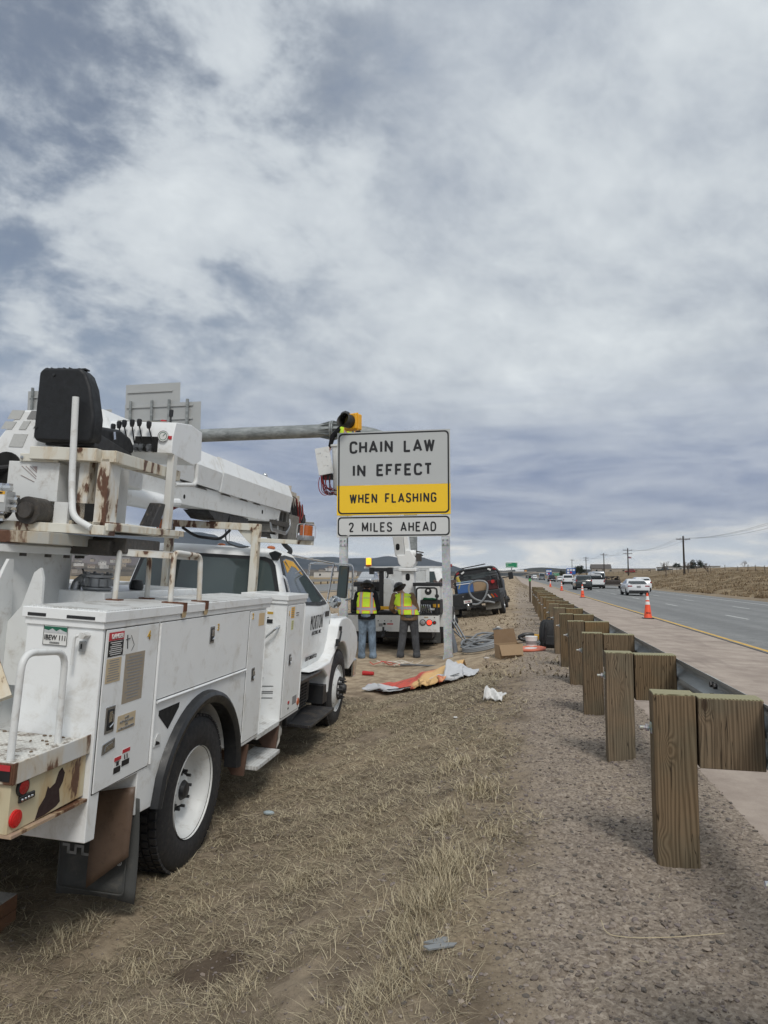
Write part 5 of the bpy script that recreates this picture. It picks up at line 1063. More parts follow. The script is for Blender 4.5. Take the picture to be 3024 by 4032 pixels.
backpanel(-19.19 + o_, -17.25 + o_, 7.0, 9.15, (), (7.6,)); backpanel(-21.4 + o_, -19.2 + o_, 7.1, 10.15, (-21.1 + o_, -20.2 + o_), (8.2, 9.3, 9.85))
# ================================================================ PEOPLE
SKIN = plain('skin', (.42, .24, .17), .55, var=.08)
def cloth(name, c, var=.18, sc=14, dirt=None):
    n = NT(name); f = n.noise(9, 6, .6, .8, n.scale((1, 1, .55))); col = n.mix(n.ss(f, .35, .65), tuple(v * (1 - var) for v in c), tuple(v * (1 + var) for v in c))
    if dirt: col = n.mix(n.math('MULTIPLY', n.ss(n.noise(4, 5, .6), .5, .7), .5), col, dirt)
    n.set(color=col, rough=.9, spec=.2); n.bump(n.noise(13, 5, .6, 1.2, n.scale((1, 1, 1.9))), .8, .03); return n.m
DENIM = cloth('blue_jeans', (.17, .225, .29), .3); GREYP = cloth('grey_work_trousers', (.085, .088, .095)); BLKC = cloth('black_hoodie', (.012, .012, .014)); BRNC = cloth('brown_work_jacket', (.20, .13, .075)); BOOT = plain('tan_boots', (.19, .15, .11), .8, var=.3, sc=20)
def vestmat():
    n = NT('hi_vis_vest'); s = n.sep(); ax = n.math('ABSOLUTE', s[0])
    def band(v, c, h): return n.math('SUBTRACT', 1., n.ss(n.math('ABSOLUTE', n.math('SUBTRACT', v, c)), h, h + .003))
    base = n.mix(n.noise(6, 4), (.50, .72, .02), (.62, .85, .05))
    wob = n.math('MULTIPLY', n.math('SUBTRACT', n.noise(5, 2), .5), .03); zz = n.math('ADD', s[2], wob)
    below = n.math('SUBTRACT', 1., n.ss(s[2], 1.435, 1.44))
    o1 = n.math('MAXIMUM', n.math('MULTIPLY', band(ax, .125, .040), 1.0), band(zz, 1.115, .042)); o2 = n.math('MAXIMUM', band(ax, .125, .026), band(zz, 1.115, .028))
    col = n.mix(o1, base, (.85, .16, .05)); col = n.mix(o2, col, (.36, .36, .37))
    logo = n.math('MULTIPLY', n.math('MULTIPLY', band(s[2], 1.36, .022), n.math('SUBTRACT', 1., n.ss(ax, .075, .08))), n.ss(n.noise(45, 3), .42, .5))
    col = n.mix(n.math('MULTIPLY', logo, .75), col, (.42, .45, .20))
    n.set(color=col, rough=.75); n.bump(n.noise(9, 4, .6, .8), .6, .02); return n.m
VEST = vestmat()
def limb(m, pts, rs, n=12): m.tube(pts, rs, n); [m.ball(p, r * 1.0, 10) for p, r in zip(pts, rs)]
def remesh(o, v): r = o.modifiers.new('one_surface', 'REMESH'); r.mode = 'VOXEL'; r.voxel_size = v; r.use_smooth_shade = True; s_ = o.modifiers.new('soft', 'SMOOTH'); s_.factor = .5; s_.iterations = 3; return o
def person(label, loc, rz, feet, hip, chest, head, headrot, elb, hand, trousers, jacket, hood=False, legs=True, hat_tilt=(0, 0), arm_r=1.):
    """feet/elb/hand = (left, right) points; all in metres above the soles, facing +Y"""
    t = thing('person', label, 'person', loc, (0, 0, rz)); V_ = Vector
    hip, chest, head = V_(hip), V_(chest), V_(head); side_ = V_((1, 0, 0)); neck = chest + (head - chest) * .55 + V_((0, -.01, .02))
    sh = [chest + V_((-.19, 0, .045)), chest + V_((.19, 0, .045))]
    hp = [hip + V_((-.09, 0, 0)), hip + V_((.09, 0, 0))]; kn = [(hp[i] + V_(feet[i])) / 2 + V_((0, .035, .03)) for i in (0, 1)]
    m = MB()      # the body itself
    limb(m, [hip, (hip + chest) / 2, chest], [.12, .11, .12]); limb(m, [chest + V_((0, 0, .06)), neck, head], [.07, .055, .055]); m.ball(head, (.073, .092, .112), 16)
    Hm = MB(); m.ball(head + V_((0, .085, -.01)), (.014, .025, .02), 8); m.ball(head + V_((0, .06, -.075)), (.035, .035, .03), 8)
    for s_ in (-1, 1): m.ball(head + V_((.072 * s_, -.005, -.005)), (.012, .02, .032), 8); m.ball(head + V_((.03 * s_, .075, .015)), (.014, .012, .01), 8)
    for i in (0, 1):
        e, h = V_(elb[i]), V_(hand[i]); limb(m, [sh[i], e, h], [.045, .038, .026]); d = (h - e).normalized(); up = V_((0, 0, 1)) if abs(d.z) < .8 else V_((0, 1, 0)); u = d.cross(up).normalized(); w = u.cross(d)
        pc = h + d * .045; m.ball(pc, (.030, .045, .030), 10)
        for k in range(4):
            b0 = h + d * .075 + u * (-.027 + .018 * k); L_ = (.032, .038, .036, .028)[k]; m.tube([b0, b0 + d * L_ - w * .006, b0 + d * (L_ + .018) - w * .026], [.0095, .009, .0075], 7)
        sgn = 1 if i == 0 else -1; b0 = h + d * .03 + u * .03 * sgn; m.tube([b0, b0 + (d + u * sgn) * .022, b0 + (d * 1.5 + u * sgn * .8) * .03 - w * .012], [.011, .010, .008], 7)
        if legs: limb(m, [hp[i], kn[i], V_(feet[i]) + V_((0, 0, .08))], [.07, .05, .035]); m.ball(V_(feet[i]) + V_((0, .06, .04)), (.035, .11, .03), 8)
    remesh(m.build('body', SKIN, t), .0085)
    if legs:
        m = MB(); limb(m, [hip + V_((0, 0, -.02)), hip + V_((0, 0, .10))], [.14, .145]); m.ball(hip + V_((0, -.035, -.0)), (.165, .13, .12), 14)
        for i in (0, 1): f = V_(feet[i]); limb(m, [hp[i] + V_((0, 0, -.03)), (hp[i] + kn[i]) / 2, kn[i], (kn[i] + f) / 2 + V_((0, -.015, .03)), f + V_((0, -.01, .11)), f + V_((0, -.02, .045))], [.115, .106, .090, .086, .078, .094])
        remesh(m.build('trousers', trousers, t), .013)
        for i in (0, 1):
            f = V_(feet[i]); m = MB(); m.ball(f + V_((0, .07, .045)), (.052, .14, .045), 12); m.ball(f + V_((0, -.01, .07)), (.05, .062, .07), 12); m.box(f.x - .048, f.x + .048, f.y - .07, f.y + .19, .0, .025); remesh(m.build('boot', BOOT, t), .009)
    m = MB(); mid = (hip + chest) / 2 + V_((0, 0, .02)); secs = []
    tor = [(hip + V_((0, -.01, -.10)), .20, .15), (hip + V_((0, 0, -.045)), .205, .152), (hip + V_((0, 0, .06)), .20, .15), (mid, .198, .15), (chest + V_((0, 0, -.12)), .208, .15), (chest + V_((0, 0, .0)), .212, .14), (chest + V_((0, 0, .07)), .15, .10), (chest * .55 + neck * .45, .085, .08)]
    m.etube([(tuple(c), (a, b)) for c, a, b in tor], 20)
    for i in (0, 1): e, h = V_(elb[i]), V_(hand[i]); limb(m, [sh[i] + V_((0, 0, -.01)), (sh[i] + e) / 2, e, (e + h) / 2, h], [.082 * arm_r, .072 * arm_r, .065 * arm_r, .056, .046])
    if hood: m.ball(neck + V_((0, -.065, -.035)), (.115, .085, .075), 14); m.ball(neck + V_((0, 0, -.02)), (.095, .09, .05), 12)
    remesh(m.build('jacket', jacket, t), .012)
    m = MB(); vt = [(hip + V_((0, 0, .03)), .240, .180), (mid + V_((0, 0, -.02)), .225, .176), (chest + V_((0, 0, -.14)), .228, .176), (chest + V_((0, 0, -.02)), .208, .162), (chest + V_((0, 0, .055)), .165, .122), (chest + V_((0, 0, .10)), .105, .10)]
    m.etube([(tuple(c), (a, b)) for c, a, b in vt], 26)
    for i in (0, 1): m.ball(sh[i] * .85 + chest * .15 + V_((0, 0, -.0)), (.055, .095, .06), 12)
    remesh(m.build('safety_vest', VEST, t), .012)
    # full-brim hard hat
    hm_ = Matrix.Translation(head + V_((0, -.005, .035))) @ Euler(headrot).to_matrix().to_4x4()
    m = MB(hm_); m.lathe([(.165, -.012), (.172, -.004), (.16, .004), (.125, .014), (.122, .05), (.105, .09), (.07, .118), (.03, .13), (0, .132)], (0, 0, 0), 'z', 28); m.tube([(0, -.12, .06), (0, -.08, .115), (0, 0, .137), (0, .08, .115), (0, .12, .06)], .012, 8, .04)
    hh = m.build('hard_hat', plain('charcoal_hard_hat', (.022, .023, .024), .35), t, smooth=60); m = MB(hm_); m.lathe([(.105, -.05), (.108, -.01), (.0, -.01)], (0, 0, 0), 'z', 20); m.build('hat_band', BLACK, hh)
    m = MB(hm_); m.ball((0, -.045, -.03), (.082, .07, .07), 12); m.build('hair', plain('dark_hair', (.02, .015, .012), .8), t)
    return t
WL_ = gz(-3.35, 16.15); WR_ = gz(-2.4, 16.25)
person('worker in blue jeans, black hoodie and hi-vis vest, back turned at the truck tail', (-3.35, 16.1, WL_ + .005), R(2), ((-.12, 0, 0), (.14, 0, 0)), (-.01, 0, .97), (-.03, .03, 1.40), (-.02, .13, 1.60), (R(-28), 0, 0),
       ((-.30, .02, 1.13), (.25, .03, 1.12)), ((-.22, .26, 1.05), (.16, .28, 1.05)), DENIM, BLKC, hood=True)
person('worker in grey trousers and hi-vis vest over a brown jacket, leaning left with feet apart', (-2.42, 16.2, WR_ + .005), R(6), ((-.17, 0, 0), (.20, .02, 0)), (.03, 0, .93), (-.11, .09, 1.34), (-.20, .18, 1.53), (R(-18), R(-30), 0),
       ((-.38, .08, 1.10), (.20, .10, 1.08)), ((-.34, .32, 1.02), (.06, .32, 1.02)), GREYP, BRNC, arm_r=1.05)
# ================================================================ SECOND SERVICE TRUCK
T2 = (-2.95, 17.2, -.5)
t2 = thing('bucket_truck', 'white bucket truck seen from behind with its boom raised past the sign', 'truck', T2)
def w1(x, y, Y): p = atY(1330 + x / 3.6867, 2080 + y / 3.6867, Y); return (p.x - T2[0], Y - T2[1], p.z - T2[2])
def Q(m, name, mat, **k): par = k.pop('parent', t2); return m.build(name, mat, par, **k)
m = MB(); m.box(-1.15, 1.15, 0, .05, .54, .945); tp = Q(m, 'tail_panel', WHITE2, bevel=.006)
m = MB(); m.box(-1.13, 1.13, .0, 1.0, .935, .965); Q(m, 'tail_deck', BLACKM)
for x, r, mt, nm in ((.745, .062, plain('clear_lamp', (.35, .35, .36), .2), 'reverse_light'), (.905, .062, emis('lit_brake_light', (.95, .06, .03), 1.6), 'brake_light'), (1.03, .030, REDL, 'reflector')):
    m = MB(); m.lathe([(r + .014, .0), (r + .014, -.012), (r, -.014)], (x, 0, .77), 'y', 24); lb = Q(m, nm, BLACK); m = MB(); m.lathe([(r, -.012), (r * .8, -.020), (0, -.022)], (x, 0, .77), 'y', 24, cap=False); m.build('lens', mt, lb)
m = MB(); m.box(.78, .88, -.008, .0, .885, .91); Q(m, 'marker_light', plain('beige_marker', (.45, .36, .22), .5), bevel=.004)
for x, z in ((-.35, .80), (-.19, .80), (-.03, .80), (1.03, .89)): m = MB(); m.lathe([(.014, -.003), (0, -.003), (0, .0)], (x, 0, z), 'y', 10); Q(m, 'panel_hole', DARK, parent=tp)
m = MB(); m.box(-.13, .02, -.003, .0, .71, .738); ws = Q(m, 'warning_header', STK['red']); m = MB(); m.box(-.13, .02, -.003, .0, .655, .708); m.build('warning_text', STK['white'], ws)
m = MB(); m.box(-.34, -.24, -.003, .0, .66, .735); Q(m, 'warning_text', STK['grey']); m = MB(); m.box(-.225, -.165, -.004, .0, .70, .75); Q(m, 'socket_cover', DARK)
m = MB(); m.tube([(-.30, -.03, .55), (-.28, -.05, .50), (-.22, -.06, .49)], .012, 6); m.tube([(-.10, -.03, .55), (-.12, -.05, .50), (-.18, -.06, .49)], .012, 6); m.cbox((-.20, -.08, .52), (.08, .16, .10)); m.tube([(-.2, -.12, .44), (-.2, -.14, .66)], .025, 8); m.ball((-.2, -.14, .44), .05, 8); Q(m, 'pintle_hitch', BLACKM)
m = MB(); m.box(-.95, .95, .2, 4.6, .38, .58); m.tube([(-.9, 1.6, .48), (.9, 1.6, .48)], .08); Q(m, 'chassis', BLACKM)
for s_ in (-1, 1):
    m = MB(); m.box(min(s_ * .55, s_ * 1.08), max(s_ * .55, s_ * 1.08), .95, .97, .20, .54); fl_ = Q(m, 'mud_flap', flap)
    if s_ > 0: text('lettering', '822-SF-RENTS', STK['grey'], MX((.80, .945, .245)), .34, .035, .01, fl_)
for s_ in (-1, 1):
    for k in range(2): wheel(s_ * (1.14 - .30 * k), 1.65, .46, .47, .26, right=s_ > 0, parent=t2, rimr=.27, tread=False)
    wheel(s_ * 1.05, 5.6, .46, .47, .26, dish=False, right=s_ > 0, parent=t2, rimr=.27, tread=False)
# body sides and equipment
for x0, x1 in ((-1.15, -.78), (.78, 1.15)):
    m = MB(); m.prism([(1.0, .60), (1.05, .60), (1.05, 1.02), (2.2, 1.02), (2.2, .6), (3.6, .6), (3.6, 1.62), (1.0, 1.62)], 'x', x0, x1); Q(m, 'side_compartment', WHITE2, bevel=.008)
m = MB(); m.box(.66, 1.12, .35, .99, 1.30, 1.63); Q(m, 'hose_reel_box', WHITE2, bevel=.01); m = MB(); m.box(.64, 1.14, .33, 1.0, .97, 1.295); m.box(.45, 1.14, .38, .99, 1.635, 1.72); Q(m, 'black_bin', BLACKM, bevel=.01)
m = MB(); m.lathe([(0, .34), (.085, .34), (.085, .348)], (.84, 0, 1.51), 'y', 20); e_ = Q(m, 'round_emblem', BLACK); m = MB(); m.lathe([(0, .336), (.03, .336), (.03, .338)], (.84, 0, 1.53), 'y', 12); m.build('emblem_centre', STK['white'], e_)
m = MB(); m.prism([(.70, 1.305), (.73, 1.36), (.86, 1.345), (.95, 1.35), (1.06, 1.33), (1.06, 1.305)], 'y', .31, .36); Q(m, 'green_glove', plain('green_cloth', (.01, .10, .04), .8), bevel=.008)
m = MB(); m.tube([(.58, .1, .95), (.58, .1, 1.60), (1.08, .1, 1.60), (1.08, .1, .95)], .022, 10, .08); Q(m, 'black_guard_rail', BLACKM)
m = MB(); m.lathe([(.05, .09), (.05, .13), (.015, .13)], (1.08, 0, 1.40), 'y', 16); Q(m, 'rail_wheel', BLACK)
m = MB()
for k in range(5): m.tube([(.70 + .05 * k, .15, 1.19), (.72 + .05 * k, .12, 1.06), (.70 + .06 * k, .14, .98)], .012, 6)
Q(m, 'chrome_couplers', CHROME); m = MB(); m.box(.96, 1.12, .31, .33, 1.12, 1.20); Q(m, 'yellow_label', YELLOW); m = MB(); m.box(.88, 1.0, .31, .33, 1.05, 1.10); Q(m, 'white_label', STK['white'])
m = MB(); m.box(-1.13, -.50, .35, .9, .97, 1.62); m.box(-1.10, -.40, .45, .95, 1.50, 1.74); Q(m, 'tool_bin', BLACKM, bevel=.02)
m = MB(); m.box(-1.145, -.96, .33, .349, 1.30, 1.62); wl_ = Q(m, 'bin_panel', WHITE2); text('lettering', 'MORTON', STK['grey'], MX((-1.05, .325, 1.52)), .15, .05, .01, wl_)
m = MB(); m.box(-.38, -.27, .25, .35, .965, 2.05); m.box(-.60, -.08, .22, .38, 2.0, 2.09); m.box(-.62, -.52, .20, .40, 1.93, 2.10); m.box(-.16, -.04, .20, .40, 1.93, 2.10); Q(m, 'boom_rest', BLACKM, bevel=.008)
m = MB(); m.box(-.26, -.05, .22, .7, 1.12, 1.70); m.prism([(-.26, 1.70), (-.05, 1.70), (-.09, 1.80), (-.26, 1.84)], 'y', .24, .7); Q(m, 'white_cabinet', WHITE2, bevel=.015)
m = MB(); m.box(-.45, .55, .1, .16, 1.065, 1.145); Q(m, 'yellow_beam', YELLOW, bevel=.004); m = MB(); m.tube([(-.45, .12, 1.0), (.55, .12, 1.0)], .05, 12); Q(m, 'black_bumper_tube', BLACKM)
m = MB(); a = w1(690, 600, 17.8); m.tube([w1(655, 780, 17.8), w1(735, 700, 17.8), w1(715, 620, 17.8), w1(690, 590, 17.8)], .02, 8, .1); Q(m, 'loose_chain', BLACKM)
m = MB()
random.seed(3)
for k in range(16): c_ = (random.uniform(.95, 1.35), random.uniform(1.2, 2.6), random.uniform(1.64, 1.74)); m.cbox(c_, (random.uniform(.05, .18), random.uniform(.1, .3), random.uniform(.03, .1)), (random.random(), random.random(), random.random() * 3))
Q(m, 'loose_tools', [plain('tool_clutter', (.10, .07, .06), .6, var=.9, sc=15)])
# pedestal, turret, boom
m = MB(); m.box(.14, .46, .55, .90, .96, 2.00); m.box(.07, .53, .48, .98, 2.00, 2.09); pd = Q(m, 'pedestal', WHITE, bevel=.02)
def oval(m, cx_, cz_, w_, h_, y, thick=.004):
    pts = [(cx_ + w_ * math.cos(a) , cz_ + (h_ - w_) * (1 if math.sin(a) >= 0 else -1) + w_ * math.sin(a)) for a in [2 * math.pi * (k + .5) / 20 for k in range(20)]]; m.prism(pts, 'y', y - thick, y)
m = MB(); oval(m, .30, 1.86, .055, .09, .549); m.build('oval_opening', DARK, pd)
m = MB(); m.prism([(.02, 2.42), (.07, 2.20), (.16, 2.10), (.42, 2.10), (.50, 2.22), (.50, 2.34), (.36, 2.54), (.24, 2.54), (.22, 2.42)], 'y', .50, .95); Q(m, 'turret_knuckle', WHITE, bevel=.02)
m = MB(); m.lathe([(0, .15), (.07, .15), (.085, .17), (.085, .48), (.07, .50), (0, .50)], (0, .7, 2.46), 'x', 20); Q(m, 'pivot_pin', WHITE)
m = MB(); bq = [(-.02, 2.38), (.23, 2.38), (.12, 3.35), (-.16, 3.35)]; m.loft([[(x, .55, z) for x, z in bq], [(x, .85, z) for x, z in bq]]); m.loft([[(x, .55, z) for x, z in [(-.17, 3.3), (.11, 3.3), (-.2, 4.9), (-.42, 4.9)]], [(x, .85, z) for x, z in [(-.17, 3.3), (.11, 3.3), (-.2, 4.9), (-.42, 4.9)]]]); bo = Q(m, 'lower_boom', plain('boom_grey_white', (.55, .56, .56), .4, var=.04), bevel=.02)
m = MB(); oval(m, .045, 2.62, .050, .085, .549); m.build('oval_opening', DARK, bo)
m = MB(); m.prism([(.235, 2.40), (.36, 2.40), (.30, 2.9), (.16, 3.3), (.13, 3.3)], 'y', .58, .82); Q(m, 'boom_link', WHITE, bevel=.01)
m = MB(); m.cbox((.54, .75, 2.36), (.16, .2, .2)); m.cbox((.56, .75, 2.50), (.22, .2, .03), (0, .2, 0)); m.tube([(.45, .7, 2.3), (.58, .7, 2.45), (.66, .75, 2.40)], .015, 6); Q(m, 'control_box', GREASY)
m = MB(); m.tube([(-.30, .7, 4.85), (-1.0, -.5, 3.35)], [.13, .10], 4); Q(m, 'upper_boom', WHITE)
# rack over the cab with perforated screens
yr = 19.6; yl = yr - T2[1]
def mesh_screen(x0, x1, z0, z1):
    m = MB(); n_ = int((x1 - x0) / .055); k_ = int((z1 - z0) / .045)
    for i in range(-k_, n_ + 1):
        for sgn in (1, -1):
            a = (x0 + i * .055, z0); b = (x0 + i * .055 + (z1 - z0) * 1.2, z1)
            if sgn < 0: a, b = (a[0], z1), (b[0], z0)
            t0 = max(0, (x0 - a[0]) / (b[0] - a[0])); t1 = min(1, (x1 - a[0]) / (b[0] - a[0]))
            if t1 <= t0: continue
            pa = (a[0] + (b[0] - a[0]) * t0, yl + .002 * sgn, a[1] + (b[1] - a[1]) * t0); pb = (a[0] + (b[0] - a[0]) * t1, yl + .002 * sgn, a[1] + (b[1] - a[1]) * t1); m.tube([pa, pb], .013, 4)
    Q(m, 'mesh_screen', WHITE2)
A = w1(640, 590, yr); B = w1(1330, 790, yr); C1 = w1(875, 700, yr); C2 = w1(1062, 700, yr)
mesh_screen(w1(700, 700, yr)[0], C1[0] + .1, B[2] + .03, A[2] - .03); mesh_screen(C2[0] - .1, w1(1285, 700, yr)[0], B[2] + .03, A[2] - .03)
m = MB(); m.box(A[0], B[0], yl - .03, yl + .03, A[2] - .03, A[2] + .03); m.box(A[0], B[0], yl - .03, yl + .03, B[2] - .03, B[2] + .03); m.box(A[0], A[0] + .1, yl - .03, yl + .03, .9, A[2] - .03); m.box(B[0] - .1, B[0], yl - .03, yl + .03, .9, A[2] - .03); Q(m, 'rack_frame', WHITE2, bevel=.008)
T_ = w1(385, 570, yr); T3 = w1(1659, 572, yr); m = MB(); m.box(T_[0], T3[0] - .05, yl - .04, yl + .04, T_[2] - .025, T_[2] + .03); Q(m, 'beacon_bar', WHITE2)
bl_ = w1(448, 545, yr); m = MB(); m.lathe([(.085, bl_[2] - .02), (.09, bl_[2] + .02), (.08, bl_[2] + .03)], (bl_[0], yl, 0), 'z', 16); bb = Q(m, 'beacon_base', AMBER); m = MB(); m.lathe([(.075, bl_[2] + .03), (.075, bl_[2] + .20), (.06, bl_[2] + .22), (0, bl_[2] + .225)], (bl_[0], yl, 0), 'z', 16); m.build('lit_beacon', emis('lit_amber_beacon', (1, .50, .03), 1.3), bb)
m = MB(); m.lathe([(.06, T3[2] + .02), (.06, T3[2] + .10), (0, T3[2] + .11)], (T3[0] - .06, yl, 0), 'z', 12); Q(m, 'marker_lamp', REDL)
m = MB(); m.loft([rr(-hw, hw, y0, y1, z, .07) for z, hw, y0, y1 in ((.75, .92, 3.7, 5.6), (1.5, .95, 3.66, 5.7), (1.56, .94, 3.68, 5.6), (2.0, .82, 3.82, 4.9), (2.12, .76, 3.9, 4.7), (2.18, .6, 4.05, 4.5))]); cb2 = Q(m, 'cab', WHITE2, smooth=50)
m = MB(); m.prism([(3.95, 1.62), (5.3, 1.62), (4.85, 2.0), (4.05, 2.02)], 'x', .80, .945); m.build('side_window', GLS, cb2); m = MB(); m.prism([(-.72, 1.62), (.72, 1.62), (.62, 2.02), (-.62, 2.02)], 'y', 3.66, 3.9); m.build('rear_window', GLS, cb2)
m = MB(); m.box(-.9, .9, 5.6, 6.8, .7, 1.45); Q(m, 'hood', WHITE2, bevel=.1, seg=3)
# bucket with its liner panel, wire bundle, and the worker in it
bk = thing('aerial_bucket', 'white fibreglass aerial bucket raised behind the left edge of the sign', 'bucket', (-3.86, 16.2, 3.27))
m = MB(); wb = .31
m.loft([rr(-wb + a, wb - a, -.30 + a, .30 - a, z, .08) for z, a in ((0, .06), (.05, .03), (1.14, .0), (1.14, -.03), (1.18, -.03), (1.18, .02), (1.12, .03), (.06, .06))], cap=True); m.build('tub', WHITE2, bk, smooth=50)
def w5(x, y, Y): return atY(1230 + x / 5.823, 1580 + y / 5.823, Y)
m = MB(); q = [w5(50, 1090, 15.86), w5(370, 1030, 15.86), w5(485, 1640, 15.86), w5(150, 1705, 15.86)]; q = [(p_.x + 3.86, -.34, p_.z - 3.27) for p_ in q]; m.loft([q, [(a_, b_ + .035, c_) for a_, b_, c_ in q]]); fp_ = m.build('cover_panel', WHITE2, bk, .004)
for x, y in ((180, 1190), (320, 1272), (355, 1478)): p_ = w5(x, y, 15.86); m = MB(); m.lathe([(0, -.348), (.014, -.346), (.014, -.339)], (p_.x + 3.86, 0, p_.z - 3.27), 'y', 10); m.build('rivet', STEEL, fp_)
m = MB(); p_ = w5(330, 1720, 15.9); m.cbox((p_.x + 3.86, -.2, p_.z - 3.27), (.22, .12, .14)); m.build('junction_box', BLACKM, bk)
random.seed(11)
for nm, mt, cnt in (('red_wires', plain('wire_red', (.25, .012, .015), .5), 14), ('black_wires', BLACK, 7)):
    m = MB()
    for k in range(cnt):
        x0 = random.uniform(180, 400); x1 = random.uniform(330, 540); sag = random.uniform(2020, 2170); mx_ = (x0 + x1) / 2 + random.uniform(-80, 20); Y_ = 15.9 + random.uniform(-.05, .1)
        pts = [w5(x0, 1700, Y_), w5(x0 + random.uniform(-20, 40), 1850, Y_), w5(mx_, sag - 60, Y_), w5(x1, sag, Y_), w5(x1 + 70, sag - 40, Y_ + .1)]
        m.tube([(p_.x + 3.86, p_.y - 16.2, p_.z - 3.27) for p_ in pts], .0075, 6, .1)
    if nm[0] == 'r': m.tube([(w5(a_, b_, 15.85).x + 3.86, -.35, w5(a_, b_, 15.85).z - 3.27) for a_, b_ in ((170, 1740), (130, 1900), (170, 2080), (260, 2160), (360, 2140))], .009, 6, .12)
    m.build(nm, mt, bk)
hd = w5(765, 330, 16.15)
person('worker in the raised bucket with black sleeves, half hidden behind the beacon', (-3.74, 16.2, 3.36), R(180), ((.1, 0, 0), (-.1, 0, 0)), (0.04, 0, .98), (.09, .02, 1.47), (.15, .06, 1.76), (R(-15), 0, 0),
       ((-.22, .04, 1.22), (.46, .06, 1.33)), ((-.15, .22, 1.10), (.52, .08, 1.08)), GREYP, BLKC)
# ================================================================ BLACK FLATBED
fp = thing('flatbed_pickup', 'black dual-wheel flatbed pickup loaded with hoses and boxes, tilted on the slope', 'pickup', (-1.44, 26.5, -.17), (0, R(-8.0), R(-2.0)))
def F(m, name, mat, **k): par = k.pop('parent', fp); return m.build(name, mat, par, **k)
m = MB(); m.box(-1.15, 1.02, 0, .08, .50, .93); m.box(-1.15, 1.02, .08, 3.2, .80, .95); F(m, 'flatbed', BLACKM, bevel=.012)
m = MB(); m.box(-1.1, .3, -.05, 0, .40, .50); F(m, 'tow_bar', BLACKM); m = MB(); m.cbox((-.18, -.12, .42), (.12, .2, .16)); m.ball((-.18, -.2, .50), .045, 8); F(m, 'hitch', CHROME)
for k, mt in enumerate((plain('clear_strip', (.6, .6, .6), .3), AMBER, REDL)):
    m = MB(); m.prism([(.55 + .12 * k, .80), (.60 + .12 * k, .82), (.69 + .12 * k, .68), (.64 + .12 * k, .66)], 'y', -.012, 0); F(m, 'tail_light', mt, bevel=.004)
m = MB(); m.box(-.34, -.04, -.012, 0, .58, .70); lp = F(m, 'licence_plate', STK['white']); text('lettering', '821-KBZ', STK['red'], MX((-.19, -.0145, .64)), .2, .05, .01, lp)
for x, z in ((-.34, .84), (-.05, .83)): m = MB(); m.lathe([(0, -.012), (.025, -.012), (.025, 0)], (x, 0, z), 'y', 10); F(m, 'rivet_marker', STK['grey'])
m = MB(); m.box(.42, .98, .15, .17, .25, .52); F(m, 'mud_flap', plain('pale_flap', (.17, .165, .15), .8)); m = MB(); m.box(-1.1, -.6, .15, .17, .22, .50); F(m, 'mud_flap', plain('pale_flap', (.17, .165, .15), .8))
for s_ in (-1, 1):
    for k in range(2): wheel(s_ * (1.08 - .27 * k), .75, .42, .42, .23, right=s_ > 0, parent=fp, rimr=.23, tread=False, mat=STEEL)
    wheel(s_ * 1.0, 4.9, .42, .42, .25, dish=False, right=s_ > 0, parent=fp, rimr=.23, tread=False, mat=STEEL)
m = MB(); m.tube([(-.95, 3.1, .95), (-.92, 3.1, 1.62), (-.72, 3.1, 1.86), (.72, 3.1, 1.86), (.92, 3.1, 1.62), (.98, 3.1, .95)], .05, 8, .16); m.box(-.8, .8, 3.08, 3.14, 1.68, 1.84); F(m, 'headache_rack', BLACKM)
m = MB()
for i in range(7): m.box(-.85, -.3, 3.06, 3.12, 1.02 + .09 * i, 1.06 + .09 * i); m.box(.45, .85, 3.06, 3.12, 1.02 + .09 * i, 1.06 + .09 * i)
F(m, 'rack_louvres', BLACKM)
for x, mt in ((-.76, REDL), (.76, REDL), (-.55, STK['white']), (.55, STK['white'])): m = MB(); m.cbox((x, 3.05, 1.76), (.14, .03, .07), (0, -.5 if x < 0 else .5, 0)); F(m, 'rack_light', mt, bevel=.01)
m = MB(); m.cbox((-.1, 3.3, 1.98), (1.0, .5, .03), (0, -.06, 0)); F(m, 'roof_light_bar', BLACKM)
m = MB(); m.loft([rr(-hw, hw, y0, y1, z, .08) for z, hw, y0, y1 in ((.55, .95, 3.35, 5.4), (1.25, .97, 3.3, 5.5), (1.32, .93, 3.32, 5.4), (1.70, .74, 3.5, 4.7), (1.78, .62, 3.6, 4.5))]); pc = F(m, 'cab', BLACKM, smooth=50)
m = MB(); m.prism([(-.6, 1.34), (.6, 1.34), (.55, 1.68), (-.55, 1.68)], 'y', 3.30, 3.5); m.build('rear_window', glass('pale_glass', (.13, .16, .16), .1), pc)
m = MB(); m.box(-.9, .9, 5.2, 6.1, .55, 1.2); F(m, 'hood', BLACKM, bevel=.08)
for s_ in (-1, 1): m = MB(); m.tube([(s_ * .95, 4.5, 1.36), (s_ * 1.22, 4.5, 1.36)], .025, 8); m.cbox((s_ * 1.32, 4.48, 1.40), (.20, .09, .30)); F(m, 'tow_mirror', BLACK, bevel=.02)
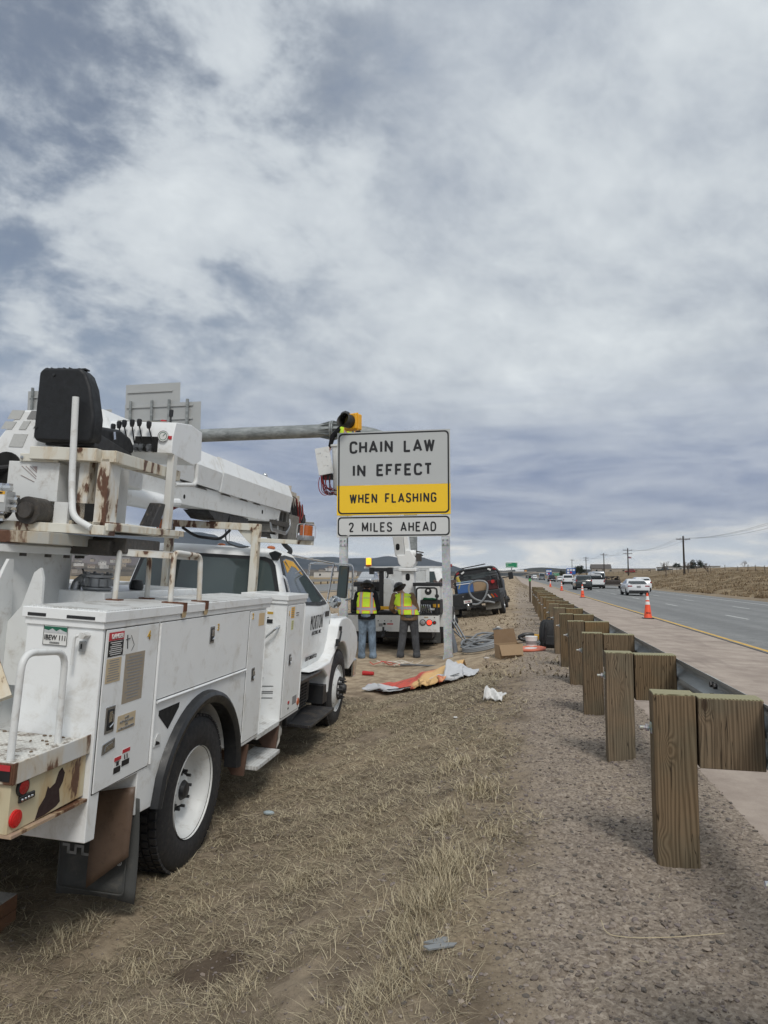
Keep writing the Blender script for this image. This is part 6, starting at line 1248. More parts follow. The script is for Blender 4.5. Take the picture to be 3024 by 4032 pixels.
# its load
load = [('blue_cooler', 'blue and white cooler on the black flatbed', 'cooler', [((-.30, .9, 1.13), (.60, .35, .30), 0)], plain('cooler_blue', (.05, .12, .30), .5)),
        ('cardboard_carton', 'small brown cartons behind the hose loop on the black flatbed', 'box', [((.22, 1.2, 1.14), (.50, .35, .28), .1)], plain('carton', (.36, .25, .15), .8)),
        ('black_tool_box', 'long black tool box across the flatbed below its rack', 'tool box', [((0, 2.6, 1.2), (1.2, .45, .42), 0)], BLACKM),
        ('red_compressor', 'red and black engine gear at the right of the black flatbed', 'equipment', [((.76, .8, 1.12), (.38, .3, .26), 0)], plain('red_gear', (.06, .012, .012), .5, var=.9, sc=9))]
FM = Matrix.Translation(fp.location) @ fp.rotation_euler.to_matrix().to_4x4()
for nm, lb, ct, bxs, mt in load:
    for c_, d_, a_ in bxs:
        e = thing(nm, lb, ct, FM @ Vector((c_[0], c_[1], .952)), fp.rotation_euler); h_ = d_[2] + .1
        m = MB(); m.cbox((0, 0, h_ / 2), (d_[0], d_[1], h_), (0, 0, a_)); m.build('case', mt, e, .025)
        if nm == 'blue_cooler': m = MB(); m.cbox((0, 0, h_ + .02), (d_[0] + .03, d_[1] + .03, .05)); m.build('lid', plain('cooler_lid', (.22, .30, .38), .4), e, .02); m = MB(); m.cbox((0, -.18, h_ - .05), (d_[0] + .02, .02, .03)); m.build('rim_strip', STK['white'], e)
        elif nm == 'red_compressor': m = MB(); m.tube([(-.2, -.2, .15), (-.2, -.2, .52), (.2, -.2, .52), (.2, -.2, .15)], .022, 8, .06); m.build('carry_frame', BLACKM, e); m = MB(); m.lathe([(.07, -.22), (.07, -.1), (0, -.1)], (0.02, 0, .3), 'y', 14); m.build('engine_cover', RED, e)
        elif nm == 'black_tool_box': m = MB(); m.cbox((0, -.24, h_ * .7), (.2, .02, .08)); m.build('badge', STEEL, e)
        else: m = MB(); m.box(-.01, .01, -.19, .19, h_, h_ + .004); m.build('packing_tape', TAN, e)
def w2(x, y, Y): return atY(1750 + x / 4.74, 2180 + y / 4.74, Y)
hose = plain('grey_conduit', (.20, .21, .22), .5, var=.12, sc=8)
m = MB(); m.tube([tuple(w2(x, y, 26.2 + k * .01)) for k, (x, y) in enumerate(((520, 945), (620, 950), (700, 895), (770, 790), (805, 660), (805, 560), (740, 512), (620, 502), (520, 530), (460, 590), (450, 680), (490, 780), (570, 850), (660, 885), (760, 890), (850, 895), (940, 918)))], .036, 10, .25); tag(m.build('looped_conduit', hose), 'grey flexible conduit looped over the tail of the black flatbed', 'conduit')
m = MB(); m.tube([tuple(w2(x, y, 27.3)) for x, y in ((235, 440), (270, 530), (300, 560), (270, 660))], .06, 8, .1); tag(m.build('yellow_strap_bundle', plain('strap_yellow', (.42, .33, .06), .8, var=.4)), 'yellow strap bundle hanging at the left of the black flatbed', 'strap')
# ================================================================ TRAFFIC CONES
def cone_mat():
    n = NT('cone_orange_plastic'); s = n.sep(); c = n.mix(n.noise(6, 4), (.80, .075, .022), (.92, .12, .045))
    return n.set(color=c, rough=.5)
CONE = cone_mat(); RWH = plain('reflective_white_band', (.78, .78, .76), .35)
def make_cone():
    t = thing('traffic_cone', None, 'cone', group='orange traffic cones along the yellow line')
    m = MB(); m.cbox((0, 0, .018), (.37, .37, .036)); m.build('base', BLACK, t, .012)
    m = MB(); m.lathe([(.145, .036), (.135, .06), (.032, .90), (.03, .915), (0, .915)], (0, 0, 0), 'z', 28); m.build('cone_body', CONE, t)
    for z0, z1 in ((.50, .61), (.66, .80)):
        r = lambda z: .135 - (z - .06) * .1226 + .0025
        m = MB(); m.lathe([(r(z0), z0), (r(z1), z1)], (0, 0, 0), 'z', 28, cap=False); m.build('reflective_band', RWH, t)
    text('lettering', 'RWA', STK['black'], MX((0, -.118, .21), rx=R(-7)), .15, .055, .03, t)
    return t
cproto = make_cone()
for k, (x, y, lb) in enumerate(((4.66, 26.9, 'nearest and largest orange cone, lettered on its base, beside the white sedan'), (4.62, 51.5, 'second orange cone, in front of the dark SUV'), (4.62, 74, 'third orange cone beyond the guardrail, left of the dark SUV'), (4.62, 97, 'farthest orange cone on the shoulder line'))):
    o = cproto if k == 0 else copy_tree(cproto)
    o.location = (x, y, road_z(x) + .001); o.rotation_euler.z = R((0, 8, -5, 12)[k]); o['label'] = lb
# ================================================================ DELINEATOR
dl = thing('delineator_post', 'slim brown marker post with green reflector at the guardrail end', 'marker post', (.72, 35.6, gz(.72, 35.6)))
m = MB(); m.cbox((0, 0, .62), (.09, .02, 1.34)); m.build('post', plain('brown_marker', (.07, .05, .035), .7), dl, .004)
m = MB(); m.cbox((0, -.013, 1.08), (.11, .006, .13)); m.build('reflector', plain('green_reflector', (.10, .42, .14), .4), dl); m = MB(); m.cbox((0, -.013, 1.22), (.12, .006, .12)); m.build('marker_plate', STK['black'], dl)
# ================================================================ VEHICLES IN THE LANES
PAINTS = dict(white=plain('car_white', (.72, .73, .74), .22, coat=.8, var=.02), dark=plain('car_charcoal', (.025, .032, .033), .22, coat=.8, var=.05), grey=plain('car_grey', (.20, .22, .23), .25, .3, coat=.8, var=.03),
              silver=plain('car_silver', (.42, .44, .46), .25, .4, coat=.6, var=.03), navy=plain('car_navy', (.012, .015, .025), .25, coat=.8), red=plain('car_red', (.25, .02, .02), .25, coat=.8))
def make_vehicle(kind, paint, label, loc, rz=0., group='vehicles driving away in the three lanes', simple=False):
    t = thing({'sedan': 'sedan', 'suv': 'suv', 'pickup': 'pickup_truck', 'van': 'van'}[kind], label, {'sedan': 'car', 'suv': 'car', 'pickup': 'pickup', 'van': 'van'}[kind], loc, (0, 0, rz), group)
    PT = PAINTS[paint]
    L_, W_, H_ = {'sedan': (4.7, 1.85, 1.44), 'suv': (4.5, 1.85, 1.68), 'pickup': (5.8, 2.0, 1.92), 'van': (6.2, 2.1, 2.6)}[kind]
    w = W_ / 2; belt = {'sedan': .93, 'suv': 1.05, 'pickup': 1.18, 'van': 1.25}[kind]; zb = .28 if kind != 'pickup' else .45; r = .34 if kind in ('sedan', 'suv') else .40
    prof = {'sedan': [(0, .40, .80, .86), (.08, .30, 1.02, .97), (.5, .26, 1.06, 1.0), (1.2, .25, .97, 1.0), (3.4, .25, .95, 1.0), (4.2, .26, .82, .97), (4.62, .33, .68, .85), (4.7, .42, .60, .75)],
            'suv': [(0, .42, .95, .90), (.08, .32, 1.05, .98), (.5, .27, 1.06, 1.0), (3.2, .27, 1.04, 1.0), (4.2, .28, .98, .97), (4.45, .35, .85, .90), (4.5, .45, .75, .82)],
            'pickup': [(0, .60, 1.16, .95), (.04, .55, 1.20, .98), (.4, .50, 1.20, 1.0), (4.2, .48, 1.18, 1.0), (5.5, .48, 1.10, .97), (5.75, .5, .95, .9), (5.8, .55, .8, .85)],
            'van': [(0, .5, 1.25, .95), (.05, .45, 1.28, .99), (.6, .4, 1.28, 1.0), (5.0, .4, 1.24, 1.0), (6.0, .42, .98, .95), (6.2, .5, .8, .85)]}[kind]
    m = MB(); m.loft([[(-w * f * .93, y, z0), (w * f * .93, y, z0), (w * f, y, z0 + (z1 - z0) * .3), (w * f, y, z0 + (z1 - z0) * .72), (w * f * .93, y, z1), (-w * f * .93, y, z1), (-w * f, y, z0 + (z1 - z0) * .72), (-w * f, y, z0 + (z1 - z0) * .3)] for y, z0, z1, f in prof]); m.build('body', PT, t, .04, smooth=40, seg=2)
    gl = {'sedan': [(.93, .90, .55, 3.6), (1.10, .83, .78, 3.15), (1.28, .74, 1.12, 2.75), (1.40, .66, 1.55, 2.45), (1.44, .52, 1.9, 2.25)],
          'suv': [(1.04, .89, .10, 3.45), (1.30, .84, .22, 3.05), (1.55, .77, .42, 2.75), (1.64, .70, .60, 2.6), (1.68, .58, .85, 2.4)],
          'pickup': [(1.17, .93, 1.75, 4.45), (1.50, .88, 1.80, 4.05), (1.80, .80, 1.92, 3.6), (1.89, .72, 2.05, 3.45), (1.92, .6, 2.2, 3.3)],
          'van': [(1.25, .98, .05, 5.1), (1.8, .96, .05, 4.7), (2.4, .88, .10, 4.2), (2.56, .8, .2, 4.0), (2.6, .7, .4, 3.8)]}[kind]
    m = MB(); m.loft([rr(-hw, hw, y0, y1, z, .12) for z, hw, y0, y1 in gl]); m.build('cabin', PT, t, smooth=50)
    gi = lambda z: [float(np.interp(z, [g_[0] for g_ in gl], [g_[k] for g_ in gl])) for k in (1, 2, 3)]
    za, zb_ = belt + .09, gl[3][0] - .07
    if kind == 'sedan': za = 1.02
    m = MB(); a, b = gi(za), gi(zb_); n_ = 4; ps = [za + (zb_ - za) * k / n_ for k in range(n_ + 1)]
    m.loft([[(-(gi(z)[0] - .11), gi(z)[1] - .008, z), ((gi(z)[0] - .11), gi(z)[1] - .008, z), ((gi(z)[0] - .11), gi(z)[1] + .05, z), (-(gi(z)[0] - .11), gi(z)[1] + .05, z)] for z in ps]); m.build('rear_window', TINT, t)
    for s_ in (-1, 1):
        m = MB(); m.loft([[(s_ * (gi(z)[0] + .006), gi(z)[1] + .30, z), (s_ * (gi(z)[0] + .006), gi(z)[2] - .25, z), (s_ * (gi(z)[0] - .04), gi(z)[2] - .25, z), (s_ * (gi(z)[0] - .04), gi(z)[1] + .30, z)] for z in ps]); m.build('side_window', TINT, t)
        tz0, tz1, tw, tx = {'sedan': (.78, .88, .36, .70), 'suv': (.98, 1.16, .15, .80), 'pickup': (.82, 1.12, .16, .88), 'van': (.9, 1.3, .12, .95)}[kind]
        m = MB(); m.box(s_ * tx - tw / 2, s_ * tx + tw / 2, -.012, .10, tz0, tz1); m.build('tail_light', REDL, t, .015)
        m = MB(); m.cbox((s_ * (w + .06), L_ * .62, belt + .08), (.16, .10, .12)); m.build('wing_mirror', PT, t, .02)
        for wy in (L_ * .20, L_ * .80):
            m = MB(); x0 = s_ * (w - .22); m.lathe([(r * .6, 0), (r * .95, .0), (r, .03), (r, .19), (r * .95, .22), (r * .6, .22)], (x0 if s_ > 0 else x0 - .22, wy, r), 'x', 24); m.build('wheel', RUBBER, t)
    m = MB(); pz = {'sedan': .78, 'suv': .80, 'pickup': .66, 'van': .75}[kind]; m.box(-.16, .16, -.02, .02, pz - .08, pz + .08); m.build('licence_plate', STK['grey'] if kind == 'sedan' else STK['white'], t)
    m = MB(); m.box(-w * .86, w * .86, -.06 if kind == 'pickup' else -.012, .1, zb + .04, zb + .20); m.build('bumper', BLACK if kind != 'pickup' else CHROME, t, .02)
    m = MB(); m.box(-w * .8, w * .8, .1, L_ - .3, .20, zb + .1); m.build('underbody', DARK, t)
    if kind == 'pickup':
        m = MB(); m.box(-.80, .80, .05, 1.7, 1.198, 1.206); m.build('open_bed', DARK, t); m = MB(); m.box(-.82, .82, -.008, .0, .66, 1.14); m.build('tailgate', PT, t, .01)
    if kind == 'sedan': m = MB(); m.cbox((0, .10, 1.035), (1.3, .14, .02), (.1, 0, 0)); m.build('boot_spoiler', BLACK, t)
    return t
def on(x, y): return (x, y, road_z(x) + .005)
V_ = make_vehicle
V_('sedan', 'white', 'white sedan in the middle lane, nearest car, just behind the nearest cone', on(10.25, 63))
V_('suv', 'white', 'white boxy SUV in the right lane, half hidden by the white sedan', on(14.55, 86))
V_('suv', 'dark', 'dark charcoal SUV behind the second cone', on(7.55, 82))
pk = V_('pickup', 'white', 'white pickup with a black bed rack right of the dark SUV', on(10.6, 97))
m = MB()
for x in (-.85, .85):
    for y in (.2, 1.5): m.box(x - .04, x + .04, y - .04, y + .04, 1.2, 1.78)
    m.box(x - .04, x + .04, .16, 1.6, 1.78, 1.86)
m.box(-.9, .9, .16, .24, 1.78, 1.86); m.box(-.85, .85, .5, 1.4, 1.21, 1.5); m.build('bed_rack', BLACKM, pk)
V_('pickup', 'white', 'white pickup left of the dark SUV, farther up the road', on(9.6, 133))
V_('pickup', 'navy', 'black pickup in the distance above the third cone', on(9.8, 196)); V_('suv', 'white', 'small white car just right of the distant black pickup', on(13.2, 215))
V_('van', 'grey', 'grey box van left of the distant black pickup', on(9.5, 258)); V_('suv', 'white', 'tiny white car left of the distant grey van', on(8.2, 300))
V_('pickup', 'white', 'tiny white pickup between two distant dark cars', on(9.0, 340)); V_('suv', 'dark', 'tiny dark SUV right of the distant silver car', on(7.6, 330)); V_('sedan', 'silver', 'tiny silver car low on the shoulder line far away', on(6.4, 300)); V_('suv', 'dark', 'tiny dark car at the far left of the traffic', on(6.8, 400))
V_('suv', 'silver', 'silver SUV coming towards the camera on the opposite road', (-17.3, 86, .17), R(180), 'vehicles coming on the opposite road')
V_('sedan', 'white', 'tiny white car far up the opposite road', (-19, 330, .17), R(180), 'vehicles coming on the opposite road'); V_('suv', 'white', 'tiny white SUV up the opposite road behind the green sign post', (-16.5, 420, .17), R(180), 'vehicles coming on the opposite road')
# two recreational vans ahead in the right lane
for x, y, lb in ((14.4, 128, 'nearer of two pale high-roofed vans above the burnt trailer load'), (15.2, 142, 'farther of two pale high-roofed vans, behind the pickup rack')): V_('van', 'silver', lb, on(x, y), 0, 'high-roofed vans ahead in the right lane')
# flatbed trailer with a burnt car wreck
BURN = plain('burnt_metal', (.035, .028, .024), .9, var=.9, sc=9, bump=.6, bsc=8, dirt=(.20, .17, .15), dirtamt=.9)
tr = thing('flatbed_trailer', 'low flatbed trailer carrying a burnt wreck in the right lane', 'trailer', on(13.5, 103))
m = MB(); m.box(-1.2, 1.2, 0, 6.0, .42, .56); m.build('deck', plain('dull_grey_deck', (.20, .19, .18), .7), tr, .02); m = MB(); m.box(-.5, .5, 6.0, 7.2, .42, .5); m.build('drawbar', BLACKM, tr)
for s_ in (-1, 1):
    for y in (1.9, 2.8): m = MB(); m.lathe([(.15, 0), (.35, 0), (.37, .03), (.37, .2), (.35, .22), (.15, .22)], (s_ * 1.1 - .11, y, .37), 'x', 20); m.build('wheel', RUBBER, tr)
wk = thing('burnt_car_wreck', 'dark burnt-out car shell sitting on the low trailer', 'wreck', tuple(np.array(on(13.5, 103)) + [0, 0, .565]))
m = MB(); random.seed(5)
m.loft([[(-1.0, y, 0), (1.0, y, 0), (1.02, y, h * .6), (.9, y, h), (-.9, y, h), (-1.02, y, h * .6)] for y, h in ((.3, .45), (.6, .62), (1.6, .66), (2.8, .60), (4.2, .62), (4.8, .45))])
m.build('burnt_shell', BURN, wk, .03); m = MB()
for s_ in (-.92, .92): m.tube([(s_, .5, .6), (s_ * .85, 1.0, 1.12), (s_ * .85, 2.6, 1.14), (s_, 3.5, .6)], .05, 6, .1); m.tube([(s_ * .9, 1.7, .6), (s_ * .85, 1.7, 1.12)], .045, 6)
for y in (1.0, 2.6): m.tube([(-.8, y, 1.12), (.8, y, 1.13)], .05, 6)
for _ in range(10): m.cbox((random.uniform(-.8, .8), random.uniform(.6, 3.6), random.uniform(.6, 1.1)), (random.uniform(.1, .5), random.uniform(.1, .6), random.uniform(.04, .2)), (random.random(), random.random(), random.random() * 3))
m.build('roof_frame', BURN, wk)
# ================================================================ UTILITY POLES AND WIRES
PW = plain('creosoted_pole', (.035, .026, .02), .9, var=.3, sc=3)
ptops = []
for k, (x, y, h, lb) in enumerate(((34.0, 80, 8.6, 'utility pole just outside the right edge of the picture'), (33.6, 152, 7.8, 'tallest nearest wooden utility pole at the right'), (34.5, 230, 8.4, 'second utility pole with two crossarms and insulators'), (36, 303, 8.6, 'third utility pole right of the white pickup'), (35.5, 372, 9.2, 'double-armed utility pole in the distant cluster'), (35, 455, 10, 'farthest utility pole in the distant cluster'))):
    z0 = gz(x, y) - .3; t = thing('utility_pole', lb, 'pole', (x, y, z0), (0, 0, R(4)), 'wooden utility poles beside the road')
    m = MB(); m.tube([(0, 0, 0), (0, 0, h + .3)], [.22, .15], 12); m.build('pole', PW, t)
    arms = [h - .35] + ([h - 1.4] if k in (2, 4) else [])
    for i, az_ in enumerate(arms):
        m = MB(); m.box(-1.35, 1.35, -.06, .06, az_ - .07, az_ + .07); m.tube([(-.8, .06, az_), (0, .1, az_ - .6)], .02, 5); m.tube([(.8, .06, az_), (0, .1, az_ - .6)], .02, 5); m.build('crossarm', PW, t)
        for xx in (-1.2, -.5, 1.2): m = MB(); m.lathe([(.03, az_ + .07), (.06, az_ + .12), (.05, az_ + .25), (0, az_ + .27)], (xx, 0, 0), 'z', 8); m.build('insulator', STK['grey'], t)
    ptops.append((x, y, z0, h))
wires = thing('overhead_wires', 'three thin power lines sagging between the utility poles', 'wires', (34, 152, 9))
for xx in (-1.2, -.5, 1.2):
    m = MB(); pts = []
    for i in range(len(ptops) - 1):
        a, b = ptops[i], ptops[i + 1]
        for j in range(13):
            tt = j / 12; pts.append((a[0] + (b[0] - a[0]) * tt + xx - 34, a[1] + (b[1] - a[1]) * tt - 152, (a[2] + a[3]) * (1 - tt) + (b[2] + b[3]) * tt - .08 - 1.3 * 4 * tt * (1 - tt) - 9))
    m.tube(pts, .016, 4); m.build('wire', plain('wire_dark', (.05, .05, .055), .6), wires)
# ================================================================ FENCE ON THE BANK
fc = thing('bank_fence', 'thin wire fence with wooden posts along the top of the grassy bank', 'fence', (40, 60, 0))
FW = plain('grey_fence_wood', (.10, .08, .06), .9)
for k in range(34):
    y = 62 + k * 7.5; x = 40 + 1.5 * math.sin(k * .7); z = gz(x, y); m = MB(); m.tube([(x - 40, y - 60, z - .3), (x - 40 + random.uniform(-.1, .1), y - 60, z + 1.25)], .055, 5); m.build('fence_post', FW, fc)
for h in (.5, 1.0):
    m = MB(); m.tube([(40 + 1.5 * math.sin(k * .7) - 40, 62 + k * 7.5 - 60, gz(40 + 1.5 * math.sin(k * .7), 62 + k * 7.5) + h) for k in range(34)], .012, 3); m.build('fence_wire', FW, fc)
rf = thing('rail_fence', 'dark wooden rail fence corner on the rise at the right edge', 'fence', (50, 150, gz(50, 150)))
for k in range(4):
    x, y = k * 1.6, -k * 3.0; z = gz(50 + x, 150 + y) - gz(50, 150); m = MB(); m.tube([(x, y, z - .3), (x, y, z + 1.3)], .09, 6); m.build('fence_post', FW, rf)
for h in (.6, 1.15): m = MB(); m.tube([(k * 1.6, -k * 3.0, gz(50 + k * 1.6, 150 - k * 3.0) - gz(50, 150) + h) for k in range(4)], .07, 6); m.build('fence_rail', FW, rf)
# ================================================================ FAR SIGNS
GREEN = plain('sign_green', (.01, .22, .10), .5, var=.05); BLUE = plain('sign_blue', (.02, .10, .36), .5, var=.05)
t = thing('guide_sign', 'green guide sign with three lines on a tall single post in the median', 'road sign', (-1.6, 380, 0))
m = MB(); m.box(-3.0, 3.0, 0, .1, 5.6, 8.1); m.build('sign_panel', GREEN, t); m = MB(); m.box(-3.05, 3.05, .02, .12, 5.55, 8.15); m.build('sign_rim', STK['white'], t); m = MB(); m.tube([(0, .3, 0), (0, .3, 7.5)], .28, 10); m.build('post', GALVD, t)
for i, (tx_, nn, w_) in enumerate((('Baptist Rd', '\u00BC', 2.6), ('105', '2', .9), ('County Line Rd', '5', 3.9))):
    z = 7.65 - i * .80; text('lettering', tx_, RWH, MX((-2.7 + w_ / 2, -.02, z)), w_, .42, .02, t); text('lettering', nn, RWH, MX((2.5, -.02, z)), None, .42, .02, t)
for x, y, z0, w_, h_, lb, mt in ((23.5, 312, 2.2, 3.7, 2.6, 'blue services sign with six logo plates beyond the white pickup', BLUE), (20.8, 452, 2.0, 3.5, 3.6, 'smaller blue services sign farther up the road', BLUE), (22.6, 402, 1.6, 3.4, 1.5, 'small green guide sign beside the distant blue sign', GREEN)):
    t = thing('guide_sign' if mt is GREEN else 'services_sign', lb, 'road sign', (x, y, gz(x, y)))
    m = MB(); m.box(-w_ / 2, w_ / 2, 0, .1, z0, z0 + h_); m.build('sign_panel', mt, t)
    for xx in (-w_ * .3, w_ * .3): m = MB(); m.tube([(xx, .15, -.3), (xx, .15, z0 + h_)], .09, 6); m.build('post', GALVD, t)
    if mt is BLUE:
        for i in range(6):
            cx_, cz_ = (i % 3 - 1) * w_ * .31, z0 + h_ * (.30 if i > 2 else .72)
            if not (i == 5): m = MB(); m.box(cx_ - w_ * .12, cx_ + w_ * .12, -.02, 0, cz_ - h_ * .14, cz_ + h_ * .14); m.build('logo_plate', (STK['white'], STK['white'], STK['white'], STK['white'], STK['red'])[i], t)
    else: text('lettering', 'Baptist Rd', RWH, MX((0, -.02, z0 + h_ * .6)), w_ * .8, .5, .02, t)
# ================================================================ OVERPASS, TRUCK ON IT
CON2 = plain('overpass_concrete', (.26, .24, .22), .85, var=.1, sc=.2)
t = thing('overpass', 'long low concrete bridge crossing the highway in the distance', 'bridge', (-30, 1100, 0))
m = MB(); m.box(-60, 62, 0, 12, 5.2, 6.3); m.build('deck', CON2, t); m = MB(); m.box(-60, 62, -.3, 0, 6.2, 7.2); m.build('parapet', plain('parapet', (.36, .34, .31), .85), t)
for x in (-45, -12, 22, 47): m = MB(); m.box(x - .8, x + .8, 2, 10, 0, 5.2); m.build('pier', CON2, t)
t = thing('semi_truck', 'white semi trailer truck crossing the distant bridge', 'truck', (14, 1104, 6.35)); m = MB(); m.box(-13, 0, 0, 2.5, 1.1, 3.9); m.build('trailer', PAINTS['white'], t, .1); m = MB(); m.box(.6, 4, 0, 2.5, .5, 3.2); m.build('cab', plain('orange_cab', (.55, .25, .06), .5), t, .3)
for x in (-11.5, -10, -1.5, 2.8): m = MB(); m.lathe([(.5, 0), (.5, .3), (0, .3), ], (x, -.02, .5), 'y', 14); m.build('wheel', RUBBER, t)
m = MB(); V = []
tag(MB().grid(lambda u, v: (8 + 60 * u, 1070 + 60 * v, .2 + 6.2 * min(1, u * 3) * math.sin(math.pi * min(1, max(0, .25 + v * .5)))), 16, 6).build('embankment', plain('embankment_soil', (.22, .18, .14), .95, var=.2, sc=.1)), None, None, kind='structure')
# ================================================================ OPPOSITE GUARDRAIL
t = thing('median_guardrail', 'long steel guardrail beyond the opposite road at the left', 'guardrail', (-27.6, 20, .1))
m = MB(); m.box(0, .06, 0, 330, .42, .75); m.build('rail', plain('dull_rail', (.33, .32, .30), .6), t)
for k in range(80): m = MB(); m.box(-.15, 0, k * 3.81, k * 3.81 + .15, -.2, .72); m.build('post', FW, t)
# ================================================================ FAR BUILDINGS
WALLS = [plain(f'house_wall_{i}', c, .9, var=.08, sc=.3) for i, c in enumerate(((.46, .44, .40), (.36, .31, .25), (.55, .53, .50), (.30, .27, .24)))]; ROOFS = [plain(f'roof_{i}', c, .9) for i, c in enumerate(((.10, .09, .085), (.16, .12, .10), (.20, .19, .18)))]
def house(x, y, z, w_, d_, h_, wm, rm, label, rz=0., flat=False, name='house', group=None):
    t = thing(name, label, 'building', (x, y, z), (0, 0, rz), group)
    m = MB(); m.box(-w_ / 2, w_ / 2, -d_ / 2, d_ / 2, -4, h_); m.build('wall', wm, t)
    m = MB()
    if flat: m.box(-w_ / 2 - .2, w_ / 2 + .2, -d_ / 2 - .2, d_ / 2 + .2, h_, h_ + .35)
    else: m.prism([(-d_ / 2 - .4, h_), (d_ / 2 + .4, h_), (0, h_ + d_ * .32)], 'x', -w_ / 2 - .4, w_ / 2 + .4)
    m.build('roof', rm, t)
    for k in range(max(2, int(w_ / 7))): xx = -w_ / 2 + w_ * (k + .5) / max(2, int(w_ / 7)); m = MB(); m.box(xx - .7, xx + .7, -d_ / 2 - .04, -d_ / 2, h_ * .3, h_ * .7); m.build('window', TINT, t)
    return t
house(95, 445, gz(95, 445), 22, 12, 1.6, WALLS[2], ROOFS[2], 'low pale building left of two dark round trees on the right ridge', flat=True)
house(108, 470, gz(108, 470), 30, 14, 2.6, WALLS[0], ROOFS[2], 'long low cream building right of the utility pole on the ridge', flat=True)
house(78, 520, gz(78, 520), 34, 14, 2.4, WALLS[1], ROOFS[2], 'long beige building behind the middle utility pole', flat=True)
house(64, 560, gz(64, 560), 14, 10, 3.2, WALLS[3], ROOFS[0], 'small brown house far along the right ridge')
house(96, 250, gz(96, 250), 8, 6, 1.6, WALLS[3], ROOFS[0], 'grey shed with a dark flat roof on the right bank', flat=True, name='shed')
house(-120, 470, .1, 26, 14, 3.6, WALLS[2], ROOFS[2], 'white warehouse beyond the opposite road, left one', flat=True, name='warehouse'); house(-88, 450, .1, 15, 12, 2.6, WALLS[2], ROOFS[2], 'white warehouse beyond the opposite road, right one', flat=True, name='warehouse')
random.seed(21)
for k in range(46):
    az_ = R(random.uniform(-37, -28.5) if k < 34 else random.uniform(-20, -12)); dd = random.uniform(1550, 2700); x, y = dd * math.sin(az_), dd * math.cos(az_); z = 1.4 + dd * random.uniform(.004, .020) * (1 if k < 34 else .5)
    t = house(x, y, z, random.uniform(9, 24), random.uniform(8, 12), random.uniform(3, 5), random.choice(WALLS), random.choice(ROOFS), 'small far-off pale house scattered on the valley slope at the left', random.uniform(0, 3), group='far houses scattered on the valley slope')
# flag
t = thing('flagpole', 'tall thin flagpole with a small flag on the right horizon', 'flagpole', (63, 420, gz(63, 420))); m = MB(); m.tube([(0, 0, 0), (0, 0, 9)], .09, 6); m.build('pole', GALV, t)
m = MB(); m.grid(lambda u, v: (.1 + 1.8 * u, .15 * math.sin(u * 6), 8.8 - .9 * v - .3 * u), 10, 5); fl_ = m.build('flag', plain('flag_red', (.34, .18, .18), .8), t); m = MB(); m.grid(lambda u, v: (.1 + .8 * u, .15 * math.sin(u * .42 * 6) - .02, 8.8 - .5 * v - .3 * u * .42), 6, 4); m.build('flag_canton', plain('flag_blue', (.03, .05, .18), .8), t)
# ================================================================ TREES
LEAF = plain('juniper_foliage', (.022, .032, .020), .9, var=.5, sc=1.5); LEAF2 = plain('pine_foliage', (.030, .038, .024), .9, var=.5, sc=1.5); BARK = plain('bark', (.07, .055, .045), .95, var=.3); TWIG = plain('bare_twigs', (.13, .105, .085), .95, var=.3)
def tree(name, x, y, w_, h_, label, seed, mt=LEAF, n=900, shape='round', group=None, z=None):
    rng = np.random.default_rng(seed); t = thing(name, label, 'tree', (x, y, gz(x, y) if z is None else z), group=group)
    m = MB(); m.tube([(0, 0, -.3), (.05, 0, h_ * .35), (0, .05, h_ * .8)], [.06 * h_ * .5, .02 * h_], 7)
    for k in range(6): a = k * 1.1; m.tube([(0, 0, h_ * (.2 + .08 * k)), (math.cos(a) * w_ * .3, math.sin(a) * w_ * .3, h_ * (.35 + .09 * k))], [.02 * h_, .008 * h_], 5)
    m.build('trunk', BARK, t)
    cl = rng.normal(0, 1, (14, 3)); cl /= np.linalg.norm(cl, axis=1)[:, None]; cl *= rng.uniform(.3, .85, (14, 1)); V = []; F = []
    for i in range(n):
        c = cl[rng.integers(14)] + rng.normal(0, .17, 3)
        hz = (c[2] + 1) / 2; rad = (1.0 if shape == 'round' else max(.12, 1.15 - hz)); p = np.array([c[0] * w_ / 2 * rad, c[1] * w_ / 2 * rad, h_ * (.12 + .86 * hz)]); s = w_ * .045 * rng.uniform(.6, 1.5)
        u = rng.normal(0, 1, 3); u /= np.linalg.norm(u); v = np.cross(u, rng.normal(0, 1, 3)); v /= np.linalg.norm(v); o = len(V); V += [p + u * s, p + v * s * .6, p - u * s, p - v * s * .6]; F.append((o, o + 1, o + 2, o + 3))
    np_mesh('crown', V, F, mt, t); return t
tree('juniper_tree', 28.6, 330, 5.2, 5.6, 'big dark round evergreen right of the blue services sign', 1, n=1600); tree('juniper_tree', 21.8, 345, 3.4, 4.0, 'dark evergreen left of the blue services sign', 2, n=900)
tree('juniper_tree', 93, 440, 5, 4.6, 'dark evergreen at the left end of the low pale building', 3, LEAF2); tree('juniper_tree', 101, 436, 5.5, 5.8, 'dark two-lobed evergreen right of the nearest utility pole', 4, LEAF2); tree('juniper_tree', 106, 437, 5.5, 6.6, 'dark evergreen standing over the long cream building', 5, LEAF2)
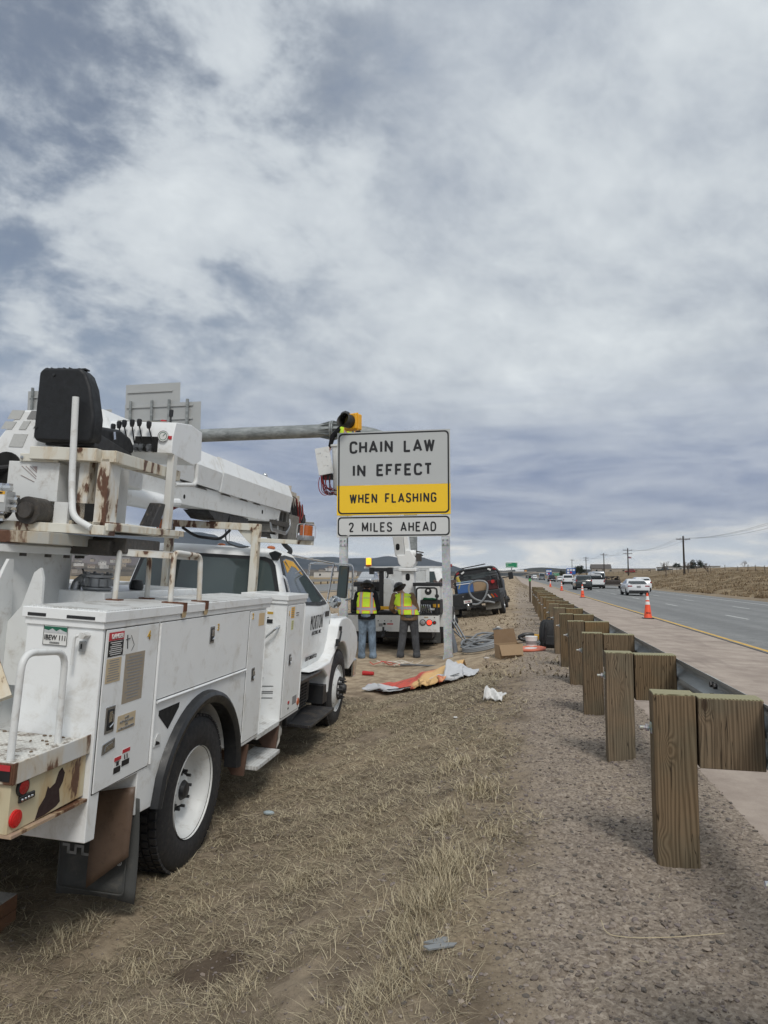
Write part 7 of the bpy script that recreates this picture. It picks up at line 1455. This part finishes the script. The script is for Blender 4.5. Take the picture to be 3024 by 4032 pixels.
def bare(x, y, h_, label, seed, group=None):
    random.seed(seed); t = thing('bare_tree', label, 'tree', (x, y, gz(x, y)), group=group); m = MB(); m.tube([(0, 0, -.2), (.1, 0, h_ * .3), (0, 0, h_ * .55)], [.12, .06], 6); m.build('trunk', TWIG, t); m = MB()
    def br(p, d, l, r, k):
        q = p + d * l; m.tube([p, q], [r, r * .6], 4)
        if k:
            for _ in range(4 if k > 1 else 3): br(p + d * l * random.uniform(.5, 1), (d + Vector((random.uniform(-.8, .8), random.uniform(-.8, .8), random.uniform(-.1, .6)))).normalized(), l * .62, r * .55, k - 1)
    for _ in range(6): br(Vector((0, 0, h_ * random.uniform(.2, .5))), Vector((random.uniform(-.7, .7), random.uniform(-.7, .7), .8)).normalized(), h_ * .34, .045, 3)
    m.build('crown', TWIG, t)
bare(32.2, 163, 3.0, 'bare shrub-like tree left of the nearest utility pole', 1); bare(35.2, 156, 2.4, 'bare branching shrub at the foot of the nearest utility pole', 2); bare(37.5, 150, 2.2, 'bare leaning shrub right of the nearest utility pole', 3); bare(112, 380, 5, 'lone bare tree on the right ridge skyline', 4)
# a few parked cars by the service road on the right
make_vehicle('pickup', 'dark', 'dark vehicle parked by the service road on the right rise', (62, 300, gz(62, 300)), R(70), 'vehicles parked along the service road'); make_vehicle('suv', 'red', 'reddish vehicle parked far back under the flag', (52.5, 330, gz(52.5, 330)), R(80), 'vehicles parked along the service road')
# ================================================================ THINGS LYING ON THE GROUND
def at_ground(sx_, sy_): p = hit(sx_, sy_); return Vector((p.x, p.y, gz(p.x, p.y)))
def n_(x, y): return (1700 + x / 2.765, 2150 + y / 2.765)
def w6(x, y): return (1400 + x / 2.0737, 2550 + y / 2.0737)
CARD = plain('cardboard', (.34, .235, .14), .85, var=.08, sc=12); CARDIN = plain('cardboard_inside', (.20, .13, .075), .9)
# cardboard box, flap up
a = at_ground(*n_(745, 1240)); b = at_ground(*n_(970, 1195)); ang = math.atan2(b.y - a.y, b.x - a.x); wd = .43
t = thing('cardboard_box', 'open brown cardboard box lying on the dirt beside the grey conduit coil', 'box', a + Vector((0, 0, -.03)), (0, R(-3), ang * .55))
m = MB(); th = .008
for q in ((0, wd, 0, th, 0, .28), (0, wd, .34, .348, 0, .28), (0, th, th, .34, 0, .28), (wd - th, wd, th, .34, 0, .28), (0, wd, 0, .348, -.004, .004)): m.box(*q)
m.build('box_shell', CARD, t)
m = MB(); m.loft([[(0.0, .345, .28), (wd, .345, .28), (wd - .03, .41, .53), (.02, .41, .52)], [(0.0, .352, .28), (wd, .352, .28), (wd - .03, .418, .53), (.02, .418, .52)]]); m.build('raised_flap', CARDIN, t)
m = MB(); m.loft([[(0, 0, .28), (wd, 0, .28), (wd - .02, -.06, .10), (.02, -.06, .10)], [(0, -.006, .28), (wd, -.006, .28), (wd - .02, -.068, .10), (.02, -.068, .10)]]); m.build('hanging_flap', CARD, t)
# conduit coil
c = at_ground(*n_(600, 1090)); random.seed(9); m = MB(); pts = []
for k in range(150):
    a_ = k / 24 * 2 * math.pi; rr_ = 1 + .09 * math.sin(k * .37); pts.append((c.x + .02 * k * .0 + .52 * rr_ * math.cos(a_), c.y + .75 * rr_ * math.sin(a_) + .1 * math.sin(k * .11), gz(c.x + .52 * math.cos(a_), c.y + .75 * math.sin(a_)) + .04 + .035 * (k / 24) * (.7 + .3 * math.sin(k * .9))))
p0 = at_ground(*n_(385, 1015)); pts = [(p0.x - .15, p0.y + .2, p0.z + .05), (p0.x + .3, p0.y - .05, p0.z + .06)] + pts
m.tube(pts, .024, 8); tag(m.build('conduit_coil', hose), 'loose coil of grey flexible conduit on the dirt behind the cardboard box', 'conduit')
c2 = at_ground(*n_(560, 1150)); m = MB(); pts = []
for k in range(75):
    a_ = k / 24 * 2 * math.pi + 1; pts.append((c2.x + .42 * math.cos(a_), c2.y + .30 * math.sin(a_), gz(c2.x + .42 * math.cos(a_), c2.y + .3 * math.sin(a_)) + .05 + .03 * (k / 24)))
m.tube(pts, .024, 8); tag(m.build('conduit_loops', hose), 'smaller oval loops of grey conduit in front of the coil', 'conduit')
# conduit dropping beside the sign post, ladder leaning on the truck
m = MB(); pts = [n_(205, 900), n_(225, 1000), n_(255, 1100), n_(262, 1200)]; m.tube([tuple(atY(*q, 15.9)) for q in pts], .055, 10, .2); tag(m.build('ribbed_hose', plain('ribbed_hose', (.16, .175, .20), .6, bump=.4)), 'ribbed blue-grey hose hanging down right of the sign post', 'hose')
t = thing('folded_ladder', 'grey metal frame leaning from the truck to the ground behind the sign post', 'ladder', tuple(atY(*n_(390, 1110), 17.2)))
o_ = t.location
for dx in (0, .10): m = MB(); a, b = atY(*n_(205, 810), 18.2), atY(*n_(390, 1115), 17.2); m.tube([(a.x - o_.x + dx * .6, a.y - o_.y + dx, a.z - o_.z + .05), (b.x - o_.x + dx * .6, b.y - o_.y + dx, b.z - o_.z)], .022, 6); m.build('rail', STEEL, t)
m = MB(); a, b = atY(*n_(210, 900), 18.0), atY(*n_(325, 1000), 17.3); m.tube([(a.x - o_.x, a.y - o_.y, a.z - o_.z), (b.x - o_.x, b.y - o_.y, b.z - o_.z)], .02, 6); m.build('brace', STEEL, t)
# backpack by the posts
c = at_ground(*n_(1290, 1105)); t = thing('backpack', 'black backpack standing against the timber guardrail posts', 'backpack', (c.x - .02, c.y, c.z), (0, R(2), R(12)))
FAB = plain('black_nylon', (.018, .019, .021), .75, var=.3, sc=12, bump=.5, bsc=14)
m = MB(); m.loft([[(x * f, y * g_ + oy, z) for x, y in ((-.19, -.10), (-.10, -.14), (.10, -.14), (.19, -.10), (.19, .10), (-.19, .10))] for z, f, g_, oy in ((0, .92, .9, 0), (.08, 1.0, 1.05, 0), (.32, 1.0, 1.0, 0), (.47, .88, .8, .02), (.54, .62, .5, .04))]); m.build('pack_body', FAB, t, .035, seg=3)
for s_ in (-1, 1): m = MB(); m.tube([(s_ * .09, -.10, .50), (s_ * .11, -.165, .42), (s_ * .12, -.165, .18), (s_ * .15, -.12, .05)], .022, 6, .05); m.build('shoulder_strap', FAB, t)
m = MB(); m.tube([(-.05, .02, .53), (-.04, .02, .585), (.04, .02, .585), (.05, .02, .53)], .010, 6, .02); m.build('carry_handle', BLACK, t); m = MB(); m.loft([[(-.13, -.13, .05), (.13, -.13, .05), (.12, -.13, .25), (-.12, -.13, .25)], [(-.12, -.18, .06), (.12, -.18, .06), (.10, -.175, .23), (-.10, -.175, .23)]]); m.build('front_pocket', FAB, t, .015)
# saw, bucket, reel, tool
c = at_ground(*n_(1110, 1045)); t = thing('power_saw', 'black and yellow cordless power tool lying left of the backpack', 'power tool', c, (0, 0, R(20)))
m = MB(); m.cbox((.12, 0, .09), (.26, .14, .13), (0, .1, 0)); m.build('motor_body', YELLOW, t, .03); m = MB(); m.tube([(.2, 0, .16), (.34, 0, .18), (.36, 0, .06), (.22, 0, .03)], .028, 8, .05); m.build('rear_handle', BLACK, t); m = MB(); m.tube([(-.03, 0, .03), (-.25, .02, .05), (-.32, .05, .10), (-.18, 0, .17), (0, 0, .15)], .042, 8, .08); m.build('front_guard', BLACK, t); m = MB(); m.cbox((-.35, .1, .04), (.3, .03, .02), (0, 0, .3)); m.build('blade', STEEL, t)
c = at_ground(*n_(1080, 1140)); t = thing('fish_tape_reel', 'flat salmon-coloured cable reel lying on the gravel', 'reel', c, (R(2), R(-3), 0))
REEL = plain('salmon_plastic', (.62, .17, .10), .45); m = MB(); m.lathe([(.10, .01), (.27, .01), (.29, .03), (.285, .05), (.25, .06), (.22, .045), (.10, .045)], (0, 0, 0), 'z', 36, cap=False); m.build('reel_rim', REEL, t); m = MB(); m.lathe([(0, .035), (.12, .035), (.12, .05), (0, .055)], (0, 0, 0), 'z', 24); m.build('reel_hub', STK['white'], t)
t = thing('plastic_tub', 'small white plastic tub standing behind the salmon reel', 'bucket', c + Vector((.02, .33, 0))); m = MB(); m.lathe([(.0, 0), (.10, 0), (.115, .22), (.12, .225), (.12, .245), (0, .25)], (0, 0, 0), 'z', 20); m.build('tub', STK['white'], t); m = MB(); m.tube([(.115, 0, .2), (.17, -.05, .12), (.12, -.1, .08)], .006, 5, .03); m.build('bail', STEEL, t); m = MB(); m.lathe([(.108, .09), (.113, .16)], (0, 0, 0), 'z', 20, cap=False); m.build('faded_label', STK['grey'], t)
c = at_ground(*n_(1200, 1075)); t = thing('hand_tool', 'small dark hand tool on the dirt beside the backpack', 'tool', c); m = MB(); m.tube([(-.05, 0, .03), (.05, .05, .05), (.14, .03, .03)], .025, 7, .03); m.build('grip', BLACK, t); m = MB(); m.cbox((-.09, 0, .035), (.09, .05, .05)); m.build('head', STEEL, t, .01)
# crumpled roll-up sign (orange/yellow fabric with silver back)
def tarpmat():
    n = NT('faded_sign_fabric'); s = n.sep(); u = n.math('ADD', s[0], n.math('MULTIPLY', n.math('SUBTRACT', n.noise(2.2, 5, .6, .5), .5), .9))
    v = n.noise(1.3, 4, .55, .5); c = n.mix(n.ss(v, .51, .62), lin((196, 82, 68)), lin((214, 176, 120))); c = n.mix(n.math('MULTIPLY', n.ss(n.noise(6, 6, .7, .5), .55, .66), .6), c, lin((110, 72, 52)))  # brown blotches paint the shade of the crumples into the colour
    n.set(color=c, rough=.6); n.bump(n.noise(8, 5, .6, .5), .6, .02); return n.m
SILV = plain('silver_fabric_back', (.50, .51, .53), .45, var=.15, sc=9, bump=.5, bsc=10)
A = at_ground(*w6(95, 350)); B = at_ground(*w6(960, 225)); Lg = (B - A).length; ang = math.atan2(B.y - A.y, B.x - A.x); rng = np.random.default_rng(5)
t = thing('crumpled_sign_cloth', 'crumpled orange and yellow fabric sign with silver back lying below the sign post', 'fabric sign', A, (0, 0, ang))
def slope(x): p = A + (B - A) * (x / Lg); return gz(p.x, p.y) - A.z
def cloth_(y0, y1, hfun, mat, name, x0=0., x1=1., seed=1.):
    m = MB()
    def fn(u, v):
        x = (x0 + (x1 - x0) * u) * Lg; w_ = hfun(u); fold = .024 * math.sin(u * 11 + seed * 3 + v * 4) + .017 * math.sin(u * 23 + v * 7 + seed) + .007 * math.sin(u * 41 - v * 9)
        y = y0(u) + (y1(u) - y0(u)) * v + fold * .8; z = slope(x) + .015 + w_ * math.sin(math.pi * min(1, v * 1.0)) ** .8 + abs(fold) * .9
        return (x + fold * .6, y, z)
    m.grid(fn, 60, 14); o = m.build(name, mat, t, smooth=60, recalc=False); mo = o.modifiers.new('t', 'SOLIDIFY'); mo.thickness = .004; return o
cloth_(lambda u: -.02 - .18 * math.sin(u * 3.1), lambda u: .15 + .75 * math.sin(min(1, u * 1.0) * 2.6), lambda u: .05 + .24 * max(0, u - .1) ** 1.0, tarpmat(), 'orange_face', 0, .86)
cloth_(lambda u: -.16 - .10 * math.sin(u * 3), lambda u: .02, lambda u: .05 + .05 * math.sin(u * 9), SILV, 'silver_fold', .0, .80, 4.)
cloth_(lambda u: -.34 + .2 * u, lambda u: .50 - .3 * u, lambda u: .28 * (1 - u) + .02, SILV, 'silver_corner', .76, 1.02, 7.)
cloth_(lambda u: -.42, lambda u: -.14, lambda u: .09, MATS.get('tarp2') or tarpmat(), 'orange_fold', .50, .80, 2.)
m = MB(); m.tube([(Lg * .62, -.30, slope(Lg * .62) + .05), (Lg * .9, -.22, slope(Lg * .9) + .10)], .010, 6); m.build('support_rod', STEEL, t); m = MB(); m.tube([(.0, .12, .06), (.02, -.05, .05), (.30, -.20, .04), (Lg * .35, -.26, slope(Lg * .35) + .05), (Lg * .6, -.24, slope(Lg * .6) + .04)], .008, 5); m.build('black_hem', BLACK, t)
# straps, red flare cap, papers, litter
c = at_ground(*w6(105, 230)); m = MB(); m.tube([(-.12, .0, .045), (.10, .02, .045)], [.045, .035], 10); o = m.build('red_tube', RED); o.location = c; o.rotation_euler = (0, 0, R(-15)); tag(o, 'short red tube lying on the dirt left of the crumpled cloth', 'tube')
random.seed(2); c = at_ground(*w6(200, 155)); t = thing('tangled_straps', 'tangle of pale and red straps on the dirt behind the crumpled cloth', 'straps', c)
for nm, mt, k_ in (('pale_strap', plain('pale_strap', (.50, .45, .38), .8), 5), ('red_strap', plain('red_strap', (.45, .07, .05), .8), 2)):
    for k in range(k_):
        m = MB(); x = random.uniform(-.4, .3); pts = [(x + .16 * i + random.uniform(-.05, .05), random.uniform(-.15, .15), .02 + random.uniform(0, .10)) for i in range(5)]; secs = [[(p[0], p[1] - .018, p[2]), (p[0], p[1] + .018, p[2] + .01), (p[0], p[1] + .018, p[2] + .013), (p[0], p[1] - .018, p[2] + .003)] for p in pts]; m.loft(secs); m.build(nm, mt, t)
c = at_ground(*w6(560, 165)); m = MB(); m.tube([(-.5, .1, .03), (-.2, 0, .05), (.1, .05, .03), (.45, -.06, .05)], .02, 6, .1); o = m.build('loose_cable', plain('grey_cable', (.12, .125, .13), .6)); o.location = c; tag(o, 'grey cable snaking over the dirt behind the crumpled cloth', 'cable')
c = at_ground(*n_(680, 1700)); t = thing('torn_paper', 'torn white paper scrap standing up on the bare ground', 'paper', c, (0, 0, .3)); PAPER = plain('paper', (.66, .66, .65), .7, var=.08, sc=20)
m = MB(); m.grid(lambda u, v: (-.13 + .20 * u + .04 * v, .07 * math.sin(u * 5) + .06 * v, .012 + .15 * v * (1 - .55 * u) + .03 * math.sin(u * 9 + v * 3) ** 2), 10, 6); o = m.build('crumpled_sheet', PAPER, t, smooth=20, recalc=False); o.modifiers.new('t', 'SOLIDIFY').thickness = .002
m = MB(); m.grid(lambda u, v: (-.01 + .16 * u, .03 + .06 * v - .04 * u, .03 + .07 * v * (1 - u) + .07 * u * u), 6, 4); o = m.build('torn_flap', PAPER, t, smooth=20, recalc=False); o.modifiers.new('t', 'SOLIDIFY').thickness = .002
for (px, py), s_, mt, lb, ct, nm in (((1700 + 600 / 2.765, 2150 + 1232 / 2.765), .06, plain('white_cap', (.5, .46, .42), .5), 'small pale bottle cap left of the cardboard box', 'cap', 'bottle_cap'), ((1700 + 725 / 2.765, 2150 + 890 / 2.765), .06, PAPER, 'tiny pale scrap on the dirt above the conduit coil', 'scrap', 'paper_scrap'), ((1700 + 260 / 2.765, 2150 + 1875 / 2.765), .03, PAPER, 'tiny white scrap on dry grass below the crumpled cloth', 'scrap', 'paper_scrap'),
                                    ((1058, 3210), .05, plain('blue_grey_scrap', (.35, .42, .45), .6), 'small bluish plastic scrap right of the big rear wheel', 'scrap', 'plastic_scrap')):
    c = at_ground(px, py); m = MB(); m.ball((0, 0, s_ * .25), (s_, s_ * .6, s_ * .35), 8); o = m.build(nm, mt); o.location = c; tag(o, lb, ct)
c = at_ground(1718, 3720); t = thing('broken_plastic', 'broken grey plastic shards beside the pale grass tuft in the foreground', 'debris', c, (R(4), R(6), R(35)))
for k, q in enumerate(([(-.06, .0), (.035, .02), (.09, .01), (.08, -.014), (-.02, -.02)], [(-.08, -.035), (.014, -.03), (.07, -.042), (.04, -.06), (-.07, -.063)])): m = MB(); m.prism(q, 'z', .012 + .006 * k, .018 + .006 * k); m.build('shard', plain('grey_shard', (.22, .23, .235), .5), t)
m = MB(); c = at_ground(2550, 3700); m.tube([(-.17, .05, .03), (-.16, -.03, .012), (-.05, -.03, .010), (.10, 0, .012), (.30, .06, .015)], .0019, 5, .04); o = m.build('straw_stalk', plain('straw', (.46, .39, .26), .8)); o.location = c; tag(o, 'long bent dry stalk lying on the gravel at lower right', 'stalk')
m = MB(); rng_ = random.Random(4); prs_ = []
for k in range(60):
    x_, y_ = rng_.uniform(-.2, 1.15), 1.5 + 7 * rng_.random() ** 1.5; a_ = rng_.uniform(0, 6.28); l_ = rng_.uniform(.02, .09); z_ = gz(x_, y_) + .006; m.tube([(x_, y_, z_), (x_ + l_ * .5 * math.cos(a_), y_ + l_ * .5 * math.sin(a_), z_ + rng_.uniform(0, .012)), (x_ + l_ * math.cos(a_ + .3), y_ + l_ * math.sin(a_ + .3), z_ + rng_.uniform(0, .01))], .0014, 4)
tag(m.build('fallen_stalks', plain('pale_stalks', (.42, .36, .25), .8, var=.4)), None, None, kind='stuff')
# timber outrigger pads at the left edge
c = Vector((-3.02, 3.72, 0)); c.z = gz(c.x, c.y); t = thing('outrigger_pad', 'weathered timber cribbing block at the left edge of the foreground', 'timber block', (c.x, c.y, c.z - .01), (0, R(2), R(2)))
PADW = plain('weathered_pad_wood', (.22, .115, .065), .85, var=.35, sc=9, bump=.3, dirt=(.10, .07, .05), dirtamt=.6); PADT = plain('bleached_pad_top', (.40, .38, .35), .9, var=.3, sc=14, bump=.5, dirt=(.14, .12, .10), dirtamt=.8)
m = MB(); m.box(-.45, .14, -.14, .14, .0, .085); m.box(-.45, .14, -.14, .14, .088, .168); m.build('planks', PADW, t, .006); m = MB(); m.box(-.445, .136, -.136, .136, .168, .1725); m.build('top_face', PADT, t)
# ================================================================ LOOSE STONES AND DRY GRASS
def scatter_rocks(name, n, xr, yr, smin, smax, seed, cols, keep=None):
    rng = np.random.default_rng(seed); b = bmesh.new(); bmesh.ops.create_icosphere(b, subdivisions=1, radius=1); TV = np.array([v.co[:] for v in b.verts]); TF = np.array([[v.index for v in f.verts] for f in b.faces]); b.free()
    x = rng.uniform(*xr, n); y = yr[0] + (yr[1] - yr[0]) * rng.uniform(0, 1, n) ** 1.6
    if keep is not None: k = keep(x, y, rng); x, y = x[k], y[k]
    n = len(x); s = smin * (smax / smin) ** (rng.uniform(0, 1, n) ** 3.0); z = ground(x, y) + s * .15
    P_ = TV[None] * (1 + rng.uniform(-.32, .32, (n, len(TV), 1))) * (np.stack([s * rng.uniform(.7, 1.4, n), s * rng.uniform(.7, 1.3, n), s * rng.uniform(.4, .8, n)], -1))[:, None, :]
    a = rng.uniform(0, 6.28, n); ca, sa = np.cos(a), np.sin(a); X = P_[..., 0] * ca[:, None] - P_[..., 1] * sa[:, None]; Y = P_[..., 0] * sa[:, None] + P_[..., 1] * ca[:, None]
    V = np.stack([X + x[:, None], Y + y[:, None], P_[..., 2] + z[:, None]], -1).reshape(-1, 3); F = (TF[None] + (np.arange(n) * len(TV))[:, None, None]).reshape(-1, 3)
    o = np_mesh(name, V, F, cols, mi=np.repeat(rng.integers(0, len(cols), n), len(TF))); return tag(o, None, None, kind='stuff')
RK = [plain(f'pebble_{i}', lin(c), .9, var=.15, sc=20) for i, c in enumerate(((128, 117, 107), (108, 98, 90), (146, 134, 122), (120, 110, 106), (92, 86, 80), (138, 127, 117)))]
g1 = scatter_rocks('gravel', 46000, (-.75, 2.6), (1.2, 8.5), .0024, .015, 1, RK, lambda x, y, r: (x < 1.3) & ((x > -.15) | (r.uniform(0, 1, len(x)) < .35)))
g2 = scatter_rocks('soil_clods', 20000, (-4.2, 1.2), (1.4, 12), .003, .012, 2, RK[:2] + [RK[1], RK[3]], lambda x, y, r: y < 11)
g3 = scatter_rocks('gravel_far', 7000, (-.6, 1.25), (8, 22), .005, .016, 3, RK[:4]); g3.name = 'gravel'
# grass blades: curved narrow strips; denser on the left and in a fringe beside the gravel
def grass(name, pts, hts, lean, mats, seed, wid=.0016, segs=3):
    rng = np.random.default_rng(seed); n = len(pts); x, y = pts[:, 0], pts[:, 1]; z = ground(x, y); a = rng.uniform(0, 6.28, n); dx, dy = np.cos(a), np.sin(a); L_ = hts; ln = lean; V = []
    w = wid * rng.uniform(.6, 1.5, n) * np.clip(np.hypot(x, y) / 2.6, 1, 3.5); sx_, sy_ = -dy, dx
    for k in range(segs + 1):
        t = k / segs; hor = L_ * ln * (t ** 1.35); ver = L_ * np.sqrt(np.clip(1 - ln ** 2, 0.02, 1)) * (t - .35 * ln * t * t); px = x + dx * hor; py = y + dy * hor; pz = z + ver - .004; ww = w * (1 - t * .85)
        V.append(np.stack([np.stack([px - sx_ * ww, py - sy_ * ww, pz], -1), np.stack([px + sx_ * ww, py + sy_ * ww, pz], -1)], 1))
    V = np.stack(V, 1).reshape(n, -1, 3); m_ = V.shape[1]; f = np.array([[2 * k, 2 * k + 1, 2 * k + 3, 2 * k + 2] for k in range(segs)]); F = (f[None] + (np.arange(n) * m_)[:, None, None]).reshape(-1, 4)
    o = np_mesh(name, V.reshape(-1, 3), F, mats, mi=np.repeat(rng.integers(0, len(mats), n), segs)); return tag(o, None, None, kind='stuff')
GM = [plain(f'dry_grass_{i}', lin(c), .9, var=.2, sc=15) for i, c in enumerate(((158, 145, 120), (132, 119, 97), (186, 174, 146), (102, 90, 72), (118, 109, 88)))]
rng = np.random.default_rng(31)
def cover(n, xr, yr, pw, thr, sc, seed, edge=-.1):
    x = rng.uniform(*xr, n); y = yr[0] + (yr[1] - yr[0]) * rng.uniform(0, 1, n) ** pw; d = vn(x, y, sc, seed) * .6 + vn(x, y, sc * 3.1, seed + 1) * .4
    e = edge + (vn(x, y, 1.4, 40) - .5) * .7; k = (d > thr) & (x < e) & ~((np.hypot(x + 1.45, (y - 3.35)) < .17)); return np.stack([x[k], y[k]], -1)
p = cover(190000, (-4.6, .3), (1.3, 11.5), 1.7, .46, 2.4, 20); n1 = len(p)
grass('dry_grass', p, rng.uniform(.02, .09, n1), rng.uniform(.84, .995, n1), GM, 1, .0012)
p = cover(60000, (-4.6, .3), (1.5, 11), 1.5, .36, 1.9, 23); grass('flattened_straw', p, rng.uniform(.05, .16, len(p)), rng.uniform(.93, .995, len(p)), [GM[0], GM[2], GM[1]], 2, .0013)
# tufts
tc = []
for (sx_, sy_, k_, r_, h_) in ((1760, 3420, 900, .16, .17), (1690, 3560, 900, .15, .19), (1740, 3240, 500, .12, .15), (1880, 3120, 500, .14, .15), (1600, 3700, 500, .14, .15), (1570, 3850, 500, .14, .16), (1180, 3480, 260, .09, .11), (1350, 3330, 250, .10, .11), (560, 3830, 260, .10, .12), (930, 3930, 150, .08, .13), (1930, 3290, 250, .12, .12), (780, 3580, 200, .1, .1), (1800, 3020, 300, .16, .16), (1480, 3200, 200, .1, .1), (250, 3700, 260, .14, .12), (1450, 3980, 300, .12, .14)):
    c = at_ground(sx_, sy_); q = rng.normal(0, 1, (k_, 2)) * r_ * [1, 1.5] * .55 + [c.x, c.y]; tc.append((q, rng.uniform(.25, .75, k_) * h_))
P_ = np.concatenate([a for a, b in tc]); H_ = np.concatenate([b for a, b in tc]); grass('grass_tufts', P_, H_, rng.uniform(.35, .98, len(P_)), [GM[2], GM[0], GM[2], GM[1]], 3, .0015)
# ragged grass on the bank beyond the road, and on the ditch farther out
x = 20.5 + 26 * rng.uniform(0, 1, 60000) ** 1.5; y = 26 + 150 * rng.uniform(0, 1, 60000) ** 1.4; k = vn(x, y, .5, 50) * .6 + vn(x, y, 1.7, 51) * .4 > .42; p = np.stack([x[k], y[k]], -1)
BG = [plain(f'bank_grass_{i}', lin(c), .95, var=.2, sc=2) for i, c in enumerate(((136, 118, 92), (154, 136, 108), (98, 82, 60), (112, 90, 66)))]
grass('bank_grass', p, rng.uniform(.06, .26, len(p)) * (1 + 1.3 * (vn(p[:, 0], p[:, 1], .8, 70) > .6)), rng.uniform(.3, .93, len(p)), BG, 4, .010, 2)
x = rng.uniform(-12, .9, 26000); y = 10 + 50 * rng.uniform(0, 1, 26000) ** 1.3; k = (vn(x, y, .8, 60) > .5) & ((y > 18) | (x > -1.2) | (x < -6)); p = np.stack([x[k], y[k]], -1); grass('ditch_grass', p, rng.uniform(.04, .14, len(p)), rng.uniform(.6, .97, len(p)), [GM[0], GM[1], GM[3]], 5, .004, 2)
# ================================================================ AIR
m = MB(); m.box(-9200, 9400, -60, 9500, -30, 900); hz = m.build('haze', [], None, smooth=0)
hm = bpy.data.materials.new('haze_air'); hm.use_nodes = True; nt = hm.node_tree; nt.nodes.clear(); o_ = nt.nodes.new('ShaderNodeOutputMaterial'); v_ = nt.nodes.new('ShaderNodeVolumePrincipled')
v_.inputs['Color'].default_value = (.80, .86, .95, 1); v_.inputs['Density'].default_value = 4.5e-5; v_.inputs['Anisotropy'].default_value = .2
nt.links.new(v_.outputs[0], o_.inputs['Volume']); hz.data.materials.append(hm); hm.cycles.homogeneous_volume = True if hasattr(hm.cycles, 'homogeneous_volume') else None
tag(hz, None, None, kind='stuff')
